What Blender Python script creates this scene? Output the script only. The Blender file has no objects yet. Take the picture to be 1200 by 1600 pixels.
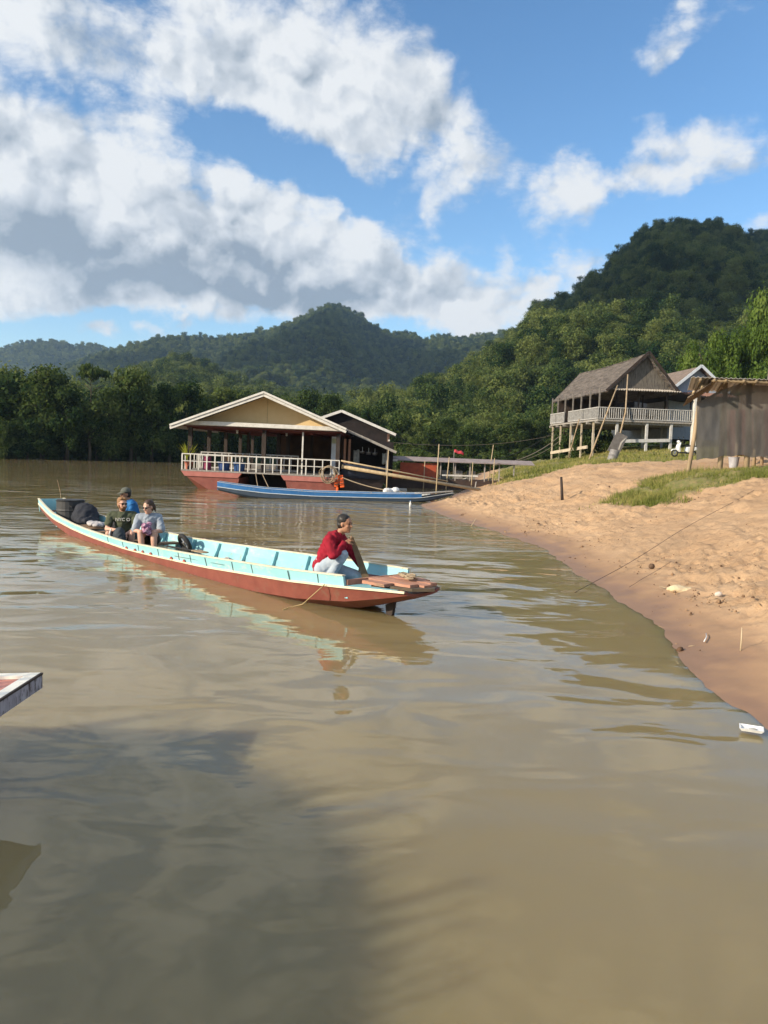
import bpy, bmesh, math, random
import numpy as np
from mathutils import Vector, Matrix, noise as mnoise
R = math.radians
sc = bpy.context.scene
col = sc.collection

# ------------------------------------------------------------------ camera
EYE = 2.05
PITCH, ROLL, FPX = R(4.4), R(1.8), 1200.0
cam_d = bpy.data.cameras.new("camera")
cam = bpy.data.objects.new("camera", cam_d)
col.objects.link(cam)
sc.camera = cam
cam_d.sensor_fit = 'VERTICAL'
cam_d.sensor_height = 36.0
cam_d.lens = 36.0 * FPX / 1600.0
cam_d.clip_start = 0.05
cam_d.clip_end = 20000.0
_F = Vector((0, math.cos(PITCH), -math.sin(PITCH)))
_R0 = Vector((1, 0, 0))
_U0 = _R0.cross(_F)
_Rv = _R0 * math.cos(ROLL) + _U0 * math.sin(ROLL)
_Uv = _U0 * math.cos(ROLL) - _R0 * math.sin(ROLL)
cam.matrix_world = Matrix(((_Rv.x, _Uv.x, -_F.x, 0), (_Rv.y, _Uv.y, -_F.y, 0), (_Rv.z, _Uv.z, -_F.z, EYE), (0, 0, 0, 1)))

# ------------------------------------------------------------------ sun and sky
SUN_EL = R(22.5)
SUN_H = Vector((-0.87, -0.49)).normalized()
SUN_DIR = Vector((SUN_H.x * math.cos(SUN_EL), SUN_H.y * math.cos(SUN_EL), math.sin(SUN_EL)))
sun_d = bpy.data.lights.new("sun", 'SUN')
sun_d.energy = 5.0
sun_d.angle = R(0.55)
sun_d.color = (1.0, 0.86, 0.66)
sun = bpy.data.objects.new("sun", sun_d)
col.objects.link(sun)
sun.rotation_euler = SUN_DIR.to_track_quat('Z', 'Y').to_euler()
sun.location = (0, 0, 60)

sc.view_settings.view_transform = 'Standard'
sc.view_settings.look = 'None'
sc.view_settings.exposure = 0.5
sc.view_settings.gamma = 1.0
sc.view_settings.use_curve_mapping = False
sc.cycles.max_bounces = 8
sc.cycles.volume_bounces = 1
sc.cycles.transparent_max_bounces = 8
sc.cycles.use_denoising = True
sc.cycles.use_adaptive_sampling = True
sc.cycles.adaptive_threshold = 0.02


def ray(px, py):
    d = _F + _Rv * ((px - 600) / FPX) + _Uv * ((800 - py) / FPX)
    return d


def at(px, py, Y):
    d = ray(px, py)
    p = d * (Y / d.y)
    return Vector((p.x, p.y, p.z + EYE))


def atz(px, py, z=0.0):
    d = ray(px, py)
    p = d * ((z - EYE) / d.z)
    return Vector((p.x, p.y, z))


SKY_STRENGTH = 0.095


def build_world():
    w = bpy.data.worlds.new("World")
    sc.world = w
    w.use_nodes = True
    nt = w.node_tree
    N, L = nt.nodes, nt.links
    for n in list(N):
        N.remove(n)

    def node(t, **kw):
        n = N.new(t)
        for k, v in kw.items():
            setattr(n, k, v)
        return n

    def math_(op, a, b=None, clamp=False):
        n = node('ShaderNodeMath', operation=op, use_clamp=clamp)
        for i, v in enumerate((a, b)):
            if v is None:
                continue
            if isinstance(v, (int, float)):
                n.inputs[i].default_value = v
            else:
                L.new(v, n.inputs[i])
        return n.outputs[0]

    def maprange(v, a, b, c, d, kind='SMOOTHSTEP'):
        n = node('ShaderNodeMapRange', interpolation_type=kind)
        L.new(v, n.inputs[0])
        for i, q in enumerate((a, b, c, d)):
            n.inputs[1 + i].default_value = q
        return n.outputs[0]

    def mix(fac, a, b):
        n = node('ShaderNodeMix', data_type='RGBA')
        if isinstance(fac, (int, float)):
            n.inputs[0].default_value = fac
        else:
            L.new(fac, n.inputs[0])
        for i, v in ((6, a), (7, b)):
            if isinstance(v, tuple):
                n.inputs[i].default_value = (*v, 1)
            else:
                L.new(v, n.inputs[i])
        return n.outputs[2]

    tc = node('ShaderNodeTexCoord')
    sep = node('ShaderNodeSeparateXYZ')
    L.new(tc.outputs['Generated'], sep.inputs[0])
    az = math_('ARCTAN2', sep.outputs[0], sep.outputs[1])
    el = math_('ARCSINE', sep.outputs[2])
    cmb = node('ShaderNodeCombineXYZ')
    L.new(az, cmb.inputs[0])
    L.new(el, cmb.inputs[1])
    # warp the lookup so blob outlines turn into billows
    nw = node('ShaderNodeTexNoise')
    nw.inputs['Scale'].default_value = 9.0
    nw.inputs['Detail'].default_value = 6.0
    nw.inputs['Roughness'].default_value = 0.58
    L.new(tc.outputs['Generated'], nw.inputs['Vector'])
    sub = node('ShaderNodeVectorMath', operation='SUBTRACT')
    L.new(nw.outputs['Color'], sub.inputs[0])
    sub.inputs[1].default_value = (0.5, 0.5, 0.5)
    scl = node('ShaderNodeVectorMath', operation='SCALE')
    L.new(sub.outputs[0], scl.inputs[0])
    scl.inputs['Scale'].default_value = 0.10
    add = node('ShaderNodeVectorMath', operation='ADD')
    L.new(cmb.outputs[0], add.inputs[0])
    L.new(scl.outputs[0], add.inputs[1])
    P = add.outputs[0]

    def blob(px, py, rx, ry, ang, wgt):
        d = ray(px, py).normalized()
        c = (math.atan2(d.x, d.y), math.asin(d.z))
        m = node('ShaderNodeMapping', vector_type='TEXTURE')
        m.inputs['Location'].default_value = (c[0], c[1], 0)
        m.inputs['Rotation'].default_value = (0, 0, R(ang))
        m.inputs['Scale'].default_value = (rx / FPX, ry / FPX, 1)
        L.new(P, m.inputs['Vector'])
        ln = node('ShaderNodeVectorMath', operation='LENGTH')
        sp = node('ShaderNodeVectorMath', operation='MULTIPLY')
        L.new(m.outputs[0], sp.inputs[0])
        sp.inputs[1].default_value = (1, 1, 0)
        L.new(sp.outputs[0], ln.inputs[0])
        return maprange(ln.outputs['Value'], 0.0, 1.0, wgt, 0.0)

    def total(blobs):
        t = None
        for b in blobs:
            v = blob(*b)
            t = v if t is None else math_('ADD', t, v)
        return t

    # px, py, radius x, radius y, angle, weight
    cover = total([
        (120, 20, 420, 150, -12, 1.1), (430, 90, 300, 150, -20, 1.0), (640, 150, 190, 150, -50, .75),
        (80, 280, 330, 170, -25, 1.2), (300, 370, 330, 150, -22, 1.2), (80, 420, 400, 150, 0, 1.1),
        (560, 430, 300, 120, -12, 1.1), (700, 470, 200, 80, 0, .8), (480, 480, 320, 60, 0, .6),
        (740, 240, 150, 80, -15, .62), (890, 285, 190, 66, -5, .55), (1100, 250, 240, 66, 4, .40),
        (860, 330, 90, 60, 0, .4), (690, 315, 70, 35, 0, .55), (1045, 80, 75, 42, 25, .85), (925, 403, 90, 34, 8, .7),
        (845, 440, 90, 34, -5, .6), (1190, 345, 90, 34, 8, .8), (128, 518, 42, 24, 0, .9), (165, 526, 40, 20, 0, .8),
        (226, 526, 32, 14, 0, .65), (560, 220, 130, 60, -20, .5), (760, 440, 120, 60, -15, .5),
        (470, 240, 130, 60, -25, -.5), (90, 130, 120, 34, 0, -.45), (400, 305, 150, 46, -24, .45), (530, 365, 110, 46, -24, .35), (1000, 268, 130, 50, 0, .45), (690, 120, 120, 110, -50, .35), (1180, 275, 100, 40, 0, .3), (1100, 150, 120, 60, 0, -.35), (290, 180, 100, 30, -38, -.35), (400, 235, 110, 42, -32, -.75), (530, 300, 130, 34, -28, -.6), (640, 20, 60, 60, 0, -.3),
        (120, 510, 240, 34, 2, -.9), (880, 90, 210, 170, 0, -.6), (1000, 400, 60, 60, 0, -.1),
    ])
    gray = total([
        (100, 410, 430, 110, -4, .85), (330, 435, 380, 80, -8, .85), (480, 460, 220, 60, 0, .6), (330, 345, 120, 60, -25, .5),
        (640, 440, 130, 60, -10, .35), (200, 60, 380, 80, 0, .35), (520, 60, 120, 120, 0, .25), (690, 190, 120, 100, 0, .45), (690, 480, 140, 40, 0, .45),
    ])
    # general broken cloud outside the photograph's field
    n2 = node('ShaderNodeTexNoise')
    n2.inputs['Scale'].default_value = 6.5
    n2.inputs['Detail'].default_value = 9.0
    n2.inputs['Roughness'].default_value = 0.66
    n2.inputs['Distortion'].default_value = 0.25
    mp = node('ShaderNodeMapping')
    mp.inputs['Scale'].default_value = (1, 1, 2.0)
    L.new(tc.outputs['Generated'], mp.inputs['Vector'])
    L.new(mp.outputs[0], n2.inputs['Vector'])
    fine = math_('MULTIPLY', math_('SUBTRACT', n2.outputs['Fac'], 0.5), 2.7)
    outside = maprange(sep.outputs[1], 0.72, 0.35, 0.0, 0.42)
    high = maprange(sep.outputs[2], 0.45, 0.62, 0.0, 0.62)
    dens = math_('ADD', math_('ADD', cover, math_('MAXIMUM', outside, high)), fine)
    # cauliflower billows
    vo = node('ShaderNodeTexVoronoi', feature='F1')
    vo.inputs['Scale'].default_value = 13.0
    vo.inputs['Detail'].default_value = 2.0
    vo.inputs['Roughness'].default_value = 0.55
    vadd = node('ShaderNodeVectorMath', operation='ADD')
    vs2 = node('ShaderNodeVectorMath', operation='SCALE')
    L.new(sub.outputs[0], vs2.inputs[0])
    vs2.inputs['Scale'].default_value = 0.10
    L.new(tc.outputs['Generated'], vadd.inputs[0])
    L.new(vs2.outputs[0], vadd.inputs[1])
    L.new(vadd.outputs[0], vo.inputs['Vector'])
    puff = math_('MULTIPLY', math_('SUBTRACT', 0.94, vo.outputs['Distance']), 0.85)
    dens = math_('ADD', dens, puff)
    # the same billows a little way towards the sun: the difference is their lit side
    off = node('ShaderNodeVectorMath', operation='ADD')
    L.new(vadd.outputs[0], off.inputs[0])
    off.inputs[1].default_value = (-0.016, 0.0, 0.018)
    vo2 = node('ShaderNodeTexVoronoi', feature='F1')
    for k_ in ('Scale', 'Detail', 'Roughness'):
        vo2.inputs[k_].default_value = vo.inputs[k_].default_value
    L.new(off.outputs[0], vo2.inputs['Vector'])
    relief = math_('SUBTRACT', vo.outputs['Distance'], vo2.outputs['Distance'])
    cov = maprange(dens, 0.06, 0.98, 0.0, 1.0)
    thick = maprange(dens, 0.55, 1.75, 0.0, 1.0)
    n3 = node('ShaderNodeTexNoise')
    n3.inputs['Scale'].default_value = 9.0
    n3.inputs['Detail'].default_value = 7.0
    n3.inputs['Roughness'].default_value = 0.55
    L.new(mp.outputs[0], n3.inputs['Vector'])
    g2 = math_('ADD', gray, math_('MULTIPLY', math_('SUBTRACT', n3.outputs['Fac'], 0.5), 1.5))
    g3 = maprange(g2, -0.10, 1.35, 0.0, 1.0)
    g4 = math_('ADD', math_('ADD', math_('MULTIPLY', g3, 0.85), math_('MULTIPLY', thick, 0.18)), math_('MULTIPLY', relief, 1.1), True)
    cr = node('ShaderNodeValToRGB')
    e = cr.color_ramp.elements
    e[0].position, e[0].color = 0.0, (6.5, 6.7, 6.9, 1)
    e[1].position, e[1].color = 1.0, (2.4, 2.95, 3.65, 1)
    k = e.new(0.35)
    k.color = (4.9, 5.3, 5.8, 1)
    L.new(g4, cr.inputs[0])

    sky = node('ShaderNodeTexSky', sky_type='NISHITA', sun_disc=False)
    sky.sun_elevation = SUN_EL
    sky.sun_rotation = math.atan2(SUN_DIR.x, SUN_DIR.y)
    sky.altitude = 300
    sky.air_density = 1.0
    sky.dust_density = 0.4
    sky.ozone_density = 2.0
    hs = node('ShaderNodeHueSaturation')
    hs.inputs['Saturation'].default_value = 1.18
    hs.inputs['Value'].default_value = 1.5
    L.new(sky.outputs[0], hs.inputs['Color'])
    c = mix(cov, hs.outputs[0], cr.outputs[0])
    bg = node('ShaderNodeBackground')
    bg.inputs['Strength'].default_value = SKY_STRENGTH
    L.new(c, bg.inputs['Color'])
    out = node('ShaderNodeOutputWorld')
    L.new(bg.outputs[0], out.inputs['Surface'])
    w.cycles.sampling_method = 'MANUAL'
    w.cycles.sample_map_resolution = 512


build_world()

# ------------------------------------------------------------------ numpy noise


def _hash(ix, iy, seed):
    h = (ix.astype(np.int64) * 374761393 + iy.astype(np.int64) * 668265263 + seed * 974634777) & 0x7fffffff
    h = ((h ^ (h >> 13)) * 1274126177) & 0x7fffffff
    h = h ^ (h >> 16)
    return (h & 0xffff) / 65535.0


def vnoise(x, y, seed=0):
    x = np.asarray(x, float)
    y = np.asarray(y, float)
    ix, iy = np.floor(x), np.floor(y)
    fx, fy = x - ix, y - iy
    fx = fx * fx * fx * (fx * (fx * 6 - 15) + 10)
    fy = fy * fy * fy * (fy * (fy * 6 - 15) + 10)
    a, b = _hash(ix, iy, seed), _hash(ix + 1, iy, seed)
    c, d = _hash(ix, iy + 1, seed), _hash(ix + 1, iy + 1, seed)
    return (a + (b - a) * fx) * (1 - fy) + (c + (d - c) * fx) * fy - 0.5


def fbm(x, y, seed=0, oct=4, gain=0.5):
    t, a = 0, 1.0
    for o in range(oct):
        t = t + a * vnoise(x, y, seed + o * 17)
        x, y, a = np.asarray(x) * 2.03 + 5.1, np.asarray(y) * 2.03 - 3.7, a * gain
    return t


# ------------------------------------------------------------------ object helpers


def tag(o, label=None, cat=None, group=None, kind=None):
    if label:
        o['label'] = label
    if cat:
        o['category'] = cat
    if group:
        o['group'] = group
    if kind:
        o['kind'] = kind
    return o


def empty(name, loc=(0, 0, 0), rz=0.0, label=None, cat=None, group=None):
    o = bpy.data.objects.new(name, None)
    col.objects.link(o)
    o.empty_display_size = 0.2
    o.location = loc
    o.rotation_euler = (0, 0, rz)
    return tag(o, label, cat, group)


def link_mesh(name, me, parent=None):
    o = bpy.data.objects.new(name, me)
    col.objects.link(o)
    if parent is not None:
        o.parent = parent
    return o


KIDS = {}


def copy_tree(o, parent=None):
    c = o.copy()
    col.objects.link(c)
    if parent is not None:
        c.parent = parent
    for ch in [x for x in bpy.data.objects if x.parent == o]:
        copy_tree(ch, c)
    return c


class MB:
    """collects primitive shapes; build() links them as one mesh object"""

    def __init__(self):
        self.v, self.f = [], []

    def add(self, vs, fs):
        n = len(self.v)
        self.v += [tuple(p) for p in vs]
        self.f += [tuple(i + n for i in f) for f in fs]
        return self

    def box(self, c, s, rot=None):
        cx, cy, cz = c
        hx, hy, hz = s[0] / 2, s[1] / 2, s[2] / 2
        vs = [Vector((x, y, z)) for x in (-hx, hx) for y in (-hy, hy) for z in (-hz, hz)]
        if rot is not None:
            vs = [rot @ p for p in vs]
        vs = [(p.x + cx, p.y + cy, p.z + cz) for p in vs]
        return self.add(vs, [(0, 1, 3, 2), (4, 6, 7, 5), (0, 4, 5, 1), (2, 3, 7, 6), (0, 2, 6, 4), (1, 5, 7, 3)])

    def bar(self, p0, p1, w, h=None, up=(0, 0, 1)):
        """rectangular bar from p0 to p1; w across, h along up"""
        h = w if h is None else h
        p0, p1 = Vector(p0), Vector(p1)
        d = (p1 - p0).normalized()
        u = Vector(up)
        s = d.cross(u)
        if s.length < 1e-4:
            s = d.cross(Vector((1, 0, 0)))
        s.normalize()
        u = s.cross(d).normalized()
        vs = []
        for p in (p0, p1):
            for a, b in ((-1, -1), (1, -1), (1, 1), (-1, 1)):
                vs.append(p + s * (a * w / 2) + u * (b * h / 2))
        return self.add(vs, [(3, 2, 1, 0), (4, 5, 6, 7), (0, 1, 5, 4), (1, 2, 6, 5), (2, 3, 7, 6), (3, 0, 4, 7)])

    def tube(self, pts, r, n=8, cap=True):
        pts = [Vector(p) for p in pts]
        m = len(pts)
        rs = r if isinstance(r, (list, tuple)) else [r] * m
        vs, fs = [], []
        ref = None
        for i in range(m):
            d = (pts[min(i + 1, m - 1)] - pts[max(i - 1, 0)])
            d = d.normalized() if d.length > 1e-9 else Vector((0, 0, 1))
            if ref is None or abs(ref.dot(d)) > 0.98:
                ref = Vector((0, 0, 1)) if abs(d.z) < 0.9 else Vector((1, 0, 0))
            s = d.cross(ref).normalized()
            u = s.cross(d).normalized()
            for k in range(n):
                a = 2 * math.pi * k / n
                vs.append(pts[i] + (s * math.cos(a) + u * math.sin(a)) * rs[i])
        for i in range(m - 1):
            for k in range(n):
                a, b = i * n + k, i * n + (k + 1) % n
                fs.append((a, b, b + n, a + n))
        if cap:
            fs.append(tuple(reversed(range(n))))
            fs.append(tuple(range((m - 1) * n, m * n)))
        return self.add(vs, fs)

    def prism(self, poly, d):
        """poly: list of 3-D points in a plane; extruded by vector d"""
        n = len(poly)
        poly = [Vector(p) for p in poly]
        d = Vector(d)
        vs = poly + [p + d for p in poly]
        fs = [tuple(reversed(range(n))), tuple(range(n, 2 * n))]
        for i in range(n):
            j = (i + 1) % n
            fs.append((i, j, j + n, i + n))
        return self.add(vs, fs)

    def ellipsoid(self, c, r, rot=None, nu=14, nv=8, v0=-90, v1=90):
        vs, fs = [], []
        c = Vector(c)
        for j in range(nv + 1):
            t = R(v0 + (v1 - v0) * j / nv)
            for i in range(nu):
                a = 2 * math.pi * i / nu
                p = Vector((r[0] * math.cos(t) * math.cos(a), r[1] * math.cos(t) * math.sin(a), r[2] * math.sin(t)))
                if rot is not None:
                    p = rot @ p
                vs.append(c + p)
        for j in range(nv):
            for i in range(nu):
                k = (i + 1) % nu
                fs.append((j * nu + i, j * nu + k, (j + 1) * nu + k, (j + 1) * nu + i))
        fs.append(tuple(reversed(range(nu))))
        fs.append(tuple(range(nv * nu, (nv + 1) * nu)))
        return self.add(vs, fs)

    def capsule(self, p0, r0, p1, r1, n=12):
        p0, p1 = Vector(p0), Vector(p1)
        d = p1 - p0
        L_ = max(d.length, 1e-6)
        d /= L_
        pts, rs = [], []
        for a in (-85, -60, -30):
            pts.append(p0 + d * (r0 * math.sin(R(a))))
            rs.append(r0 * math.cos(R(a)))
        for t in (0, .25, .5, .75, 1):
            pts.append(p0.lerp(p1, t))
            rs.append(r0 + (r1 - r0) * t)
        for a in (30, 60, 85):
            pts.append(p1 + d * (r1 * math.sin(R(a))))
            rs.append(r1 * math.cos(R(a)))
        return self.tube(pts, rs, n)

    def lathe(self, prof, c=(0, 0, 0), n=16):
        return self.tube([(c[0], c[1], c[2] + z) for r, z in prof], [max(r, 1e-4) for r, z in prof], n)

    def build(self, name, m, parent=None, smooth=False, bevel=0.0):
        me = bpy.data.meshes.new(name)
        me.from_pydata([tuple(p) for p in self.v], [], self.f)
        me.update()
        bm = bmesh.new()
        bm.from_mesh(me)
        bmesh.ops.recalc_face_normals(bm, faces=bm.faces)
        bm.to_mesh(me)
        bm.free()
        if m is not None:
            me.materials.append(m)
        if smooth:
            me.polygons.foreach_set('use_smooth', [True] * len(me.polygons))
        o = link_mesh(name, me, parent)
        if bevel:
            b = o.modifiers.new('bevel', 'BEVEL')
            b.width = bevel
            b.segments = 2
            b.limit_method = 'ANGLE'
        return o


def np_mesh(name, verts, faces, m=None, attrs=None, smooth=False):
    """verts (n,3) array, faces (k,3|4) array; attrs: name -> per-vertex floats"""
    verts = np.asarray(verts, np.float32)
    faces = np.asarray(faces, np.int32)
    me = bpy.data.meshes.new(name)
    k = faces.shape[1]
    me.vertices.add(len(verts))
    me.vertices.foreach_set('co', verts.ravel())
    me.loops.add(faces.size)
    me.loops.foreach_set('vertex_index', faces.ravel())
    me.polygons.add(len(faces))
    me.polygons.foreach_set('loop_start', np.arange(0, faces.size, k, dtype=np.int32))
    me.update(calc_edges=True)
    me.validate()
    for an, av in (attrs or {}).items():
        a = me.attributes.new(an, 'FLOAT', 'POINT')
        a.data.foreach_set('value', np.asarray(av, np.float32))
    if m is not None:
        me.materials.append(m)
    if smooth:
        me.polygons.foreach_set('use_smooth', [True] * len(me.polygons))
    return me


def grid_faces(nx, ny):
    i = np.arange(nx - 1)[None, :] + np.arange(ny - 1)[:, None] * nx
    i = i.ravel()
    return np.stack([i, i + 1, i + nx + 1, i + nx], 1)


# ------------------------------------------------------------------ materials


def mat(name, c1, c2=None, scale=8.0, rough=0.7, spec=0.3, metal=0.0, bump=0.0, bscale=None, stretch=(1, 1, 1), detail=5.0, c3=None, c3amt=0.5, c3scale=None, pos=(0.35, 0.65)):
    m = bpy.data.materials.new(name)
    m.use_nodes = True
    nt = m.node_tree
    N, L = nt.nodes, nt.links
    p = N['Principled BSDF']
    p.inputs['Roughness'].default_value = rough
    p.inputs['Specular IOR Level'].default_value = spec
    p.inputs['Metallic'].default_value = metal
    if c2 is None:
        c2 = tuple(min(1, c * 0.72) for c in c1)
    tc = N.new('ShaderNodeTexCoord')
    mp = N.new('ShaderNodeMapping')
    mp.inputs['Scale'].default_value = stretch
    L.new(tc.outputs['Object'], mp.inputs[0])
    nz = N.new('ShaderNodeTexNoise')
    nz.inputs['Scale'].default_value = scale
    nz.inputs['Detail'].default_value = detail
    nz.inputs['Roughness'].default_value = 0.6
    L.new(mp.outputs[0], nz.inputs['Vector'])
    cr = N.new('ShaderNodeValToRGB')
    cr.color_ramp.elements[0].position = pos[0]
    cr.color_ramp.elements[1].position = pos[1]
    cr.color_ramp.elements[0].color = (*c1, 1)
    cr.color_ramp.elements[1].color = (*c2, 1)
    L.new(nz.outputs['Fac'], cr.inputs[0])
    outc = cr.outputs[0]
    if c3 is not None:  # blotches of wear
        n3 = N.new('ShaderNodeTexNoise')
        n3.inputs['Scale'].default_value = c3scale or scale * 0.5
        n3.inputs['Detail'].default_value = 8
        n3.inputs['Roughness'].default_value = 0.7
        L.new(mp.outputs[0], n3.inputs['Vector'])
        mr = N.new('ShaderNodeMapRange')
        mr.inputs[1].default_value = 0.5 + 0.12 * (1 - c3amt)
        mr.inputs[2].default_value = 0.62 + 0.12 * (1 - c3amt)
        L.new(n3.outputs['Fac'], mr.inputs[0])
        mx = N.new('ShaderNodeMix')
        mx.data_type = 'RGBA'
        L.new(mr.outputs[0], mx.inputs[0])
        L.new(outc, mx.inputs[6])
        mx.inputs[7].default_value = (*c3, 1)
        outc = mx.outputs[2]
    L.new(outc, p.inputs['Base Color'])
    if bump:
        b = N.new('ShaderNodeBump')
        b.inputs['Strength'].default_value = 1.0
        b.inputs['Distance'].default_value = bump
        if bscale:
            n2 = N.new('ShaderNodeTexNoise')
            n2.inputs['Scale'].default_value = bscale
            n2.inputs['Detail'].default_value = 6
            L.new(mp.outputs[0], n2.inputs['Vector'])
            L.new(n2.outputs['Fac'], b.inputs['Height'])
        else:
            L.new(nz.outputs['Fac'], b.inputs['Height'])
        L.new(b.outputs[0], p.inputs['Normal'])
    return m


def foliage_mat(name, dark, light, trans=0.35, hue_var=0.5):
    m = bpy.data.materials.new(name)
    m.use_nodes = True
    nt = m.node_tree
    N, L = nt.nodes, nt.links
    for n in list(N):
        N.remove(n)
    at_ = N.new('ShaderNodeAttribute')
    at_.attribute_name = 'tint'
    oi = N.new('ShaderNodeObjectInfo')
    ma = N.new('ShaderNodeMath')
    ma.operation = 'MULTIPLY_ADD'
    L.new(oi.outputs['Random'], ma.inputs[0])
    ma.inputs[1].default_value = hue_var
    L.new(at_.outputs['Fac'], ma.inputs[2])
    ms = N.new('ShaderNodeMath')
    ms.operation = 'SUBTRACT'
    ms.use_clamp = True
    L.new(ma.outputs[0], ms.inputs[0])
    ms.inputs[1].default_value = hue_var * 0.5
    cr = N.new('ShaderNodeValToRGB')
    cr.color_ramp.elements[0].color = (*dark, 1)
    cr.color_ramp.elements[1].color = (*light, 1)
    e = cr.color_ramp.elements.new(0.5)
    e.color = tuple(0.5 * (a + b) * (0.9 if i != 1 else 1.0) for i, (a, b) in enumerate(zip(dark, light))) + (1,)
    L.new(ms.outputs[0], cr.inputs[0])
    d = N.new('ShaderNodeBsdfDiffuse')
    t = N.new('ShaderNodeBsdfTranslucent')
    L.new(cr.outputs[0], d.inputs[0])
    hs = N.new('ShaderNodeHueSaturation')
    hs.inputs['Value'].default_value = 1.25
    hs.inputs['Hue'].default_value = 0.485
    L.new(cr.outputs[0], hs.inputs['Color'])
    L.new(hs.outputs[0], t.inputs[0])
    mx = N.new('ShaderNodeMixShader')
    mx.inputs[0].default_value = trans
    L.new(d.outputs[0], mx.inputs[1])
    L.new(t.outputs[0], mx.inputs[2])
    o = N.new('ShaderNodeOutputMaterial')
    L.new(mx.outputs[0], o.inputs[0])
    return m


M = {}
M['leaf_bank'] = foliage_mat('bank_foliage', (0.018, 0.038, 0.015), (0.120, 0.150, 0.048))
M['leaf_hill'] = foliage_mat('hill_foliage', (0.018, 0.042, 0.018), (0.165, 0.195, 0.060), hue_var=0.9)
M['leaf_bright'] = foliage_mat('bright_foliage', (0.060, 0.100, 0.020), (0.160, 0.215, 0.050))
M['bark'] = mat('bark', (0.09, 0.075, 0.055), (0.045, 0.035, 0.027), 6, 0.9, 0.1, stretch=(1, 1, .25), bump=.02)
M['hill'] = mat('hill_soil', (0.018, 0.030, 0.012), (0.03, 0.045, 0.018), 0.03, 0.95, 0.05)
M['white_paint'] = mat('white_paint', (0.64, 0.62, 0.58), (0.52, 0.50, 0.46), 4, 0.55, 0.3, c3=(.38, .35, .3), c3amt=.35, c3scale=9)
M['cream_paint'] = mat('cream_paint', (0.70, 0.64, 0.47), (0.60, 0.53, 0.38), 5, 0.6, 0.3, c3=(.42, .32, .2), c3amt=.3, c3scale=11)
M['gable'] = mat('gable_board', (0.70, 0.52, 0.28), (0.66, 0.48, 0.25), 2.5, 0.75, 0.2)
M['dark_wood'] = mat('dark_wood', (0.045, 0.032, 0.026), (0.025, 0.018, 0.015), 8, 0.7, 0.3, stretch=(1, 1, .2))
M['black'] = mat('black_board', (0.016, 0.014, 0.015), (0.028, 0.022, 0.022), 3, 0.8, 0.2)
M['maroon'] = mat('maroon_ceiling', (0.13, 0.035, 0.028), (0.09, 0.025, 0.02), 4, 0.7, 0.2, stretch=(.3, 3, 1))
M['red_hull'] = mat('red_hull_paint', (0.24, 0.075, 0.055), (0.18, 0.052, 0.04), 3, 0.55, 0.35, c3=(.20, .10, .07), c3amt=.45, c3scale=5, bump=.004)
M['pink_hull'] = mat('pink_hull_paint', (0.40, 0.15, 0.125), (0.34, 0.12, 0.10), 3, 0.6, 0.3, c3=(.33, .15, .11), c3amt=.3, c3scale=6)
M['roof_sheet'] = mat('roof_sheet', (0.30, 0.28, 0.26), (0.22, 0.20, 0.19), 1.5, 0.6, 0.3)
M['cyan'] = mat('cyan_paint', (0.30, 0.57, 0.62), (0.23, 0.48, 0.53), 2.2, 0.55, 0.35, c3=(.42, .54, .52), c3amt=.55, c3scale=6, bump=.003, stretch=(.4, 1, 1))
M['cyan_in'] = mat('cyan_inside_paint', (0.28, 0.54, 0.60), (0.20, 0.43, 0.48), 2.2, 0.6, 0.25, c3=(.30, .34, .30), c3amt=.6, c3scale=5)
M['blue'] = mat('blue_paint', (0.035, 0.17, 0.42), (0.03, 0.13, 0.34), 3, 0.5, 0.4, c3=(.10, .22, .38), c3amt=.4, c3scale=5)
M['navy'] = mat('navy_paint', (0.035, 0.055, 0.085), (0.05, 0.07, 0.10), 4, 0.65, 0.3)
M['rope'] = mat('rope', (0.36, 0.29, 0.20), (0.26, 0.2, 0.14), 40, 0.9, 0.1)
M['bamboo'] = mat('bamboo', (0.46, 0.36, 0.22), (0.33, 0.25, 0.15), 6, 0.6, 0.3, stretch=(1, 1, .3))
M['weathered'] = mat('weathered_wood', (0.33, 0.31, 0.28), (0.22, 0.20, 0.18), 8, 0.85, 0.15, stretch=(1, 1, .2))
M['pole_wood'] = mat('pole_wood', (0.40, 0.30, 0.19), (0.27, 0.20, 0.13), 7, 0.8, 0.2, stretch=(1, 1, .25), bump=.006)
M['plank_pink'] = mat('worn_pink_planks', (0.48, 0.25, 0.17), (0.36, 0.18, 0.12), 6, 0.75, 0.2, c3=(.22, .15, .10), c3amt=.6, c3scale=7, stretch=(.25, 2, 1), bump=.006)
M['wood'] = mat('brown_wood', (0.24, 0.15, 0.085), (0.16, 0.10, 0.055), 7, 0.75, 0.2, stretch=(.3, 2, 1))
M['skin_warm'] = mat('tan_skin', (0.36, 0.19, 0.115), (0.31, 0.155, 0.09), 9, 0.55, 0.35)
M['skin_pale'] = mat('pale_skin', (0.56, 0.33, 0.24), (0.50, 0.28, 0.20), 9, 0.55, 0.35)
M['black_hair'] = mat('black_hair', (0.012, 0.010, 0.009), (0.022, 0.018, 0.015), 40, 0.5, 0.4)
M['brown_hair'] = mat('brown_hair', (0.06, 0.033, 0.02), (0.035, 0.02, 0.012), 40, 0.55, 0.4)
M['ginger_hair'] = mat('ginger_hair', (0.30, 0.17, 0.075), (0.20, 0.105, 0.05), 40, 0.6, 0.3)
M['lens'] = mat('dark_lens', (0.01, 0.01, 0.011), (0.012, 0.012, 0.012), 5, 0.15, 0.5)
M['rubber'] = mat('black_rubber', (0.02, 0.02, 0.021), (0.03, 0.03, 0.03), 14, 0.8, 0.3)
M['metal'] = mat('grey_metal', (0.45, 0.45, 0.46), (0.36, 0.36, 0.37), 6, 0.35, 0.5, metal=.8)


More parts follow.
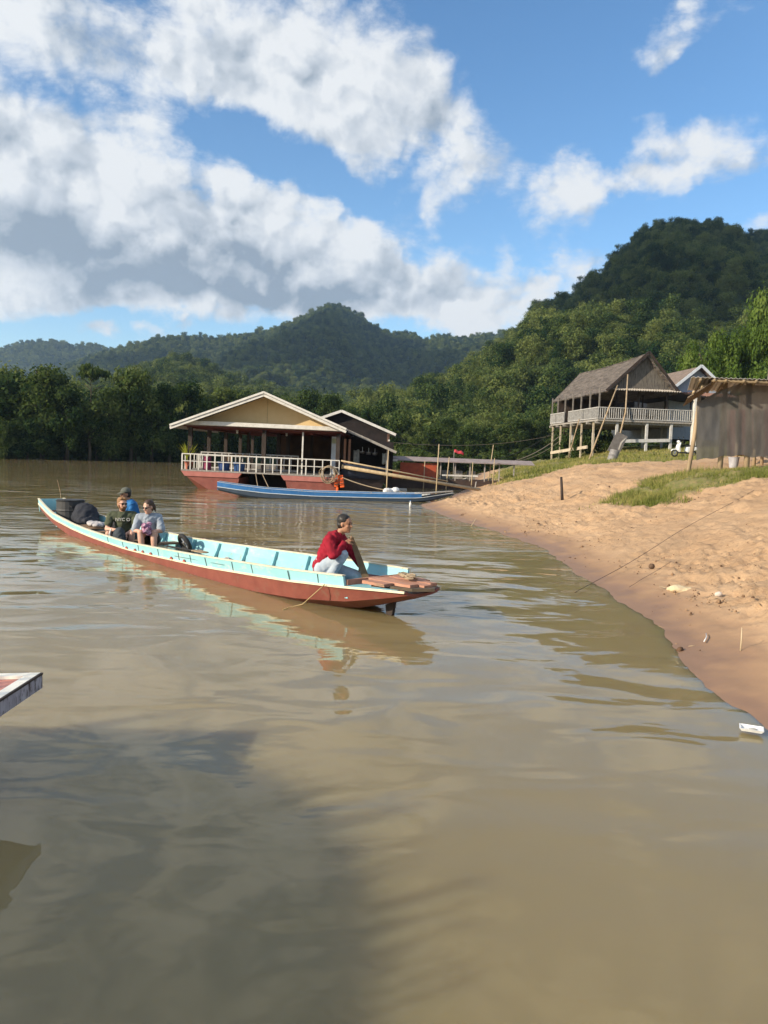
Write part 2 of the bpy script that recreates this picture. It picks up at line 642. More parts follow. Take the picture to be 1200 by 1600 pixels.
def ramp_gz(*a):
    return np.interp(*a)
# ------------------------------------------------------------------ shoreline and bank
_shore_px = [(1235, 1175), (1200, 1146), (1165, 1120), (1130, 1095), (1100, 1070), (1072, 1040), (1050, 1010), (1010, 965), (970, 940), (930, 915), (900, 893), (880, 880), (855, 862), (830, 850), (790, 836), (750, 823), (720, 814), (690, 804), (668, 795)]
_sp = sorted((atz(a, b).y, atz(a, b).x) for a, b in _shore_px)
SH_Y = np.array([-30, 0, 3] + [p[0] for p in _sp] + [31, 33, 36, 45, 65, 90, 104, 140])
SH_X = np.array([3.4, 3.0, 2.9] + [p[1] for p in _sp] + [1.45, 2.0, 3.0, 4.6, 7.2, 11.0, 14, 30])


def shore_x(Y):
    return np.interp(Y, SH_Y, SH_X)


def bank_z(X, Y):
    X, Y = np.asarray(X, float), np.asarray(Y, float)
    s = X - shore_x(Y)
    z = np.interp(s, [-14, -3, -1, 0, .4, 1.0, 3.2, 5.5, 7, 8.5, 12, 15, 30, 60], [-2.6, -.7, -.22, 0, .075, .23, .80, 1.38, 1.74, 1.87, 2.05, 2.35, 3.6, 6.0])
    z = z + np.clip(Y - 46, 0, 30) * 0.035 * np.clip((s - 8) / 4, 0, 1)
    return z


def gz(X, Y):
    return float(bank_z(X, Y))


def grass_mask(X, Y):
    n = fbm(X * .55, Y * .55, 91, 4)
    n2 = fbm(X * .18, Y * .18, 12, 2)
    s = X - shore_x(Y)
    # tuft terrace in front of the shed
    e = 1 - np.sqrt(((X - 9.6) / 3.7) ** 2 + ((Y - 22.4 - 0.12 * (X - 9.6)) / 2.6) ** 2)
    a = np.clip((e + n * .55) * 3.2, 0, 1)
    # meadow under the stilt house
    b = np.clip((Y - 42.5 + n2 * 6 + n * 3 + np.clip(8 - s, 0, 8) * .25) / 1.6, 0, 1) * np.clip((s - 1.6 - n) / 1.2, 0, 1)
    return np.clip(np.maximum(a, b), 0, 1)


def axis(segs):
    out = [segs[0][0]]
    for a, b, st in segs:
        n = max(1, int(round((b - a) / st)))
        out += list(a + (b - a) * (np.arange(1, n + 1) / n))
    return np.array(out)


def build_bank():
    # u is measured from the shoreline, so the finest mesh follows the water's edge
    us = axis([(-14, -2, 1.0), (-2, -.3, .17), (-.3, 3.5, .045), (3.5, 9, .075), (9, 14, .2), (14, 30, .8), (30, 120, 6)])
    ys = axis([(-25, 2, 3), (2, 5, .3), (5, 14, .06), (14, 26, .09), (26, 40, .16), (40, 66, .4), (66, 140, 3)])
    UU, YY = np.meshgrid(us, ys)
    XX = shore_x(YY) + UU
    Z = bank_z(XX, YY)
    g = grass_mask(XX, YY)
    dry = np.clip((Z - .10) / .25, 0, 1) * np.clip((40 - UU) / 10, 0, 1)
    lump = fbm(XX * 1.5, YY * 1.5, 5, 3) * .05 + fbm(XX * .55, YY * .55, 8, 2) * .16
    foot = fbm(XX * 3.6, YY * 3.6, 33, 4, .65)
    churn = np.clip(fbm(XX * .35, YY * .5, 77, 2) * 2.2 + .75, 0.25, 1.2)
    steps = -np.clip(-foot - .12, 0, .3) * .18 * churn + np.clip(foot - .22, 0, .3) * .18 * churn
    ridge = np.abs(fbm(UU * 1.1 + 4, YY * .22, 51, 3)) * -.08 - np.abs(fbm(UU * 3.4, YY * .55, 57, 3)) * .045 * np.clip((3.2 - UU) / 1.5, 0.15, 1)
    fine = fbm(XX * 10, YY * 10, 61, 3, .6) * .036
    Z = Z + dry * (lump + steps + ridge + fine) + g * np.clip(fbm(XX * 1.8, YY * 1.8, 3, 2), -.1, .4) * .22
    Z = Z + (fbm(XX * 1.1, YY * 1.1, 14, 4, .6) * .030) * (1 - dry)
    # the shoreline itself wanders a little
    V = np.stack([XX, YY, Z], -1).reshape(-1, 3)
    m = bpy.data.materials.new('river_bank_soil')
    m.use_nodes = True
    nt = m.node_tree
    N, L = nt.nodes, nt.links
    p = N['Principled BSDF']
    p.inputs['Specular IOR Level'].default_value = 0.22
    geo = N.new('ShaderNodeNewGeometry')
    sp = N.new('ShaderNodeSeparateXYZ')
    L.new(geo.outputs['Position'], sp.inputs[0])

    def noise(scale, detail, rough=.6):
        n = N.new('ShaderNodeTexNoise')
        n.inputs['Scale'].default_value = scale
        n.inputs['Detail'].default_value = detail
        n.inputs['Roughness'].default_value = rough
        L.new(geo.outputs['Position'], n.inputs['Vector'])
        return n.outputs['Fac']

    def mr(v, a, b, c, d):
        n = N.new('ShaderNodeMapRange')
        n.interpolation_type = 'SMOOTHSTEP'
        L.new(v, n.inputs[0])
        for i, q in enumerate((a, b, c, d)):
            n.inputs[i + 1].default_value = q
        return n.outputs[0]

    def mixc(f, a, b):
        n = N.new('ShaderNodeMix')
        n.data_type = 'RGBA'
        L.new(f, n.inputs[0])
        for i, v in ((6, a), (7, b)):
            if isinstance(v, tuple):
                n.inputs[i].default_value = (*v, 1)
            else:
                L.new(v, n.inputs[i])
        return n.outputs[2]

    def ma(op, a, b):
        n = N.new('ShaderNodeMath')
        n.operation = op
        for i, v in enumerate((a, b)):
            if isinstance(v, float):
                n.inputs[i].default_value = v
            else:
                L.new(v, n.inputs[i])
        return n.outputs[0]
    n1, n2, n3 = noise(1.1, 6), noise(7.0, 7, .7), noise(45.0, 4, .7)
    sand = mixc(mr(n1, .3, .7, 0, 1), (0.48, 0.322, 0.192), (0.40, 0.258, 0.148))
    sand = mixc(mr(n2, .52, .75, 0, .8), sand, (0.27, 0.155, 0.085))
    sand = mixc(mr(n3, .58, .78, 0, .5), sand, (0.25, 0.14, 0.08))
    zz = ma('ADD', sp.outputs[2], ma('MULTIPLY', ma('SUBTRACT', n1, 0.5), 0.35))
    damp = mr(zz, .07, .26, 1, 0)
    sand = mixc(damp, sand, (0.30, 0.185, 0.11))
    wet = mr(zz, .02, .10, 1, 0)
    sand = mixc(wet, sand, (0.24, 0.145, 0.09))
    ga = N.new('ShaderNodeAttribute')
    ga.attribute_name = 'grass'
    gcol = mixc(mr(n2, .4, .7, 0, 1), (0.12, 0.14, 0.04), (0.24, 0.19, 0.085))
    allc = mixc(mr(ma('ADD', ga.outputs['Fac'], ma('MULTIPLY', ma('SUBTRACT', n2, 0.5), .9)), .35, .75, 0, .9), sand, gcol)
    L.new(allc, p.inputs['Base Color'])
    L.new(mr(zz, .02, .16, .5, .92), p.inputs['Roughness'])
    bp = N.new('ShaderNodeBump')
    bp.inputs['Distance'].default_value = 0.04
    hgt = ma('ADD', n2, ma('MULTIPLY', n3, 0.35))
    L.new(hgt, bp.inputs['Height'])
    L.new(mr(zz, .08, .4, .08, 1), bp.inputs['Strength'])
    L.new(bp.outputs[0], p.inputs['Normal'])
    me = np_mesh('river_bank', V, grid_faces(len(us), len(ys)), m, {'grass': g.ravel()}, smooth=True)
    o = link_mesh('river_bank', me)
    tag(o, kind='structure')
    return o


def build_grass():
    rng = np.random.default_rng(7)
    # foreground terrace: fine blades
    def scatter(n, x0, x1, y0, y1, hmin, hmax, w, seedo):
        x = rng.uniform(x0, x1, n)
        y = rng.uniform(y0, y1, n)
        g = grass_mask(x, y)
        keep = rng.uniform(0, 1, n) < (g - .25) * 1.3
        x, y, g = x[keep], y[keep], g[keep]
        z = bank_z(x, y) + fbm(x * .55, y * .55, 8, 2) * .10
        clump = np.clip(fbm(x * 1.3, y * 1.3, 44 + seedo, 3) + .55, .15, 1.1)
        h = rng.uniform(hmin, hmax, len(x)) * clump
        a = rng.uniform(0, 2 * np.pi, len(x))
        b = rng.uniform(0, 2 * np.pi, len(x))
        lean = rng.uniform(.1, .7, len(x)) * h
        ww = w * rng.uniform(.6, 1.3, len(x))
        p0 = np.stack([x - ww * np.cos(a), y - ww * np.sin(a), z - .06], 1)
        p1 = np.stack([x + ww * np.cos(a), y + ww * np.sin(a), z - .06], 1)
        p2 = np.stack([x + lean * np.cos(b), y + lean * np.sin(b), z + h], 1)
        t = np.clip(rng.normal(.5, .25, len(x)) + fbm(x * .7, y * .7, 21, 3) * .9, 0, 1)
        return np.concatenate([p0, p1, p2], 0), len(x), t
    parts = [scatter(60000, 5.4, 14, 18.5, 27, .07, .26, .012, 0), scatter(90000, 3, 34, 40, 72, .10, .36, .03, 3)]
    V, F, T, off = [], [], [], 0
    for v, n, t in parts:
        V.append(v)
        i = np.arange(n)
        F.append(np.stack([i, i + n, i + 2 * n], 1) + off)
        T.append(np.tile(t, 3))
        off += 3 * n
    me = np_mesh('grass', np.concatenate(V), np.concatenate(F), foliage_mat('grass_blades', (0.13, 0.155, 0.035), (0.40, 0.34, 0.13), .35, 0.0), {'tint': np.concatenate(T)})
    o = link_mesh('grass', me)
    tag(o, 'short green and straw coloured grass on the sandy river bank', 'grass', kind='stuff')


def build_water():
    m = bpy.data.materials.new('river_water')
    m.use_nodes = True
    nt = m.node_tree
    N, L = nt.nodes, nt.links
    p = N['Principled BSDF']
    p.inputs['Roughness'].default_value = 0.015
    p.inputs['IOR'].default_value = 1.333
    p.inputs['Subsurface Weight'].default_value = 1.0
    p.inputs['Subsurface Radius'].default_value = (.5, .36, .2)
    p.inputs['Subsurface Scale'].default_value = 2.2
    p.inputs['Specular IOR Level'].default_value = 0.5
    geo = N.new('ShaderNodeNewGeometry')

    def mapping(sx, sy, rot=0.0):
        mp = N.new('ShaderNodeMapping')
        mp.inputs['Scale'].default_value = (sx, sy, 1)
        mp.inputs['Rotation'].default_value = (0, 0, rot)
        L.new(geo.outputs['Position'], mp.inputs[0])
        return mp.outputs[0]

    def noise(v, scale, detail, rough=.5, dist=0.0):
        n = N.new('ShaderNodeTexNoise')
        n.inputs['Scale'].default_value = scale
        n.inputs['Detail'].default_value = detail
        n.inputs['Roughness'].default_value = rough
        n.inputs['Distortion'].default_value = dist
        L.new(v, n.inputs['Vector'])
        return n.outputs['Fac']

    def mrange(v, a, b, c, d):
        n = N.new('ShaderNodeMapRange')
        n.interpolation_type = 'SMOOTHSTEP'
        L.new(v, n.inputs[0])
        for i, q in enumerate((a, b, c, d)):
            n.inputs[i + 1].default_value = q
        return n.outputs[0]

    def ma(op, a, b, c=None):
        n = N.new('ShaderNodeMath')
        n.operation = op
        for i, v in enumerate((a, b, c)):
            if v is None:
                continue
            if isinstance(v, float):
                n.inputs[i].default_value = v
            else:
                L.new(v, n.inputs[i])
        return n.outputs[0]
    silt = noise(mapping(.25, .25), 1.0, 3, .6, .6)
    cr = N.new('ShaderNodeValToRGB')
    cr.color_ramp.elements[0].position = .3
    cr.color_ramp.elements[1].position = .7
    cr.color_ramp.elements[0].color = (0.258, 0.202, 0.102, 1)
    cr.color_ramp.elements[1].color = (0.236, 0.188, 0.096, 1)
    L.new(silt, cr.inputs[0])
    L.new(cr.outputs[0], p.inputs['Base Color'])
    swell = noise(mapping(.75, 1.0, R(12)), 0.55, 1.2, .4, .9)
    wave = noise(mapping(.55, 1.0, R(8)), 1.5, 1.5, .45, 1.0)
    rip = noise(mapping(.45, 1.0, R(-6)), 5.5, 2.5, .5, .5)
    tiny = noise(mapping(.5, 1.0, R(10)), 16.0, 2.0, .5, .2)
    patch = noise(mapping(.10, .16), 1.0, 3, .6, .4)
    sp = N.new('ShaderNodeSeparateXYZ')
    L.new(geo.outputs['Position'], sp.inputs[0])
    # calm lee of the bank and boats near the landing, wind ripples out on the river
    open_ = mrange(sp.outputs[1], 9.0, 20.0, 0.0, 1.0)
    calm = ma('MULTIPLY', mrange(patch, .42, .60, .25, 1.0), ma('ADD', ma('MULTIPLY', open_, .82), .18))
    h = ma('MULTIPLY', swell, 0.055)
    h = ma('MULTIPLY_ADD', wave, 0.0165, h)
    h = ma('ADD', ma('MULTIPLY', ma('MULTIPLY', rip, 0.0125), calm), h)
    h = ma('ADD', ma('MULTIPLY', ma('MULTIPLY', tiny, 0.0032), calm), h)
    b = N.new('ShaderNodeBump')
    b.inputs['Strength'].default_value = 1.0
    b.inputs['Distance'].default_value = 1.0
    L.new(h, b.inputs['Height'])
    L.new(b.outputs[0], p.inputs['Normal'])
    S = 6000
    xs = np.concatenate([[-S, -600], np.linspace(-150, 150, 7), [600, S]])
    ys = np.concatenate([[-S, -400], np.linspace(-60, 240, 7), [600, S]])
    XX, YY = np.meshgrid(xs, ys)
    V = np.stack([XX, YY, np.zeros_like(XX)], -1).reshape(-1, 3)
    o = link_mesh('water', np_mesh('water', V, grid_faces(len(xs), len(ys)), m))
    tag(o, kind='structure')
    g = link_mesh('river_bed', np_mesh('river_bed', V + np.array([0, 0, -3.2]), grid_faces(len(xs), len(ys)), mat('river_bed_mud', (.2, .12, .07), (.15, .09, .05), .3)))
    tag(g, kind='structure')


# ------------------------------------------------------------------ hills
HILLS = {}


def build_hill(name, ridge, base, z0, crown, gully, prof=1.0, seed=1, ncol=150, nrow=46, back=0.5):
    """ridge: list of (px, py, Y) along the skyline; base: list of (px, Y) along the foot"""
    rp = np.array(ridge, float)
    px = np.linspace(rp[0, 0], rp[-1, 0], ncol)
    py = np.interp(px, rp[:, 0], rp[:, 1])
    ry = np.interp(px, rp[:, 0], rp[:, 2])
    bp = np.array(base, float)
    by = np.interp(px, bp[:, 0], bp[:, 1])
    rv = np.array([tuple(at(a, b, c)) for a, b, c in zip(px, py, ry)])
    rv[:, 2] -= crown
    rv[:, 2] = np.maximum(rv[:, 2], z0 + .5)
    bx = rv[:, 0] * (by / ry) * .9 + rv[:, 0] * .1
    rows = list(np.linspace(0, 1, nrow)) + list(np.linspace(1, 1 + back, 9)[1:])
    V = np.zeros((len(rows), ncol, 3))
    for j, v in enumerate(rows):
        if v <= 1:
            X = bx + (rv[:, 0] - bx) * v
            Y = by + (ry - by) * v
            zz = z0 + (rv[:, 2] - z0) * v ** prof
            env = 4 * v * (1 - v)
        else:
            q = (v - 1)
            X = rv[:, 0] + (rv[:, 0] - bx) * q
            Y = ry + (ry - by) * q
            zz = z0 + (rv[:, 2] - z0) * max(0, 1 - (q / back) ** 1.3)
            env = 0
        L_ = gully[0]
        g = fbm(X / L_, Y / (L_ * 2.0), seed, 4) * np.minimum(gully[1], .26 * (rv[:, 2] - z0))
        zz = zz + g * env
        V[j, :, 0], V[j, :, 1], V[j, :, 2] = X, Y, zz
    me = np_mesh(name, V.reshape(-1, 3), grid_faces(ncol, len(rows)), M['hill'], smooth=True)
    o = link_mesh(name, me)
    tag(o, kind='structure')
    HILLS[name] = (V[:nrow + 2], o)
    return o


def hill_points(V, spacing, rng, jitter=.5):
    """roughly even random points over the front surface grid V"""
    a, b, c, d = V[:-1, :-1], V[:-1, 1:], V[1:, 1:], V[1:, :-1]
    area = .5 * (np.linalg.norm(np.cross(b - a, d - a), axis=-1) + np.linalg.norm(np.cross(b - c, d - c), axis=-1))
    n = area / spacing ** 2
    cnt = np.floor(n + rng.uniform(0, 1, n.shape)).astype(int)
    jj, ii = np.nonzero(cnt)
    rep = cnt[jj, ii]
    jj, ii = np.repeat(jj, rep), np.repeat(ii, rep)
    u, v = rng.uniform(0, 1, len(jj))[:, None], rng.uniform(0, 1, len(jj))[:, None]
    p = (V[jj, ii] * (1 - u) + V[jj, ii + 1] * u) * (1 - v) + (V[jj + 1, ii] * (1 - u) + V[jj + 1, ii + 1] * u) * v
    return p


def build_debris():
    # crumbs of earth, chips and straw along the strandline and over the trampled slope
    rng = np.random.default_rng(15)
    n = 3000
    y = rng.uniform(5.5, 30, n)
    u = np.where(rng.uniform(0, 1, n) < .55, np.abs(rng.normal(.9, .45, n)), rng.uniform(.4, 6, n))
    x = shore_x(y) + u
    patch = fbm(x * .9, y * .6, 5, 3)
    keep = patch > rng.uniform(-.15, .5, n)
    x, y = x[keep], y[keep]
    n = len(x)
    z = bank_z(x, y) + fbm(x * .55, y * .55, 8, 2) * .14 + .012
    s = np.exp(rng.normal(-4.8, .5, n))
    V = []
    long = rng.uniform(0, 1, n) < .15
    a = rng.uniform(0, 6.28, n)
    ca, sa = np.cos(a), np.sin(a)
    lx = np.where(long, s * 5, s * 1.1)
    ly = np.where(long, s * .3, s * .9)
    lz = np.where(long, s * .3, s * .75)
    base = [(-1, -1, -1), (1, -1, -1), (1, 1, -1), (-1, 1, -1), (-.6, -.5, 1), (.5, -.6, 1), (.6, .5, 1), (-.5, .6, 1)]
    for (i, j, k) in base:
        jx, jy = i * lx * rng.uniform(.7, 1.2, n), j * ly * rng.uniform(.7, 1.2, n)
        V.append(np.stack([x + jx * ca - jy * sa, y + jx * sa + jy * ca, z + k * lz * rng.uniform(.7, 1.2, n)], 1))
    V = np.stack(V, 1).reshape(-1, 3)
    f = np.array([(3, 2, 1, 0), (4, 5, 6, 7), (0, 1, 5, 4), (1, 2, 6, 5), (2, 3, 7, 6), (3, 0, 4, 7)])
    F = (np.arange(n)[:, None, None] * 8 + f[None]).reshape(-1, 4)
    t = np.where(long, rng.uniform(.6, 1, n), rng.uniform(0, .75, n) ** 1.6)
    m = bpy.data.materials.new('earth_crumbs')
    m.use_nodes = True
    nt = m.node_tree
    p = nt.nodes['Principled BSDF']
    p.inputs['Roughness'].default_value = .9
    p.inputs['Specular IOR Level'].default_value = .1
    at_ = nt.nodes.new('ShaderNodeAttribute')
    at_.attribute_name = 'tint'
    cr = nt.nodes.new('ShaderNodeValToRGB')
    cr.color_ramp.elements[0].color = (.11, .065, .04, 1)
    cr.color_ramp.elements[1].color = (.42, .32, .21, 1)
    e = cr.color_ramp.elements.new(.5)
    e.color = (.30, .19, .11, 1)
    nt.links.new(at_.outputs['Fac'], cr.inputs[0])
    nt.links.new(cr.outputs[0], p.inputs['Base Color'])
    o = link_mesh('debris', np_mesh('debris', V, F, m, {'tint': np.repeat(t, 8)}))
    tag(o, 'crumbs of earth, chips and straw strewn over the river bank', 'debris', kind='stuff')


build_bank()
build_debris()
build_grass()
build_water()
build_hill('hill_far', [(-160, 552, 2100), (0, 541, 2100), (40, 530, 2100), (75, 527, 2100), (110, 536, 2100), (150, 533, 2100), (170, 543, 2100), (205, 540, 2100), (280, 565, 2000)], [(-160, 1500), (280, 1500)], -1, 10, (200, 25), seed=11, ncol=90, nrow=24)
build_hill('mountain', [(60, 590, 1400), (130, 558, 1450), (180, 543, 1450), (215, 533, 1450), (250, 522, 1450), (300, 520, 1500), (330, 526, 1500), (380, 519, 1500), (420, 513, 1500), (450, 503, 1500), (480, 489, 1500), (500, 479, 1500), (520, 474, 1500), (545, 481, 1500), (570, 495, 1500), (600, 515, 1500), (612, 520, 1500), (628, 517, 1500), (645, 518, 1500), (665, 530, 1500), (690, 519, 1500), (715, 524, 1500), (750, 520, 1500), (790, 515, 1500), (830, 523, 1500), (920, 560, 1500)], [(60, 620), (920, 620)], -1, 9, (170, 70), prof=1.15, seed=4, ncol=200, nrow=60)
build_hill('low_hill', [(60, 605, 560), (150, 596, 560), (190, 576, 560), (230, 560, 560), (265, 552, 560), (300, 555, 560), (330, 567, 560), (360, 582, 560), (390, 597, 560), (430, 610, 560), (520, 622, 560), (640, 634, 560)], [(60, 260), (640, 260)], -1, 8, (70, 10), seed=6, ncol=110, nrow=30)
build_hill('karst_hill', [(520, 652, 330), (560, 636, 340), (600, 622, 360), (640, 610, 380), (690, 590, 410), (740, 560, 440), (780, 533, 470), (826, 497, 500), (838, 474, 510), (870, 468, 530), (895, 461, 540), (915, 437, 550), (950, 421, 570), (964, 396, 580), (986, 391, 590), (993, 366, 600), (1020, 357, 610), (1060, 352, 620), (1090, 350, 630), (1118, 342, 640), (1131, 357, 650), (1160, 363, 660), (1200, 360, 680), (1260, 350, 700), (1420, 370, 720)], [(520, 128), (700, 120), (900, 120), (1420, 150)], -1, 5.5, (60, 26), prof=1.0, seed=9, ncol=220, nrow=80, back=.4)
# low wooded flat behind the far bank
build_hill('far_bank', [(-260, 690, 190), (0, 672, 190), (300, 676, 190), (560, 684, 190), (760, 690, 180)], [(-260, 86), (0, 88), (60, 90), (280, 101), (450, 106), (640, 108), (760, 112)], -.3, 0, (30, 2), prof=.8, seed=2, ncol=80, nrow=24, back=1.5)


def build_shade_clouds():
    # unseen clouds added behind the camera, shaped to shade right hill and lower mountain
    vm = mat('shade_cloud_white', (.9, .9, .9), (.85, .85, .86), .01, 1.0, 0.0)
    h, c = SUN_H, Vector((-SUN_H.y, SUN_H.x))
    rnd = random.Random(6)

    def place(mb, u, v, s):
        p = h * u + c * v
        mb.ellipsoid((p.x, p.y, 900 + rnd.uniform(-8, 14)), (s, s, s * .4), nu=14, nv=8)
    mb = MB()
    for i in range(0, 28):
        jc = np.interp(i, [0, 2, 9, 16, 20, 24, 28], [.5, .5, 2.5, 3.4, 5, 6.8, 8.6])
        for k in range(2):
            place(mb, 1085 + 25 * i + rnd.uniform(-14, 14), -431 + 25 * (jc + .5) + rnd.uniform(-34, 30), rnd.uniform(46, 72))
    tag(mb.build('unseen_shade_cloud', vm, None, smooth=True), kind='structure')
    mb = MB()
    for i in range(70):
        u, v = rnd.uniform(1020, 1680), rnd.uniform(-1420, -820)
        if fbm(np.array([u / 170]), np.array([v / 170]), 8, 2)[0] > -.12:
            place(mb, u, v, rnd.uniform(45, 80))
    tag(mb.build('unseen_shade_cloud', vm, None, smooth=True), kind='structure')


build_shade_clouds()
# ------------------------------------------------------------------ trees


def crown_mesh(name, lobes, nleaf, size, m, seed, droop=0.0, tintvar=.45, shell=.55):
    """many small leaf faces spread through a set of ellipsoid lobes"""
    rng = np.random.default_rng(seed)
    lobes = np.array(lobes, float)
    w = (lobes[:, 3] * lobes[:, 4] * lobes[:, 5]) ** (2 / 3)
    k = rng.choice(len(lobes), nleaf, p=w / w.sum())
    d = rng.normal(0, 1, (nleaf, 3))
    d /= np.linalg.norm(d, axis=1)[:, None]
    r = (shell + (1 - shell) * rng.uniform(0, 1, nleaf)) * (1 + .16 * rng.normal(0, 1, nleaf))
    # sub-clumps: pull leaves together into tufts so gaps open between them
    ntuft = max(8, nleaf // 14)
    td = rng.normal(0, 1, (ntuft, 3))
    td /= np.linalg.norm(td, axis=1)[:, None]
    j = rng.integers(0, ntuft, nleaf)
    d2 = td[j] + rng.normal(0, .16, (nleaf, 3))
    use = rng.uniform(0, 1, nleaf) < .7
    d = np.where(use[:, None], d2 / np.linalg.norm(d2, axis=1)[:, None], d)
    c = lobes[k, :3] + d * r[:, None] * lobes[k, 3:6]
    c[:, 2] -= droop * rng.uniform(0, 1, nleaf) ** 2
    nrm = d * .8 + rng.normal(0, .55, (nleaf, 3)) + np.array([0, 0, .35])
    nrm /= np.linalg.norm(nrm, axis=1)[:, None]
    t = np.cross(nrm, rng.normal(0, 1, (nleaf, 3)))
    t /= np.linalg.norm(t, axis=1)[:, None]
    b = np.cross(nrm, t)
    s = size * rng.uniform(.55, 1.35, nleaf)[:, None]
    v = np.stack([c - t * s, c - b * s * .55 + nrm * s * .15, c + t * s, c + b * s * .55 + nrm * s * .15], 1).reshape(-1, 3)
    f = np.arange(nleaf * 4).reshape(-1, 4)
    lt = rng.normal(.45, tintvar * .45, len(lobes))
    tt = rng.normal(0, tintvar * .35, ntuft)
    tint = np.clip(lt[k] + tt[j] + rng.normal(0, .08, nleaf), 0, 1)
    return np_mesh(name, v, f, m, {'tint': np.repeat(tint, 4)})


def lobes_for(kind, seed):
    rng = np.random.default_rng(seed)
    out = []
    if kind == 'broad':
        for i in range(15):
            a = rng.uniform(0, 6.28)
            q = rng.uniform(0, .36)
            h = .62 + rng.uniform(-.30, .26)
            s = rng.uniform(.11, .20)
            out.append((q * math.cos(a), q * math.sin(a), h, s * 1.15, s * 1.15, s * .66))
        for i in range(10):
            a = rng.uniform(0, 6.28)
            out.append((.33 * math.cos(a), .33 * math.sin(a), rng.uniform(.22, .42), .12, .12, .12))
    elif kind == 'tall':
        for i in range(22):
            a = rng.uniform(0, 6.28)
            h = rng.uniform(.10, .90)
            q = rng.uniform(.05, .34) * (1.0 if h < .7 else .75)
            s = rng.uniform(.12, .20)
            out.append((q * math.cos(a), q * math.sin(a), h, s, s, s * .8))
    elif kind == 'round':
        for i in range(16):
            d = rng.normal(0, 1, 3)
            d /= np.linalg.norm(d)
            s = rng.uniform(.12, .2)
            out.append((d[0] * .3, d[1] * .3, .62 + d[2] * .27, s, s, s * .75))
        for i in range(4):
            a = rng.uniform(0, 6.28)
            out.append((.28 * math.cos(a), .28 * math.sin(a), .26, .14, .14, .13))
    elif kind == 'umbrella':
        for i in range(11):
            a = rng.uniform(0, 6.28)
            q = rng.uniform(0, .4)
            out.append((q * math.cos(a), q * math.sin(a), .93 - q * .22 + rng.uniform(-.03, .03), .14, .14, .045))
    elif kind == 'bush':
        for i in range(12):
            a = rng.uniform(0, 6.28)
            q = rng.uniform(0, .34)
            h = rng.uniform(.12, .78) * (1 - .6 * q)
            s = rng.uniform(.13, .22)
            out.append((q * math.cos(a), q * math.sin(a), h, s, s, s * .9))
    elif kind == 'jungle':
        for i in range(8):
            d = rng.normal(0, 1, 3)
            d /= np.linalg.norm(d)
            s = rng.uniform(.17, .27)
            out.append((d[0] * .27, d[1] * .27, .56 + abs(d[2]) * .24 - .08, s, s, s * .8))
        for i in range(4):
            a = rng.uniform(0, 6.28)
            out.append((.26 * math.cos(a), .26 * math.sin(a), .26, .17, .17, .22))
    return out


def trunk_mb(kind, seed):
    rng = random.Random(seed)
    mb = MB()
    top = {'broad': .62, 'tall': .85, 'round': .62, 'umbrella': .93, 'bush': .4, 'jungle': .6}[kind]
    r = .016 if kind == 'umbrella' else .026
    pts = [(0, 0, -.06)] + [(rng.uniform(-.02, .02), rng.uniform(-.02, .02), top * i / 5) for i in range(1, 6)]
    mb.tube(pts, [r * 1.3, r, r * .85, r * .7, r * .5, r * .3], 7)
    for i in range(7):
        h = top * rng.uniform(.42, .95)
        a = rng.uniform(0, 6.28)
        q = rng.uniform(.16, .34) * (.6 if kind == 'tall' else 1)
        mb.tube([(0, 0, h), (q * .5 * math.cos(a), q * .5 * math.sin(a), h + .06), (q * math.cos(a), q * math.sin(a), h + .1 * rng.uniform(.5, 1.6))], [r * .5, r * .32, r * .14], 5)
    return mb


PROTO = {}


def tree_proto(key, kind, leafmat, nleaf, size, seed, **kw):
    PROTO[key] = (crown_mesh(key + '_crown', lobes_for(kind, seed), nleaf, size, M[leafmat], seed, **kw), kind, seed)


_trunks = {}


def plant_tree(key, loc, w, h, rz, label, cat, group, name='tree', trunk=True):
    me, kind, seed = PROTO[key]
    root = empty(name, loc, rz, label, cat, group)
    root.scale = (w, w, h)
    link_mesh('crown', me, root)
    if trunk:
        if key not in _trunks:
            t = trunk_mb(kind, seed).build('trunk', M['bark'], root, smooth=True)
            _trunks[key] = t.data
        else:
            link_mesh('trunk', _trunks[key], root)
    return root


for i, (k, kd, lm, n, s, sd) in enumerate([
        ('bank_broad_a', 'broad', 'leaf_bank', 5200, .026, 3), ('bank_broad_b', 'broad', 'leaf_bank', 5200, .026, 8),
        ('bank_tall_a', 'tall', 'leaf_bank', 5600, .026, 5), ('bank_tall_b', 'tall', 'leaf_bank', 5600, .026, 12),
        ('bank_round', 'round', 'leaf_bank', 4600, .027, 6), ('bank_umbrella', 'umbrella', 'leaf_bank', 1300, .028, 4),
        ('bank_bush_a', 'bush', 'leaf_bank', 2600, .040, 7), ('bank_bush_b', 'bush', 'leaf_bank', 2600, .040, 9),
        ('bright_round', 'round', 'leaf_bright', 6000, .022, 16), ('bright_tall', 'tall', 'leaf_bright', 6500, .022, 18), ('bright_bush', 'bush', 'leaf_bright', 3600, .03, 21),
        ('jungle_a', 'jungle', 'leaf_hill', 3000, .028, 31), ('jungle_b', 'jungle', 'leaf_hill', 3000, .028, 32), ('jungle_c', 'tall', 'leaf_hill', 3000, .027, 33), ('jungle_d', 'broad', 'leaf_hill', 3000, .027, 34)]):
    tree_proto(k, kd, lm, n, s, sd, droop=.1 if kd in ('tall', 'broad') else 0)

ORD = ['first', 'second', 'third', 'fourth', 'fifth', 'sixth', 'seventh', 'eighth', 'ninth', 'tenth', 'eleventh', 'twelfth', 'thirteenth', 'fourteenth', 'fifteenth', 'sixteenth', 'seventeenth', 'eighteenth', 'nineteenth', 'twentieth',
       'twenty-first', 'twenty-second', 'twenty-third', 'twenty-fourth', 'twenty-fifth', 'twenty-sixth', 'twenty-seventh', 'twenty-eighth', 'twenty-ninth', 'thirtieth']


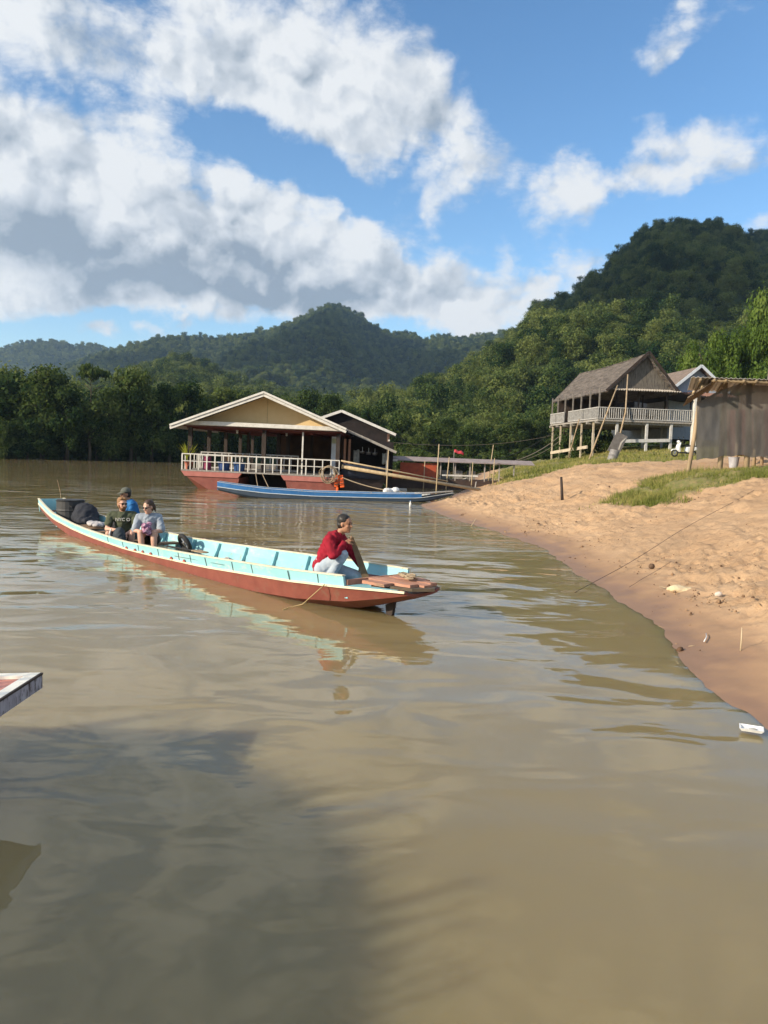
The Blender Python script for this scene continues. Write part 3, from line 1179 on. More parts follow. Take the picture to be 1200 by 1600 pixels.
def bank_trees():
    rnd = random.Random(5)
    # px, top py, width px, Y, kind
    rows = [(-30, 578, 90, 97, 'bank_broad_b'), (22, 569, 120, 96, 'bank_broad_a'), (68, 576, 84, 93, 'bank_tall_a'), (104, 604, 62, 92, 'bank_round'), (142, 571, 42, 104, 'bank_umbrella'),
            (140, 622, 62, 93, 'bank_broad_b'), (172, 606, 58, 95, 'bank_tall_b'), (206, 580, 66, 97, 'bank_tall_a'), (238, 598, 60, 98, 'bank_broad_a'), (266, 602, 52, 100, 'bank_tall_b'), (292, 597, 60, 104, 'bank_round'),
            (324, 598, 66, 110, 'bank_broad_b'), (356, 611, 56, 113, 'bank_tall_a')]
    names = {'bank_broad_a': 'broad spreading dark tree', 'bank_broad_b': 'wide bushy dark tree', 'bank_tall_a': 'tall vine-hung tree', 'bank_tall_b': 'tall narrow leafy tree', 'bank_round': 'round-crowned green tree', 'bank_umbrella': 'thin tree with a flat umbrella crown'}
    for i, (px, py, w, Y, k) in enumerate(rows):
        top = at(px, py, Y)
        base_z = .4
        lab = names[k] + ' on the far bank, ' + ORD[i] + ' from the left'
        if k == 'bank_umbrella':
            lab = 'thin bare-stemmed tree with a flat umbrella crown above the far bank'
        plant_tree(k, (top.x, Y, base_z), w * Y / FPX * 1.45, (top.z - base_z) * 1.04, rnd.uniform(0, 6.28), lab, 'tree', 'trees on the far river bank')
    # shrubs down to the water
    xs = list(range(-40, 300, 17))
    for i, px in enumerate(xs):
        Y = np.interp(px, [0, 280], [88.5, 101.5]) + rnd.uniform(-.4, 1.6)
        py = rnd.choice([632, 640, 648, 660, 655, 668])
        top = at(px + rnd.uniform(-5, 5), py, Y)
        k = rnd.choice(['bank_bush_a', 'bank_bush_b'])
        nm = 'tall' if py < 645 else ('low' if py > 658 else 'dense')
        plant_tree(k, (top.x, Y, -.1), rnd.uniform(48, 74) * Y / FPX, top.z + .1, rnd.uniform(0, 6.28), nm + ' dark shrub at the far water edge, ' + ORD[i] + ' from the left', 'shrub', 'shrubs along the far water edge', 'shrub')
    # trees behind the floating restaurant
    rows = [(388, 606, 60, 120), (420, 612, 60, 124), (450, 606, 56, 128), (482, 604, 58, 128), (515, 612, 56, 126), (548, 622, 60, 122), (585, 632, 56, 118)]
    for i, (px, py, w, Y) in enumerate(rows):
        k = ['bank_round', 'bank_tall_b', 'bank_broad_a'][i % 3]
        top = at(px, py, Y)
        plant_tree(k, (top.x, Y, .3), w * Y / FPX * 1.1, top.z - .3, rnd.uniform(0, 6.28), ['round', 'narrow', 'spreading'][i % 3] + ' green tree rising behind the floating house roof, ' + ORD[i] + ' from the left', 'tree', 'trees behind the floating house')
    # foot of the hill to the right of the floating house
    n = 0
    for px in range(612, 900, 17):
        Y = rnd.uniform(106, 128)
        py = rnd.uniform(640, 676) - max(0, px - 760) * .12
        top = at(px, py, Y)
        k = rnd.choice(['bank_round', 'bank_tall_a', 'bank_broad_b', 'bank_tall_b'])
        bz = np.interp(px, [600, 900], [.2, 3.0])
        plant_tree(k, (top.x, Y, bz), rnd.uniform(48, 70) * Y / FPX, top.z - bz, rnd.uniform(0, 6.28), 'dark tree at the hill foot right of the floating house, ' + ORD[n] + ' from left', 'tree', 'trees at the hill foot')
        n += 1
    n = 0
    for px in range(608, 900, 20):
        Y = rnd.uniform(92, 104)
        top = at(px, rnd.uniform(684, 704), Y)
        bz = float(bank_z(top.x, Y)) if top.x > shore_x(Y) else -.1
        bz = max(bz, -.1)
        plant_tree(rnd.choice(['bank_bush_a', 'bank_bush_b']), (top.x, Y, bz - .1), rnd.uniform(38, 56) * Y / FPX, max(1.5, top.z - bz), rnd.uniform(0, 6.28), 'low dark shrub behind the mooring cables, ' + ORD[n] + ' from the left', 'shrub', 'shrubs at the hill foot', 'shrub')
        n += 1
    # bright trees behind the houses on the right
    rows = [(1078, 545, 46, 84, 'bright_round'), (1100, 524, 56, 88, 'bright_tall'), (1128, 512, 60, 90, 'bright_round'), (1160, 503, 66, 92, 'bright_tall'), (1196, 497, 66, 90, 'bright_round'), (1235, 480, 70, 92, 'bright_tall'),
            (1196, 444, 66, 112, 'bright_round')]
    for i, (px, py, w, Y, k) in enumerate(rows):
        top = at(px, py, Y)
        bz = 4.5
        lab = 'sunlit bright green tree behind the houses on the right, ' + ORD[i] + ' from the left'
        if i == 6:
            lab = 'pale green treetop standing above the others at the right edge'
        plant_tree(k, (top.x, Y, bz), w * Y / FPX * 1.2, top.z - bz, rnd.uniform(0, 6.28), lab, 'tree', 'bright trees behind the houses')
    for i, (px, py, w, Y) in enumerate([(1070, 570, 40, 80), (1115, 560, 56, 80), (1150, 552, 56, 82), (1190, 548, 60, 82)]):
        top = at(px, py, Y)
        plant_tree('bright_bush', (top.x, Y, 3.8), w * Y / FPX * 1.2, top.z - 3.8, i * 1.3, 'bright green bush behind the grey gabled roof, ' + ORD[i] + ' from the left', 'shrub', 'bushes behind the grey roof', 'shrub')
    # greenery below and beside the stilt house
    for i, (px, py, w, Y, h) in enumerate([(905, 668, 30, 66, 2.6), (930, 664, 36, 68, 2.8), (955, 676, 22, 67, 2.0), (884, 672, 24, 70, 2.4), (1088, 676, 20, 62, 1.7)]):
        top = at(px, py, Y)
        bz = gz(top.x, Y)
        plant_tree('bright_bush' if i == 4 else 'bank_bush_a', (top.x, Y, bz), w * Y / FPX * 1.2, max(h, top.z - bz), i * 2.1, ['leafy bush behind the pale posts under the stilt house', 'largest bush in the shade under the stilt house deck', 'small bush beside the tall post under the stilt house', 'bush at the outer corner post of the stilt house', 'bright green bush on the slope behind the white scooter'][i], 'shrub', None, 'shrub')


def forest(name, pts, scale, sources, seed, label):
    rng = np.random.default_rng(seed)
    n = len(pts)
    me = bpy.data.meshes.new(name)
    me.vertices.add(n)
    me.vertices.foreach_set('co', pts.astype(np.float32).ravel())
    a = me.attributes.new('scl', 'FLOAT_VECTOR', 'POINT')
    s = scale * np.clip(np.exp(rng.normal(-.08, .32, n)), .45, 1.4)
    sv = np.stack([s, s, s * np.clip(np.exp(rng.normal(0, .22, n)), .65, 1.45)], 1)
    a.data.foreach_set('vector', sv.astype(np.float32).ravel())
    a = me.attributes.new('rot', 'FLOAT_VECTOR', 'POINT')
    rv = np.stack([rng.normal(0, .1, n), rng.normal(0, .1, n), rng.uniform(0, 6.28, n)], 1)
    a.data.foreach_set('vector', rv.astype(np.float32).ravel())
    a = me.attributes.new('idx', 'INT', 'POINT')
    a.data.foreach_set('value', rng.integers(0, len(sources), n).astype(np.int32))
    o = link_mesh(name, me)
    ng = bpy.data.node_groups.new(name + '_scatter', 'GeometryNodeTree')
    ng.interface.new_socket('Geometry', in_out='INPUT', socket_type='NodeSocketGeometry')
    ng.interface.new_socket('Geometry', in_out='OUTPUT', socket_type='NodeSocketGeometry')
    N, L = ng.nodes, ng.links
    gi, go = N.new('NodeGroupInput'), N.new('NodeGroupOutput')
    ip = N.new('GeometryNodeInstanceOnPoints')
    ip.inputs['Pick Instance'].default_value = True
    L.new(gi.outputs[0], ip.inputs['Points'])
    gtis = N.new('GeometryNodeGeometryToInstance')
    for src in reversed(sources):
        oi = N.new('GeometryNodeObjectInfo')
        oi.inputs['Object'].default_value = src
        oi.inputs['As Instance'].default_value = False
        g1 = N.new('GeometryNodeGeometryToInstance')
        L.new(oi.outputs['Geometry'], g1.inputs[0])
        if 'jn' not in locals():
            jn = N.new('GeometryNodeJoinGeometry')
        L.new(g1.outputs[0], jn.inputs[0])
    N.remove(gtis)
    L.new(jn.outputs[0], ip.inputs['Instance'])
    for an, dt, sock in (('scl', 'FLOAT_VECTOR', 'Scale'), ('rot', 'FLOAT_VECTOR', 'Rotation'), ('idx', 'INT', 'Instance Index')):
        na = N.new('GeometryNodeInputNamedAttribute')
        na.data_type = dt
        na.inputs['Name'].default_value = an
        out = [x for x in na.outputs if x.enabled and x.name == 'Attribute'][0]
        L.new(out, ip.inputs[sock])
    L.new(ip.outputs[0], go.inputs[0])
    md = o.modifiers.new('scatter', 'NODES')
    md.node_group = ng
    tag(o, label, 'forest', kind='stuff')
    return o


def build_forests():
    rng = np.random.default_rng(42)
    # four edge trees give the crowns that the far woods repeat
    src = []
    for i, (k, px, Y) in enumerate([('jungle_a', 560, 136), ('jungle_b', 598, 133), ('jungle_c', 640, 138), ('jungle_d', 905, 126)]):
        p = at(px, 700, Y)
        t = plant_tree(k, (p.x, Y, .5 if px < 800 else 4.0), 8.5, 9.5, i, ['leafy tree at the forest edge just right of the rear roof peak', 'rounded tree at the forest edge above the dark rear roof', 'narrow tree at the forest edge right of the dark rear roof', 'broad tree at the forest edge left of the stilt house roof'][i], 'tree', None, trunk=False)
        src.append([c for c in t.children if c.name.startswith('crown')][0])
    V, _ = HILLS['karst_hill']
    p = hill_points(V, 4.3, rng)
    p[:, 2] -= 1.8
    dist = np.linalg.norm(p[:, :2], axis=1)
    forest('karst_forest', p, 7.6, src, 1, 'dense jungle covering the tall steep hill on the right')
    V, _ = HILLS['mountain']
    p = hill_points(V, 7.2, rng)
    p[:, 2] -= 3
    forest('mountain_forest', p, 10.5, src, 2, 'hazy forest covering the pointed mountain in the middle')
    V, _ = HILLS['low_hill']
    p = hill_points(V, 5.5, rng)
    p[:, 2] -= 2.5
    forest('low_hill_forest', p, 9.0, src, 3, 'dark forest on the low rounded hill behind the left bank trees')
    V, _ = HILLS['hill_far']
    p = hill_points(V, 9, rng)
    p[:, 2] -= 3
    forest('far_ridge_forest', p, 13.0, src, 4, 'blue hazy forest on the farthest ridge at the left edge')
    V, _ = HILLS['far_bank']
    p = hill_points(V, 5.0, rng)
    p[:, 2] -= 1.5
    keep = p[:, 1] > np.interp(p[:, 0], [-45, 0, 20], [101, 122, 132])
    forest('far_bank_forest', p[keep], 7.5, src, 5, 'mass of green trees on the flat land behind the far bank')


bank_trees()
build_forests()
# ------------------------------------------------------------------ floating house
HB = empty('floating_house', (-5.95, 37.6, 0), 0, 'floating restaurant house with cream gable and white railing on red pontoons', 'floating house')
HB.rotation_euler = (0, R(0.8), R(-1))
HB.location = (-6.15, 37.6, 0)
HB.scale = (.94, .94, .965)
HBM = Matrix.Translation((-6.15, 37.6, 0)) @ Matrix.Rotation(R(-1), 4, 'Z') @ Matrix.Rotation(R(0.8), 4, 'Y') @ Matrix.Diagonal((.94, .94, .965, 1))


def hb(x, y, z):
    return HBM @ Vector((x, y, z))


def build_floating_house():
    RED, PINK, W = M['red_hull'], M['pink_hull'], M['white_paint']
    # pontoons with flared bows
    for (x0, x1, b0, b1) in ((-4.1, -.95, -2.2, -1.25), (1.1, 4.15, 1.75, 4.15)):
        mb = MB()
        ys = [(0.0, .62, 0), (.9, -.25, 1), (16, -.25, 1), (16, .62, 0)]
        sec = []
        for (y, q) in ((0.02, 0.0), (1.1, 1.0), (16.0, 1.0)):
            bz = .62 - .92 * q if q else -.12
            t = 0.25 if not q else 0.0
            sec.append([(x0 + .25, y, .6), (b0 + (x0 - b0) * (0 if q < 1 else .55), y, -.3), (b1 + (x1 - b1) * (0 if q < 1 else .5), y, -.3), (x1 - .12, y, .6)])
        vs = [p for s in sec for p in s]
        fs = [(0, 1, 2, 3), (11, 10, 9, 8)]
        for k in range(2):
            for i in range(4):
                j = (i + 1) % 4
                fs.append((k * 4 + i, k * 4 + 4 + i, k * 4 + 4 + j, k * 4 + j))
        mb.add(vs, fs)
        p = mb.build('pontoon', RED, HB)
        b = MB()
        sl = .18
        b.prism([(x0, -.04, .845), (x0 + sl, -.04, .6), (x1 - (sl if x0 < 0 else .02), -.04, .6), (x1, -.04, .845)], (0, .3, 0))
        b.build('edge_band', PINK, p)
    # black sheet stands in for the gap's shade; then the dark right hull
    MB().box((.08, 2.2, .32), (2.1, .06, 1.0)).build('gap_shade_sheet', M['black'], HB)
    h = MB()
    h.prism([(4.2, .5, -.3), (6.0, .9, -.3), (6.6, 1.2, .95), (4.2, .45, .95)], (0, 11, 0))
    h.build('side_hull', mat('dark_side_hull', (.03, .022, .02), (.05, .034, .028), 3, .7, .3), HB)
    t = MB()
    n = 10
    vs, fs = [], []
    for i in range(n + 1):
        x = 4.2 + 2.3 * i / n
        for k in range(5):
            z = 1.62 - .72 * k / 4 - .12 * (i / n) - .06 * math.sin(3.1 * i / n) * (1 if k < 2 else .3)
            vs.append((x, .38 - .05 * math.sin(i * 2.1 + k) + .03 * k + .7 * (i / n) ** 2, z))
    for i in range(n):
        for k in range(4):
            a = i * 5 + k
            fs.append((a, a + 1, a + 6, a + 5))
    t.add(vs, fs)
    o = t.build('side_tarp', mat('navy_tarp', (.02, .028, .05), (.03, .04, .065), 4, .55, .35), HB, smooth=True)
    o.modifiers.new('thick', 'SOLIDIFY').thickness = .012
    # deck
    d = MB()
    d.box((0.02, 9.2, .89), (8.3, 18.4, .07))
    d.build('deck', M['weathered'], HB)
    MB().box((5.45, 6.4, .985), (2.4, 10.6, .06)).build('kitchen_floor', M['dark_wood'], HB)
    # railing
    rail = MB()
    rail.box((.02, .02, 1.72), (8.24, .05, .05))
    rail.box((.02, .02, 1.36), (8.2, .035, .035))
    rail.box((-4.08, 2.5, 1.72), (.05, 4.9, .05))
    rail.box((-4.08, 2.5, 1.36), (.035, 4.9, .035))
    rl = rail.build('railing', W, HB)
    for i in range(20):
        x = -4.08 + 8.2 * i / 19
        MB().box((x, .02, 1.31), (.05 if i % 3 else .065, .046, .77)).build('railing_post', W, rl)
    for i in range(1, 9):
        MB().box((-4.08, .6 * i, 1.31), (.046, .045, .77)).build('railing_post', W, rl)
    # inner bench backs
    ib = MB()
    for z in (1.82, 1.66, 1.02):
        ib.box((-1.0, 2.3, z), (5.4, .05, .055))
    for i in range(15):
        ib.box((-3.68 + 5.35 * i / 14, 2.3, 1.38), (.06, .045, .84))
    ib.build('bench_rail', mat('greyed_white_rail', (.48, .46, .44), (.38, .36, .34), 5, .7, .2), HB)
    MB().box((-1.0, 2.55, 1.3), (5.4, .4, .05)).build('bench_seat', M['wood'], HB)
    # columns
    for (x, ys, w) in ((-3.75, (.3, 4.3, 8.6, 13.0, 17.4), .20), (.12, (.32, 5.2, 9.0), .22), (2.15, (.28,), .075), (4.0, (.3, 4.5, 8.6), .2), (-1.9, (6.4, 11.8), .16), (1.9, (6.6, 11.8), .16)):
        for y in ys:
            MB().box((x, y, 2.0), (w, w, 2.15)).build('column', W if w < .1 else M['dark_wood'], HB)
    # ceiling with joists
    c = MB()
    c.box((0.1, 4.7, 3.13), (8.3, 9.4, .05))
    c.box((-2.4, 13.9, 3.13), (3.4, 9.0, .05))
    for i in range(20):
        y = .5 + i * .93
        c.box((0.1 if y < 9.3 else -2.4, y, 3.065), (8.2 if y < 9.3 else 3.3, .08, .07))
    for x in (-2.6, 0, 2.6):
        c.box((x, 4.7, 3.0), (.12, 9.2, .06))
    c.build('ceiling', M['maroon'], HB)
    # roof
    ax, az, sl = .2, 4.93, .385
    def zr(x):
        return az - abs(x - ax) * sl
    rf = MB()
    for (xa, xb, y0, y1) in ((-4.5, ax, -.72, 18.4), (ax, 4.42, -.72, 9.6), (4.42, 7.0, 1.4, 9.6)):
        rf.prism([(xa, y0, zr(xa)), (xb, y0, zr(xb)), (xb, y0, zr(xb) - .05), (xa, y0, zr(xa) - .05)], (0, y1 - y0, 0))
    for i in range(44):
        y = -.6 + i * .43
        rf.bar((-4.5, y, zr(-4.5) + .012), (ax, y, zr(ax) + .012), .05, .03)
        if y < 9.5:
            rf.bar((ax, y, zr(ax) + .012), (4.42, y, zr(4.42) + .012), .05, .03)
    r = rf.build('roof', M['roof_sheet'], HB)
    tr = MB()
    for (xa, xb) in ((-4.55, ax + .01), (4.46, ax - .01)):
        tr.bar((xa, -.745, zr(xa) + .005), (xb, -.745, zr(xb) + .005), .05, .10)
        tr.bar((xa, -.70, zr(xa) - .135), (xb, -.70, zr(xb) - .135), .04, .12)
    tr.build('rake_board', W, r)
    MB().bar((4.44, 1.38, zr(4.44) - .03), (7.05, 1.38, zr(7.05) - .03), .05, .13).build('lean_to_edge', M['weathered'], r)
    MB().box((-4.52, 4.4, zr(-4.5) - .06), (.05, 10.2, .16)).build('eave_board', W, r)
    g = MB()
    g.prism([(-4.0, .58, 3.22), (4.3, .58, 3.22), (ax, .58, zr(ax) - .08)], (0, .05, 0))
    gw = g.build('gable_wall', M['gable'], HB)
    MB().box((ax, .572, 4.0), (.02, .012, 1.3)).build('batten', mat('gable_batten', (.46, .34, .18), None, 5), gw)
    MB().box((.05, -.12, 3.30), (8.2, .16, .20)).build('fascia_beam', M['white_paint'], HB, bevel=.01)
    # soffit of the front overhang
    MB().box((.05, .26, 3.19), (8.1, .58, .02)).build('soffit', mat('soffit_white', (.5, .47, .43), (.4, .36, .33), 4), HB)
    # interior: back wall, doorway, kitchen wall
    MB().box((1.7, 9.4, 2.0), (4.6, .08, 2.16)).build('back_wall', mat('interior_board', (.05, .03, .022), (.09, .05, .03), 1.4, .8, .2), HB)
    dr = MB().box((3.66, 2.2, 1.95), (.34, .05, 2.0)).build('door', mat('pale_door', (.52, .56, .60), (.42, .44, .46), 3), HB)
    MB().box((3.66, 2.17, 2.72), (.30, .02, .26)).build('door_light', mat('door_poster', (.42, .40, .24), (.25, .3, .2), 6), dr)
    for x in (4.25, 4.5):
        MB().box((x, 1.9, 1.9), (.12, .09, 1.9)).build('door_post', mat('reddish_post_%d' % int(x * 100), (.26, .13, .08), (.2, .1, .06), 5), HB)
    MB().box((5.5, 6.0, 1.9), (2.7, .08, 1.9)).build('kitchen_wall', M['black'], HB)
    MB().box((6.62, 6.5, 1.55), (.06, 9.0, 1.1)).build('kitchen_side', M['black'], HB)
    for (x, y) in ((6.55, 1.6), (6.55, 6.0)):
        MB().box((x, y, 1.65), (.07, .07, 1.4)).build('lean_to_post', M['weathered'], HB)
    # rear house
    bx, bz, bs = 3.4, 4.72, .375
    def zb(x):
        return bz - abs(x - bx) * bs
    rb = MB()
    for (xa, xb) in ((-.1, bx), (bx, 6.9)):
        rb.prism([(xa, 9.55, zb(xa)), (xb, 9.55, zb(xb)), (xb, 9.55, zb(xb) - .05), (xa, 9.55, zb(xa) - .05)], (0, 8.5, 0))
    rr = rb.build('rear_roof', M['roof_sheet'], HB)
    tb = MB()
    for xa in (-.12, 6.94):
        tb.bar((xa, 9.52, zb(xa) - .03), (bx, 9.52, zb(bx) - .03), .05, .16)
    tb.build('rear_rake_board', W, rr)
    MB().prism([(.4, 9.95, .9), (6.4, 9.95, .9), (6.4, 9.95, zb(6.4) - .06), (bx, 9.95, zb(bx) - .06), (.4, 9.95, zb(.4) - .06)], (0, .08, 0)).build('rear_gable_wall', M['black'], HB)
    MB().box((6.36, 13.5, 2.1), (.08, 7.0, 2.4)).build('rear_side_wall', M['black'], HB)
    MB().box((6.45, 9.85, 2.6), (.16, .12, 1.6)).build('rear_post', mat('rear_post_wood', (.13, .07, .05), (.09, .05, .035), 5), HB)
    MB().box((6.5, 9.75, 3.0), (.12, .1, .1)).build('floodlight', M['white_paint'], HB)


build_floating_house()


def hb_thing(name, loc, label, cat, group=None, rz=None):
    o = empty(name, hb(*loc), R(-1) if rz is None else rz, label, cat, group)
    return o


# potted plant at the left corner
def potted_plant():
    r = hb_thing('potted_plant', (-3.82, .38, .925), 'spiky yellow-green potted plant at the left corner of the white railing', 'plant')
    MB().lathe([(.0, 0), (.15, 0), (.20, .32), (.22, .34), (.22, .38), (.18, .38), (.17, .34), (0, .33)], n=16).build('pot', mat('terracotta', (.40, .14, .09), (.3, .1, .06), 6, .8), r, smooth=False)
    rng = np.random.default_rng(3)
    V, F, T = [], [], []
    for i in range(70):
        a = rng.uniform(0, 6.28)
        lean = rng.uniform(.08, .62)
        ln = rng.uniform(.7, 1.15)
        w = .045
        base = np.array([.04 * math.cos(a), .04 * math.sin(a), .36])
        side = np.array([-math.sin(a), math.cos(a), 0])
        n0 = len(V)
        for k in range(4):
            t = k / 3
            p = base + np.array([math.cos(a), math.sin(a), 0]) * lean * ln * t ** 1.4 + np.array([0, 0, 1]) * ln * (t - .42 * lean * t * t)
            ww = w * (1 - t * .9)
            V += [p - side * ww, p + side * ww]
            T += [rng.uniform(.2, 1)] * 2
        for k in range(3):
            F.append((n0 + 2 * k, n0 + 2 * k + 1, n0 + 2 * k + 3, n0 + 2 * k + 2))
    link_mesh('leaves', np_mesh('leaves', np.array(V), np.array(F), foliage_mat('yellow_leaf', (.22, .26, .03), (.60, .55, .10)), {'tint': T}), r)


potted_plant()
for i, (x, y, h, w, c, lab) in enumerate([(-2.95, .75, .62, .42, (.30, .03, .10), 'dark pink plastic drum standing behind the white railing'), (-2.05, .8, .42, .62, (.03, .07, .22), 'dark blue plastic tub behind the white railing beside the pink drum'),
                                          (-1.25, .85, .42, .62, (.03, .09, .25), 'dark blue plastic tub behind the white railing nearest the middle column')]):
    r = hb_thing('drum' if i == 0 else 'tub', (x, y, .925), lab, 'container', None)
    m_ = mat('plastic_%d' % i, c, tuple(q * .7 for q in c), 5, .5, .4)
    k = w / 2
    if i == 0:
        MB().lathe([(0, 0), (k * .92, 0), (k, .05), (k * .96, h * .33), (k, h * .36), (k * .96, h * .66), (k, h * .7), (k * .94, h), (0, h)], n=18).build('body', m_, r)
        MB().lathe([(0, h + .0), (k * .98, h), (k * .98, h + .045), (0, h + .05)], n=18).build('lid', m_, r)
    else:
        MB().lathe([(0, 0), (k * .8, 0), (k * .95, h), (k * 1.02, h), (k * 1.02, h + .03), (k * .92, h + .03), (k * .78, .04), (0, .04)], n=18).build('body', m_, r)
        for s in (-1, 1):
            MB().tube([(s * k * 1.0, -.07, h - .02), (s * (k + .05), -.04, h - .05), (s * (k + .05), .04, h - .05), (s * k * 1.0, .07, h - .02)], .012, 6).build('handle', m_, r)

# table with chairs in the shade
for i, (x, y) in enumerate([(-2.2, 5.4), (.9, 4.4), (2.6, 6.8)]):
    r = hb_thing('table', (x, y, .925), ['wooden table in the shade behind the left columns of the floating house', 'wooden table in the shade behind the middle column of the floating house', 'wooden table deep in the floating house near the back wall'][i], 'table', 'tables in the floating house')
    MB().box((0, 0, .74), (1.3, .8, .05)).build('tabletop', M['wood'], r)
    for sx in (-1, 1):
        for sy in (-1, 1):
            MB().box((sx * .56, sy * .32, .36), (.07, .07, .72)).build('leg', M['wood'], r)

# pots and cloths hanging in the kitchen
for i, (x, z, s) in enumerate([(5.15, 2.25, .13), (5.5, 2.22, .15), (5.85, 2.2, .14)]):
    r = hb_thing('cooking_pot', (x, 3.0, z), ['leftmost', 'middle', 'rightmost'][i] + ' of three round pots hanging in the dark kitchen', 'pot', 'pots hanging in the kitchen')
    MB().lathe([(0, -s), (s * .8, -s * .9), (s, -s * .2), (s, .0), (s * .92, 0), (s * .9, -s * .2), (0, -s * .8)], n=14).build('bowl', M['metal'], r, smooth=True)
    MB().tube([(0, 0, 0), (0, 0, .22)], .012, 5).build('hook', M['metal'], r)
for i, (x, z, h, lab) in enumerate([(4.85, 2.3, .75, 'grey cloth hanging in the dark kitchen near the doorway'), (6.45, 2.2, .55, 'pale cloth hanging at the outer edge of the kitchen lean-to')]):
    mb = MB()
    vs, fs = [], []
    for a in range(7):
        for b in range(6):
            vs.append(((a / 6 - .5) * .3, .05 * math.sin(a * 1.9 + b * .4), -h * b / 5 - .03 * math.sin(a)))
    for a in range(6):
        for b in range(5):
            q = a * 6 + b
            fs.append((q, q + 1, q + 7, q + 6))
    mb.add(vs, fs)
    o = mb.build('cloth', mat('hung_cloth_%d' % i, (.34, .34, .30), (.22, .22, .2), 6), None, smooth=True)
    o.modifiers.new('thick', 'SOLIDIFY').thickness = .01
    o.location = hb(x, 2.6 if i == 0 else 1.9, z)
    o.rotation_euler = (0, 0, R(-1))
    tag(o, lab, 'cloth')
# bulbs below the ceiling
for i, (x, y) in enumerate([(-1.45, 1.0), (.95, 2.6)]):
    r = hb_thing('ceiling_lamp', (x, y, 3.04), ['small unlit ceiling lamp under the fascia left of the middle column', 'small unlit ceiling lamp right of the middle column'][i], 'lamp')
    MB().lathe([(0, 0), (.06, 0), (.06, -.04), (.03, -.06), (0, -.06)], n=10).build('holder', M['white_paint'], r)
    MB().ellipsoid((0, 0, -.11), (.055, .055, .06)).build('bulb', M['white_paint'], r, smooth=True)


# life jacket hanging at the right corner
def life_jacket():
    r = hb_thing('life_jacket', (4.18, -.12, .30), 'bright orange life jacket hanging from the right corner of the floating house', 'life jacket')
    om = mat('orange_fabric', (.78, .14, .035), (.62, .10, .025), 5, .75, .2, bump=.01)
    b = MB()
    b.box((-.13, 0, .34), (.20, .09, .52), Matrix.Rotation(R(6), 3, 'Y'))
    b.box((.12, .01, .30), (.21, .09, .48), Matrix.Rotation(R(-9), 3, 'Y'))
    b.box((.0, .06, .60), (.34, .08, .16))
    b.box((-.09, 0, -.03), (.12, .06, .2))
    b.build('vest', om, r, bevel=.03)
    for z in (.25, .42):
        MB().box((.04, -.095, z), (.54, .015, .04), Matrix.Rotation(R(-14), 3, 'Y')).build('strap', M['rubber'], r)
    MB().box((-.12, -.08, .50), (.10, .02, .06)).build('reflective_patch', M['white_paint'], r)


life_jacket()


def rope_coil():
    mb = MB()
    rng = random.Random(2)
    for k in range(6):
        pts = []
        a0, rx, rz_ = rng.uniform(0, 6), rng.uniform(.26, .42), rng.uniform(.30, .48)
        cx, cz = rng.uniform(-.12, .12), -.3 + rng.uniform(-.08, .06)
        for i in range(25):
            a = a0 + 2 * math.pi * i / 24
            pts.append((cx + rx * math.cos(a), -.06 - .03 * k + .02 * math.sin(3 * a), cz + rz_ * math.sin(a)))
        mb.tube(pts, .018, 6)
    o = mb.build('rope_coil', M['rope'], None, smooth=True)
    o.location = hb(3.65, -.06, 1.35)
    o.rotation_euler = (0, 0, R(-1))
    tag(o, 'coiled pale mooring rope hung over the right end of the white railing', 'rope')


rope_coil()
# ------------------------------------------------------------------ long wooden boats


def lerp_tab(t, tab):
    return float(np.interp(t, [a for a, b in tab], [b for a, b in tab]))


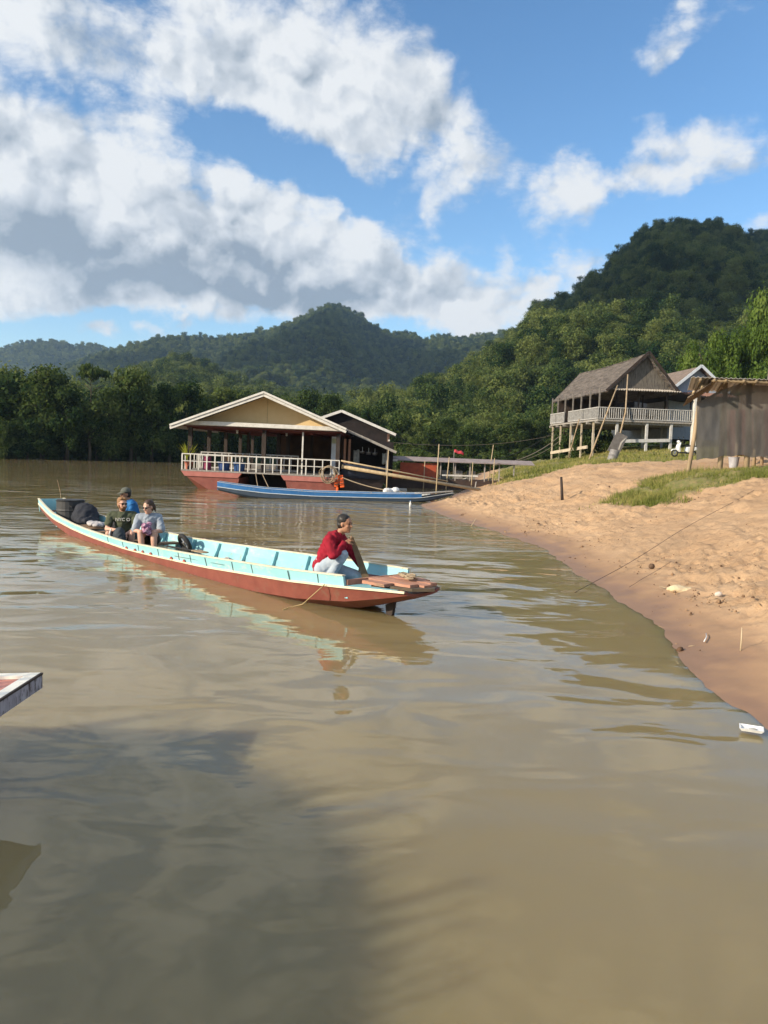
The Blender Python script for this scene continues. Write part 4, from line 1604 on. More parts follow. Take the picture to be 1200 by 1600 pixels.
class LongBoat:
    """stern at x=0, bow tip at x=L; y to the boat's left; z=0 at the water"""

    def __init__(self, L, half, top, rub, bot, name, label, cat, loc, rz, mats, deck_from=.9, floor=.06, group=None, botw=((0, .72), (1, .72))):
        self.L, self.half, self.top, self.rub, self.bot, self.floor = L, half, top, rub, bot, floor
        self.root = empty(name, loc, rz, label, cat, group)
        self.mats, self.deck_from, self.botw = mats, deck_from, botw

    def sec(self, t):
        return lerp_tab(t, self.half), lerp_tab(t, self.top), lerp_tab(t, self.rub), lerp_tab(t, self.bot)

    def strip(self, ts, fn, name, m, parent=None, closed=False, smooth=True):
        """fn(t) -> list of (y,z) outline points; lofted along ts"""
        mb = MB()
        rows = [[(t * self.L, y, z) for y, z in fn(t)] for t in ts]
        k = len(rows[0])
        vs = [p for r in rows for p in r]
        fs = []
        for i in range(len(rows) - 1):
            for j in range(k if closed else k - 1):
                j2 = (j + 1) % k
                fs.append((i * k + j, i * k + j2, (i + 1) * k + j2, (i + 1) * k + j))
        if closed:
            fs.append(tuple(reversed(range(k))))
            fs.append(tuple(range((len(rows) - 1) * k, len(rows) * k)))
        mb.add(vs, fs)
        return mb.build(name, m, parent or self.root, smooth=False)

    def build(self, nseg=40, tail=1.0):
        mt = self.mats
        ts = [i / nseg * tail for i in range(nseg + 1)]
        tw = [i / nseg * self.deck_from for i in range(nseg + 1)]

        def lower(t):
            h, tp, rb, bt = self.sec(t)
            hr = h * (.955 if t < self.deck_from else .97)
            bw = lerp_tab(t, self.botw)
            mw = bw * .35 + .65 + .05
            pts = [(-hr, rb), (-hr * mw, rb * .35 + bt * .65), (-hr * bw, bt), (hr * bw, bt), (hr * mw, rb * .35 + bt * .65), (hr, rb)]
            inn = [(hr - .035, rb), (hr * (mw - .03) - .03, rb * .4 + bt * .6 + .02), (hr * (bw - .02), bt + .03), (-hr * (bw - .02), bt + .03), (-hr * (mw - .03) + .03, rb * .4 + bt * .6 + .02), (-hr + .035, rb)]
            return pts + inn
        self.strip(ts, lower, 'hull', mt['hull'], closed=True)

        for s in (-1, 1):
            def plank(t, s=s):
                h, tp, rb, bt = self.sec(t)
                q = [(s * h * .955, rb + .002), (s * h, tp), (s * (h - .03), tp), (s * (h * .955 - .035), rb + .002)]
                return q
            wale = self.strip(tw, plank, 'side_plank', mt['side'], closed=True)

            def cap(t, s=s):
                h, tp, rb, bt = self.sec(t)
                return [(s * (h + .012), tp + .003), (s * (h + .012), tp + .018), (s * (h - .04), tp + .018), (s * (h - .04), tp + .003)]
            self.strip(tw, cap, 'gunwale', mt['cap'], wale, closed=True)

            def rubs(t, s=s):
                h, tp, rb, bt = self.sec(t)
                f = .957 if t < self.deck_from else .975
                return [(s * (h * f + .004), rb - .014), (s * (h * f + .018), rb - .013), (s * (h * f + .018), rb + .013), (s * (h * f + .002), rb + .014)]
            self.strip(ts, rubs, 'rubbing_strake', mt['cap'], closed=True)

        def flo(t):
            h, tp, rb, bt = self.sec(t)
            fz = max(self.floor, bt + .05)
            w = h * ((lerp_tab(t, self.botw) - .04) if bt + .05 >= self.floor else (lerp_tab(t, self.botw) + .06)) - .02
            return [(-w, fz), (w, fz), (w, fz - .02), (-w, fz - .02)]
        self.strip([.02 + i / 30 * (self.deck_from - .02) for i in range(31)], flo, 'floor', mt['floor'], closed=True)
        def lining(t):
            h, tp, rb, bt = self.sec(t)
            hr = h * .955
            bw = lerp_tab(t, self.botw)
            mw = bw * .35 + .70
            return [(-hr + .043, rb + .004), (-hr * mw + .05, rb * .35 + bt * .65 + .02), (-hr * (bw - .02), bt + .036), (hr * (bw - .02), bt + .036), (hr * mw - .05, rb * .35 + bt * .65 + .02), (hr - .043, rb + .004)]
        ln = self.strip([t for t in ts if .04 < t < self.deck_from - .09], lining, 'lining', mt['floor'])
        ln.modifiers.new('thick', 'SOLIDIFY').thickness = .004
        h, tp, rb, bt = self.sec(0)
        MB().prism([(0, -h * .9, bt), (0, h * .9, bt), (0, h, tp), (0, -h, tp)], (.035, 0, 0)).build('transom', mt['side'], self.root)
        return self.root

    def rib(self, t):
        h, tp, rb, bt = self.sec(t)
        fz = max(self.floor, bt + .05)
        mb = MB()
        for s in (-1, 1):
            mb.bar((t * self.L, s * (h * .80 - .05), fz), (t * self.L, s * (h * .955 - .075), rb), .04, .05)
            mb.bar((t * self.L, s * (h * .955 - .075), rb), (t * self.L, s * (h - .06), tp - .01), .04, .05)
        mb.box((t * self.L, 0, fz + .02), (.05, 2 * h * .85, .04))
        return mb.build('rib', self.mats['floor'], self.root)

    def world(self, x, y, z):
        return Matrix.Translation(self.root.location) @ Matrix.Rotation(self.root.rotation_euler.z, 4, 'Z') @ Vector((x, y, z))


# --- the passenger boat
BOW = Vector((0.50, 9.20))
STN = Vector((-8.50, 19.55))
BL = (BOW - STN).length
BRZ = math.atan2(BOW.y - STN.y, BOW.x - STN.x)
PB = LongBoat(BL,
              half=[(0, .32), (.1, .46), (.3, .63), (.5, .71), (.7, .73), (.86, .69), (.935, .58), (1.0, .30)],
              top=[(0, .62), (.06, .48), (.125, .37), (.23, .285), (.335, .25), (.46, .235), (.555, .275), (.69, .345), (.86, .45), (.95, .51), (1.0, .53)],
              rub=[(0, .50), (.06, .36), (.125, .25), (.23, .17), (.335, .13), (.46, .105), (.555, .13), (.69, .185), (.86, .30), (.95, .375), (1.0, .405)],
              bot=[(0, .30), (.06, .15), (.12, .02), (.2, -.12), (.8, -.13), (.87, -.07), (.93, .045), (.97, .20), (1.0, .34)],
              name='passenger_boat', label='long turquoise wooden boat with red lower hull carrying four people', cat='boat', loc=(STN.x, STN.y, 0), rz=BRZ,
              mats={'hull': M['red_hull'], 'side': M['cyan'], 'cap': M['cream_paint'], 'floor': M['cyan_in']}, deck_from=.938, floor=-.04, botw=((0, .6), (.2, .72), (.7, .72), (.8, .60), (.88, .40), (.94, .34), (1.0, .5)))
PB.build(44)
for t in (.12, .19, .26, .39, .48, .55, .62, .69, .76):
    PB.rib(t)


def boat_deck():
    L = PB.L
    # turquoise foredeck where the boatman kneels
    def fd(t):
        h, tp, rb, bt = PB.sec(t)
        w = h * .9 - .04
        return [(-w, .235), (w, .235), (w, .21), (-w, .21)]
    PB.strip([.85, .88, .91, .937], fd, 'foredeck', M['cyan_in'], closed=True)
    MB().box((.85 * L, 0, .17), (.03, .8, .12)).build('bulkhead', M['cyan_in'], PB.root)
    # long worn planks running out over the bow
    rng = random.Random(4)
    y = -.34
    for i, (w, x0, x1) in enumerate([(.16, .945, .975), (.15, .935, .995), (.17, .937, 1.002), (.14, .94, .998), (.10, .937, .98)]):
        yc = y + w / 2
        mb = MB()
        n = 8
        vs, fs = [], []
        for k in range(n + 1):
            x = (x0 + (x1 - x0) * k / n) * L
            pin = max(0, (x / L - .965)) * 3
            for (a, b) in ((-1, -1), (1, -1), (1, 1), (-1, 1)):
                vs.append((x, (yc + a * w * .47) * (1 - pin) + rng.uniform(-.004, .004), .425 + .025 * (x / L - .935) / .07 + b * .018 + .006 * (i % 2) + rng.uniform(-.003, .003)))
        for k in range(n):
            for a in range(4):
                fs.append((k * 4 + a, k * 4 + (a + 1) % 4, k * 4 + 4 + (a + 1) % 4, k * 4 + 4 + a))
        fs += [(3, 2, 1, 0), tuple(range(n * 4, n * 4 + 4))]
        mb.add(vs, fs)
        mb.build('bow_plank', M['plank_pink'], PB.root)
        y += w + .008
    mb = MB()
    mb.prism([(.955 * L, -.30, .385), (1.0 * L, -.18, .405), (1.012 * L, .04, .41), (1.003 * L, .16, .405), (.955 * L, .30, .385)], (0, 0, .035))
    mb.build('stem_board', mat('dark_wet_wood', (.10, .075, .05), (.06, .045, .03), 7, .7, .3), PB.root)
    MB().box((.938 * L, -.03, .42), (.03, .95, .07)).build('bow_board', M['plank_pink'], PB.root)
    # steering skeg seen below the bow, and the patches along the side
    MB().prism([(.952 * L, -.02, .12), (.964 * L, -.02, .18), (.960 * L, -.02, -.1), (.955 * L, -.02, -.1)], (0, .045, 0)).build('stem_post', M['dark_wood'], PB.root)
    # bench planks
    for (t, z, w) in ((.29, .16, .30), (.342, .03, .30), (.434, .11, .26)):
        h = PB.sec(t)[0]
        MB().box((t * L, 0, z), (w, 2 * h * .9 - .06, .03)).build('bench', M['wood'], PB.root)
    MB().box((.235 * L, .05, .20), (.95, .8, .03)).build('engine_cover', M['wood'], PB.root)
    # iron nails and paint drips on the near side: small red scars
    mb = MB()
    for t in (.47, .5, .525, .55, .61, .645):
        h, tp, rb, bt = PB.sec(t)
        mb.prism([(t * L - .05, -(h * .957 + .026), rb + .012), (t * L + .06, -(h * .957 + .026), rb + .012), (t * L + .02, -(h * .965 + .024), rb + .055), (t * L - .01, -(h * .963 + .024), rb + .05)], (0, .012, 0))
    mb2 = MB()  # thin dark strips for the joints and cracks in the side planks
    for t in (.40, .455, .51, .57, .63, .66, .70, .755, .80, .86, .905):
        h, tp, rb, bt = PB.sec(t)
        x = t * L + rng.uniform(-.05, .05)
        mb2.bar((x, -(h * .957 + .004), rb + .02), (x + rng.uniform(-.02, .02), -(h + .003), tp - .01), .010, .008, up=(0, 1, 0))
    mb2.bar((.62 * L, -(PB.sec(.62)[0] * .975 + .006), (PB.sec(.62)[1] + PB.sec(.62)[2]) / 2), (.74 * L, -(PB.sec(.74)[0] * .975 + .006), (PB.sec(.74)[1] + PB.sec(.74)[2]) / 2), .006, .006)
    mb2.build('plank_seam', mat('dark_plank_joint', (.05, .07, .07), None, 9), PB.root)
    mb.build('paint_scar', mat('red_scar', (.42, .12, .10), None, 9), PB.root)


boat_deck()

# --- blue boat moored in front of the floating house
bs, bb = Vector((-7.05, 32.5)), Vector((2.95, 33.3))
UB = LongBoat((bb - bs).length,
              half=[(0, .35), (.1, .5), (.3, .62), (.6, .64), (.8, .55), (.9, .42), (1.0, .16)],
              top=[(0, .60), (.08, .50), (.2, .38), (.4, .30), (.7, .30), (.85, .33), (1.0, .50)],
              rub=[(0, .40), (.08, .31), (.2, .20), (.4, .13), (.7, .13), (.85, .16), (1.0, .40)],
              bot=[(0, .25), (.06, .12), (.13, -.03), (.2, -.1), (.8, -.1), (.9, .02), (1.0, .30)],
              name='blue_boat', label='empty long blue wooden boat moored in front of the floating house', cat='boat', loc=(bs.x, bs.y, .02), rz=math.atan2(bb.y - bs.y, bb.x - bs.x),
              mats={'hull': M['navy'], 'side': M['blue'], 'cap': mat('pale_blue_cap', (.55, .60, .62), (.42, .48, .52), 5), 'floor': M['weathered']}, deck_from=.86)
UB.build(36)
for t in (.2, .35, .5, .65, .8):
    UB.rib(t)
MB().prism([(.84 * UB.L, -.46, .30), (.84 * UB.L, .46, .30), (1.0 * UB.L, .15, .45), (1.0 * UB.L, -.15, .45)], (0, 0, .035)).build('bow_deck', M['weathered'], UB.root)

# --- neighbouring boat whose bow corner comes into the frame at the left
def moored_boat(name, bow_x, y, rz, label, roof, z=.0):
    B = LongBoat(11.0,
                 half=[(0, .40), (.1, .52), (.3, .66), (.6, .68), (.8, .62), (.9, .50), (1.0, .40)],
                 top=[(0, .6), (.1, .46), (.3, .36), (.7, .38), (.85, .42), (.93, .45), (1.0, .50)],
                 rub=[(0, .42), (.1, .3), (.3, .20), (.7, .22), (.85, .26), (.93, .33), (1.0, .44)],
                 bot=[(0, .25), (.06, .12), (.13, -.05), (.2, -.12), (.8, -.12), (.88, .0), (.95, .2), (1.0, .36)],
                 name=name, label=label, cat='boat', loc=(bow_x - 11.0 * math.cos(rz), y - 11.0 * math.sin(rz), z), rz=rz,
                 mats={'hull': M['red_hull'], 'side': M['cyan'], 'cap': M['white_paint'], 'floor': M['cyan_in']}, deck_from=.9)
    B.build(30, .94)
    L = B.L
    # squared bow platform: worn pink deck edged with white, tattered grey paint on its end
    pf = MB()
    pf.prism([(.90 * L, -.44, .455), (1.0 * L, -.40, .525), (1.0 * L, .40, .525), (.90 * L, .44, .455)], (0, 0, .05))
    d = pf.build('bow_platform', mat('worn_pink_deck', (.58, .26, .21), (.50, .22, .18), 5, .7, .25, c3=(.36, .17, .13), c3amt=.7, c3scale=9, stretch=(1, .3, 1)), B.root)
    e = MB()
    e.bar((1.0 * L - .035, -.41, .588), (1.0 * L - .035, .41, .588), .07, .02)
    e.bar((.90 * L, .425, .516), (1.0 * L, .385, .588), .07, .02)
    e.bar((.90 * L, -.425, .516), (1.0 * L, -.385, .588), .07, .02)
    e.build('white_edge', mat('white_edge_paint', (.80, .79, .72), (.72, .70, .62), 6, .6, .3, c3=(.5, .45, .38), c3amt=.3, c3scale=14), d)
    MB().box((1.0 * L + .006, 0, .545), (.012, .82, .085)).build('end_board', mat('flaking_grey_paint', (.42, .40, .43), (.26, .24, .26), 10, .8, .2, c3=(.055, .04, .035), c3amt=1.0, c3scale=16, stretch=(1, 1.5, .6)), d)
    MB().box((1.0 * L + .004, 0, .592), (.016, .84, .012)).build('end_lip', M['dark_wood'], d)
    if roof:  # only the added unseen boat carries this canopy, to cast shade
        rf = MB()
        x0, x1 = roof
        n = 10
        vs, fs = [], []
        for i in range(2):
            for k in range(n + 1):
                a = (k / n - .5)
                vs.append(((x0, x1)[i], a * 1.75, 2.05 - 1.1 * a * a))
        for k in range(n):
            fs.append((k, k + 1, n + 2 + k, n + 1 + k))
        rf.add(vs, fs)
        ro = rf.build('shade_canopy', mat('shade_canopy_board', (.25, .2, .15), (.18, .14, .1), 4), B.root, smooth=True)
        ro.modifiers.new('thick', 'SOLIDIFY').thickness = .04
        for x in np.linspace(x0 + .1, x1 - .1, 5):
            for s in (-1, 1):
                MB().bar((x, s * .63, .36), (x, s * .78, 1.84), .045).build('shade_canopy_post', M['wood'], B.root)
        sl = MB()  # ragged strips added to soften the edge of the cast shade
        rr = random.Random(12)
        for k in range(100):
            a = -.5 + (k + .5) / 100
            ln = .15 + rr.random() ** 1.6 * .65
            z = 2.05 - 1.1 * a * a
            sl.add([(x1 - .3, (a - .0068) * 1.75, z + .05), (x1 - .3, (a + .0068) * 1.75, z + .05), (x1 + .2, (a + .0062) * 1.75, z - .005), (x1 + ln + .1, (a + .001) * 1.75, z - .06 * ln), (x1 + ln + .1, (a - .001) * 1.75, z - .06 * ln), (x1 + .2, (a - .0062) * 1.75, z - .005)], [(0, 1, 2, 5), (5, 2, 3, 4)])
        sl.build('shade_edge_fringe', M['wood'], ro)
    return B


moored_boat('moored_boat', -2.135, 4.34, R(0), 'moored boat showing only its worn pink bow corner with flaking grey edge', None)
_rb = moored_boat('unseen_shade_boat', 0, 0, R(0), 'unseen roofed boat added left of the pink bow to shade the lower-left water', (.2, 7.85))  # out of view; added so its roof shades the near water
_rb.root.scale = (1.3, 2.4, 1.45)
_rb.root.rotation_euler.z = R(29)
_q = Vector((-6.8, .50)) - Vector((math.cos(R(29)), math.sin(R(29)))) * (7.85 * 1.3)
_rb.root.location = (_q.x, _q.y, 0)
# ------------------------------------------------------------------ people


def remesh(mb, voxel, smooth_it=2, disp=0.0, dscale=8.0, seed=0):
    """one continuous surface around overlapping closed shapes"""
    me = bpy.data.meshes.new('tmp')
    me.from_pydata([tuple(p) for p in mb.v], [], mb.f)
    bm = bmesh.new()
    bm.from_mesh(me)
    bmesh.ops.recalc_face_normals(bm, faces=bm.faces)
    bm.to_mesh(me)
    bm.free()
    o = bpy.data.objects.new('tmp', me)
    col.objects.link(o)
    r = o.modifiers.new('r', 'REMESH')
    r.mode = 'VOXEL'
    r.voxel_size = voxel
    s = o.modifiers.new('s', 'SMOOTH')
    s.iterations = smooth_it
    s.factor = .5
    dg = bpy.context.evaluated_depsgraph_get()
    out = bpy.data.meshes.new_from_object(o.evaluated_get(dg))
    bpy.data.objects.remove(o)
    bpy.data.meshes.remove(me)
    if disp:
        n = len(out.vertices)
        co = np.zeros(n * 3, np.float32)
        no = np.zeros(n * 3, np.float32)
        out.vertices.foreach_get('co', co)
        out.vertices.foreach_get('normal', no)
        co, no = co.reshape(-1, 3), no.reshape(-1, 3)
        f = fbm(co[:, 0] * dscale + co[:, 2] * dscale * .8, co[:, 1] * dscale - co[:, 2] * dscale * 1.1, seed, 3)
        fold = np.clip(.75 - 2.4 * np.abs(f), 0, 1)
        co += no * (fold * disp)[:, None]
        out.vertices.foreach_set('co', co.astype(np.float32).ravel())
    out.polygons.foreach_set('use_smooth', [True] * len(out.polygons))
    out.materials.clear()
    out.update()
    return out


def hand_mb(mb, wrist, direction, palm_n, side, curl=.5, s=1.0):
    """palm, four unequal fingers and a thumb leaving the palm's side; palm_n points out of the palm"""
    w = Vector(wrist)
    d = Vector(direction).normalized()
    n = Vector(palm_n)
    n = (n - d * n.dot(d)).normalized()
    x = d.cross(n).normalized() * side
    mb.capsule(w, .024 * s, w + d * .035 * s, .028 * s, 8)
    for k, (o, ln) in enumerate(((.030, .070), (.010, .080), (-.010, .074), (-.029, .058))):
        a = w + d * .03 * s + x * o * .6 * s
        b = w + d * .085 * s + x * o * s
        mb.capsule(a, .015 * s, b, .0125 * s, 7)
        p, dd = b, d
        for seg, (f, r) in enumerate(((.42, .0095), (.32, .0088), (.26, .008))):
            ang = curl * (.55, .9, .7)[seg] * (1 + .08 * k)
            dd = (dd * math.cos(ang) + n * math.sin(ang)).normalized()
            q = p + dd * ln * f * s
            mb.capsule(p, r * s, q, r * .93 * s, 7)
            p = q
    t0 = w + d * .028 * s + x * .026 * s
    t1 = t0 + (d * .55 + x * .75 + n * .3).normalized() * .036 * s
    t2 = t1 + (d * .85 + x * .2 + n * .5 * (.6 + curl)).normalized() * .030 * s
    t3 = t2 + (d * .8 - x * .1 + n * .6 * (.6 + curl)).normalized() * .024 * s
    mb.capsule(t0, .014 * s, t1, .0115 * s, 7)
    mb.capsule(t1, .0115 * s, t2, .010 * s, 7)
    mb.capsule(t2, .010 * s, t3, .0088 * s, 7)


def rot_to(fwd, up=(0, 0, 1)):
    f = Vector(fwd).normalized()
    u = Vector(up)
    l = u.cross(f).normalized()
    u = f.cross(l).normalized()
    return Matrix(((f.x, l.x, u.x), (f.y, l.y, u.y), (f.z, l.z, u.z)))


def make_person(J, loc, rz, label, skin, hair, group, beard=None, female=False):
    """J: joints in local metres, +x forward, +y the person's left, z up; returns the body object"""
    V = {k: Vector(v) for k, v in J.items() if isinstance(v, tuple) and not isinstance(v[0], tuple)}
    b = MB()
    hw = .9 if female else 1.0
    b.capsule(V['hip_l'], .098, V['hip_r'], .098)
    b.capsule(V['pelvis'], .112 * hw, V['belly'], .112 * hw)
    b.capsule(V['belly'], .112 * hw, V['chest'], .125 * hw)
    for s in 'lr':
        b.capsule(V['chest'], .105 * hw, V['chest'].lerp(V['sh_' + s], .62), .088 * hw)
        b.capsule(V['sh_' + s].lerp(V['chest'], .2), .062 * hw, V['sh_' + s], .058 * hw)
        b.capsule(V['sh_' + s], .054 * hw, V['el_' + s], .040 * hw)
        e, w = V['el_' + s], V['wr_' + s]
        b.capsule(e, .040 * hw, e.lerp(w, .3), .042 * hw)
        b.capsule(e.lerp(w, .3), .042 * hw, w, .026 * hw)
        b.capsule(V['hip_' + s], .092, V['hip_' + s].lerp(V['kn_' + s], .4), .082)
        b.capsule(V['hip_' + s].lerp(V['kn_' + s], .4), .082, V['kn_' + s], .057)
        k, a = V['kn_' + s], V['an_' + s]
        b.capsule(k, .055, k.lerp(a, .32), .058)
        b.capsule(k.lerp(a, .32), .058, a, .037)
        b.capsule(a, .040, V['toe_' + s], .030)
        b.capsule(a, .040, a + (a - V['toe_' + s]).normalized() * .03, .036)
    b.capsule(V['chest'].lerp(V['neck'], .6), .062, V['neck'], .054 * hw)
    H = V['head']
    Rh = rot_to(J['face'], J.get('headup', (0, 0, 1)))
    b.capsule(V['neck'], .053 * hw, H + Rh @ Vector((-.018, 0, -.05)), .054 * hw)

    def hp(x, y, z):
        return H + Rh @ Vector((x, y, z))
    b.ellipsoid(hp(-.006, 0, .03), (.098, .076, .092), Rh)
    b.ellipsoid(hp(.018, 0, -.045), (.074, .060, .075), Rh)
    b.ellipsoid(hp(.060, 0, -.092), (.026, .030, .022), Rh)  # chin
    b.capsule(hp(.088, 0, .018), .009, hp(.106, 0, -.022), .0145, 8)  # nose
    b.capsule(hp(.082, .030, .033), .011, hp(.082, -.030, .033), .011, 8)  # brow
    b.capsule(hp(.079, .020, -.060), .009, hp(.079, -.020, -.060), .009, 8)  # lips
    for s in (-1, 1):
        b.ellipsoid(hp(-.004, s * .077, -.004), (.020, .010, .031), Rh)  # ears
        b.ellipsoid(hp(.062, s * .036, -.02), (.024, .022, .02), Rh)  # cheeks
    me = remesh(b, .0075, 2)
    # hands keep their separate fingers: joined to the body mesh after the surface is grown
    hm = MB()
    for s, sg in (('l', 1), ('r', -1)):
        hd = J.get('hand_' + s)
        dirn = hd[0] if hd else V['wr_' + s] - V['el_' + s]
        pn = hd[1] if hd else (0, 0, -1)
        cu = hd[2] if hd else .4
        hand_mb(hm, V['wr_' + s] - Vector(dirn).normalized() * .012, dirn, pn, sg, cu, .94 if female else 1.0)
    hmesh = bpy.data.meshes.new('hands')
    hmesh.from_pydata([tuple(p) for p in hm.v], [], hm.f)
    bm = bmesh.new()
    bm.from_mesh(me)
    bm.from_mesh(hmesh)
    for f in bm.faces:
        f.smooth = True
    bm.to_mesh(me)
    bm.free()
    bpy.data.meshes.remove(hmesh)
    me.materials.append(skin)
    o = link_mesh('person', me)
    o.location, o.rotation_euler = loc, (0, 0, rz)
    tag(o, label, 'person', group)
    # hair as a shell set back from the face
    if hair is not None:
        h = MB()
        h.ellipsoid(hp(-.026, 0, .056), (.099, .086, .086), Rh)
        h.ellipsoid(hp(-.045, 0, .0), (.072, .079, .085), Rh)
        if J.get('fringe'):
            h.ellipsoid(hp(.045, .02, .105), (.050, .055, .028), Rh)
            h.ellipsoid(hp(.03, -.03, .105), (.050, .045, .028), Rh)
        if female:
            h.ellipsoid(hp(-.05, 0, -.01), (.068, .074, .085), Rh)
            h.ellipsoid(hp(-.135, 0, -.01), (.040, .034, .042), Rh)
            h.capsule(hp(-.14, 0, -.02), .028, hp(-.155, .005, -.11), .014)
        hme = remesh(h, .008, 1, .006, 26, 3)
        hme.materials.append(hair)
        link_mesh('hair', hme, o)
    if beard is not None:
        h = MB()
        h.ellipsoid(hp(.026, 0, -.078), (.066, .060, .052), Rh)
        h.capsule(hp(.088, .022, -.052), .009, hp(.088, -.022, -.052), .009, 8)
        for s in (-1, 1):
            h.capsule(hp(.03, s * .062, -.06), .016, hp(.005, s * .072, -.005), .010, 8)
        bme = remesh(h, .007, 1, .004, 30, 5)
        bme.materials.append(beard)
        link_mesh('beard', bme, o)
    if J.get('glasses'):
        g = MB()
        for s in (-1, 1):
            g.ellipsoid(hp(.094, s * .032, .012), (.010, .027, .021), Rh)
            g.capsule(hp(.09, s * .056, .018), .0035, hp(.0, s * .080, .016), .0035, 6)
        g.capsule(hp(.104, .01, .018), .004, hp(.104, -.01, .018), .004, 6)
        g.build('sunglasses', M['lens'], o, smooth=True)
    else:
        for s in (-1, 1):
            e = MB()
            e.ellipsoid(hp(.084, s * .031, .012), (.012, .015, .0085), Rh)
            e.build('eye', M['black_hair'], o, smooth=True)
            e = MB()
            e.capsule(hp(.093, s * .016, .036), .004, hp(.083, s * .047, .038), .0035, 6)
            e.build('eyebrow', M['black_hair'], o, smooth=True)
    o['_dummy'] = 0
    del o['_dummy']
    return o, V, hp, Rh


def shirt(o, V, m, sleeve, loose=1.0, collar=False, female=False, name='shirt', disp=.012, hem=.0):
    hw = .92 if female else 1.0
    b = MB()
    b.capsule(V['pelvis'] + Vector((0, 0, .0 + hem)), .135 * hw * loose, V['belly'], .136 * hw * loose)
    b.capsule(V['belly'], .138 * hw * loose, V['chest'], .145 * hw * loose)
    b.capsule(V['hip_l'].lerp(V['pelvis'], .4) + Vector((0, 0, .03)), .118 * hw, V['hip_r'].lerp(V['pelvis'], .4) + Vector((0, 0, .03)), .118 * hw)
    b.capsule(V['chest'].lerp(V['neck'], .45), .090 * hw, V['chest'].lerp(V['neck'], .72), .068 * hw)
    for s in 'lr':
        b.capsule(V['chest'], .122 * hw, V['chest'].lerp(V['sh_' + s], .65), .103 * hw)
        b.capsule(V['chest'].lerp(V['neck'], .6), .062 * hw, V['sh_' + s], .066 * hw)
        e, w = V['el_' + s], V['wr_' + s]
        if sleeve <= 1:
            p = V['sh_' + s].lerp(e, sleeve)
            b.capsule(V['sh_' + s], .071 * hw, p, .073 * hw)
        else:
            b.capsule(V['sh_' + s], .071 * hw, e, .058 * hw)
            b.capsule(e, .058 * hw, e.lerp(w, (sleeve - 1)), .045 * hw)
    me = remesh(b, .011, 2, disp, 7.5, 9)
    me.materials.append(m)
    c = link_mesh(name, me, o)
    if collar:
        k = MB()
        d = (V['head'] - V['neck']).normalized()
        k.tube([V['chest'].lerp(V['neck'], .62), V['chest'].lerp(V['neck'], .95)], [.082, .070], 14, cap=False)
        q = k.build('collar', m, c, smooth=True)
        q.modifiers.new('thick', 'SOLIDIFY').thickness = .008
    return c


def trousers(o, V, m, length, name='trousers'):
    b = MB()
    b.capsule(V['hip_l'], .112, V['hip_r'], .112)
    b.capsule(V['pelvis'] + Vector((0, 0, -.01)), .122, V['pelvis'] + Vector((0, 0, .05)), .118)
    for s in 'lr':
        h, k, a = V['hip_' + s], V['kn_' + s], V['an_' + s]
        if length <= 1:
            b.capsule(h, .108, h.lerp(k, length), .090)
        else:
            b.capsule(h, .106, h.lerp(k, .5), .092)
            b.capsule(h.lerp(k, .5), .092, k, .074)
            b.capsule(k, .073, k.lerp(a, length - 1), .060)
    me = remesh(b, .011, 2, .010, 8, 4)
    me.materials.append(m)
    return link_mesh(name, me, o)


def shoes(o, V, m, name='shoe'):
    for s in 'lr':
        b = MB()
        a, t = V['an_' + s], V['toe_' + s]
        b.capsule(a + Vector((0, 0, -.012)), .048, t, .038)
        b.capsule(a, .047, a + (a - t).normalized() * .04, .043)
        me = remesh(b, .01, 1)
        me.materials.append(m)
        link_mesh(name, me, o)


def boat_pos(s_from_bow, y, z):
    return PB.world(PB.L - s_from_bow, y, z)


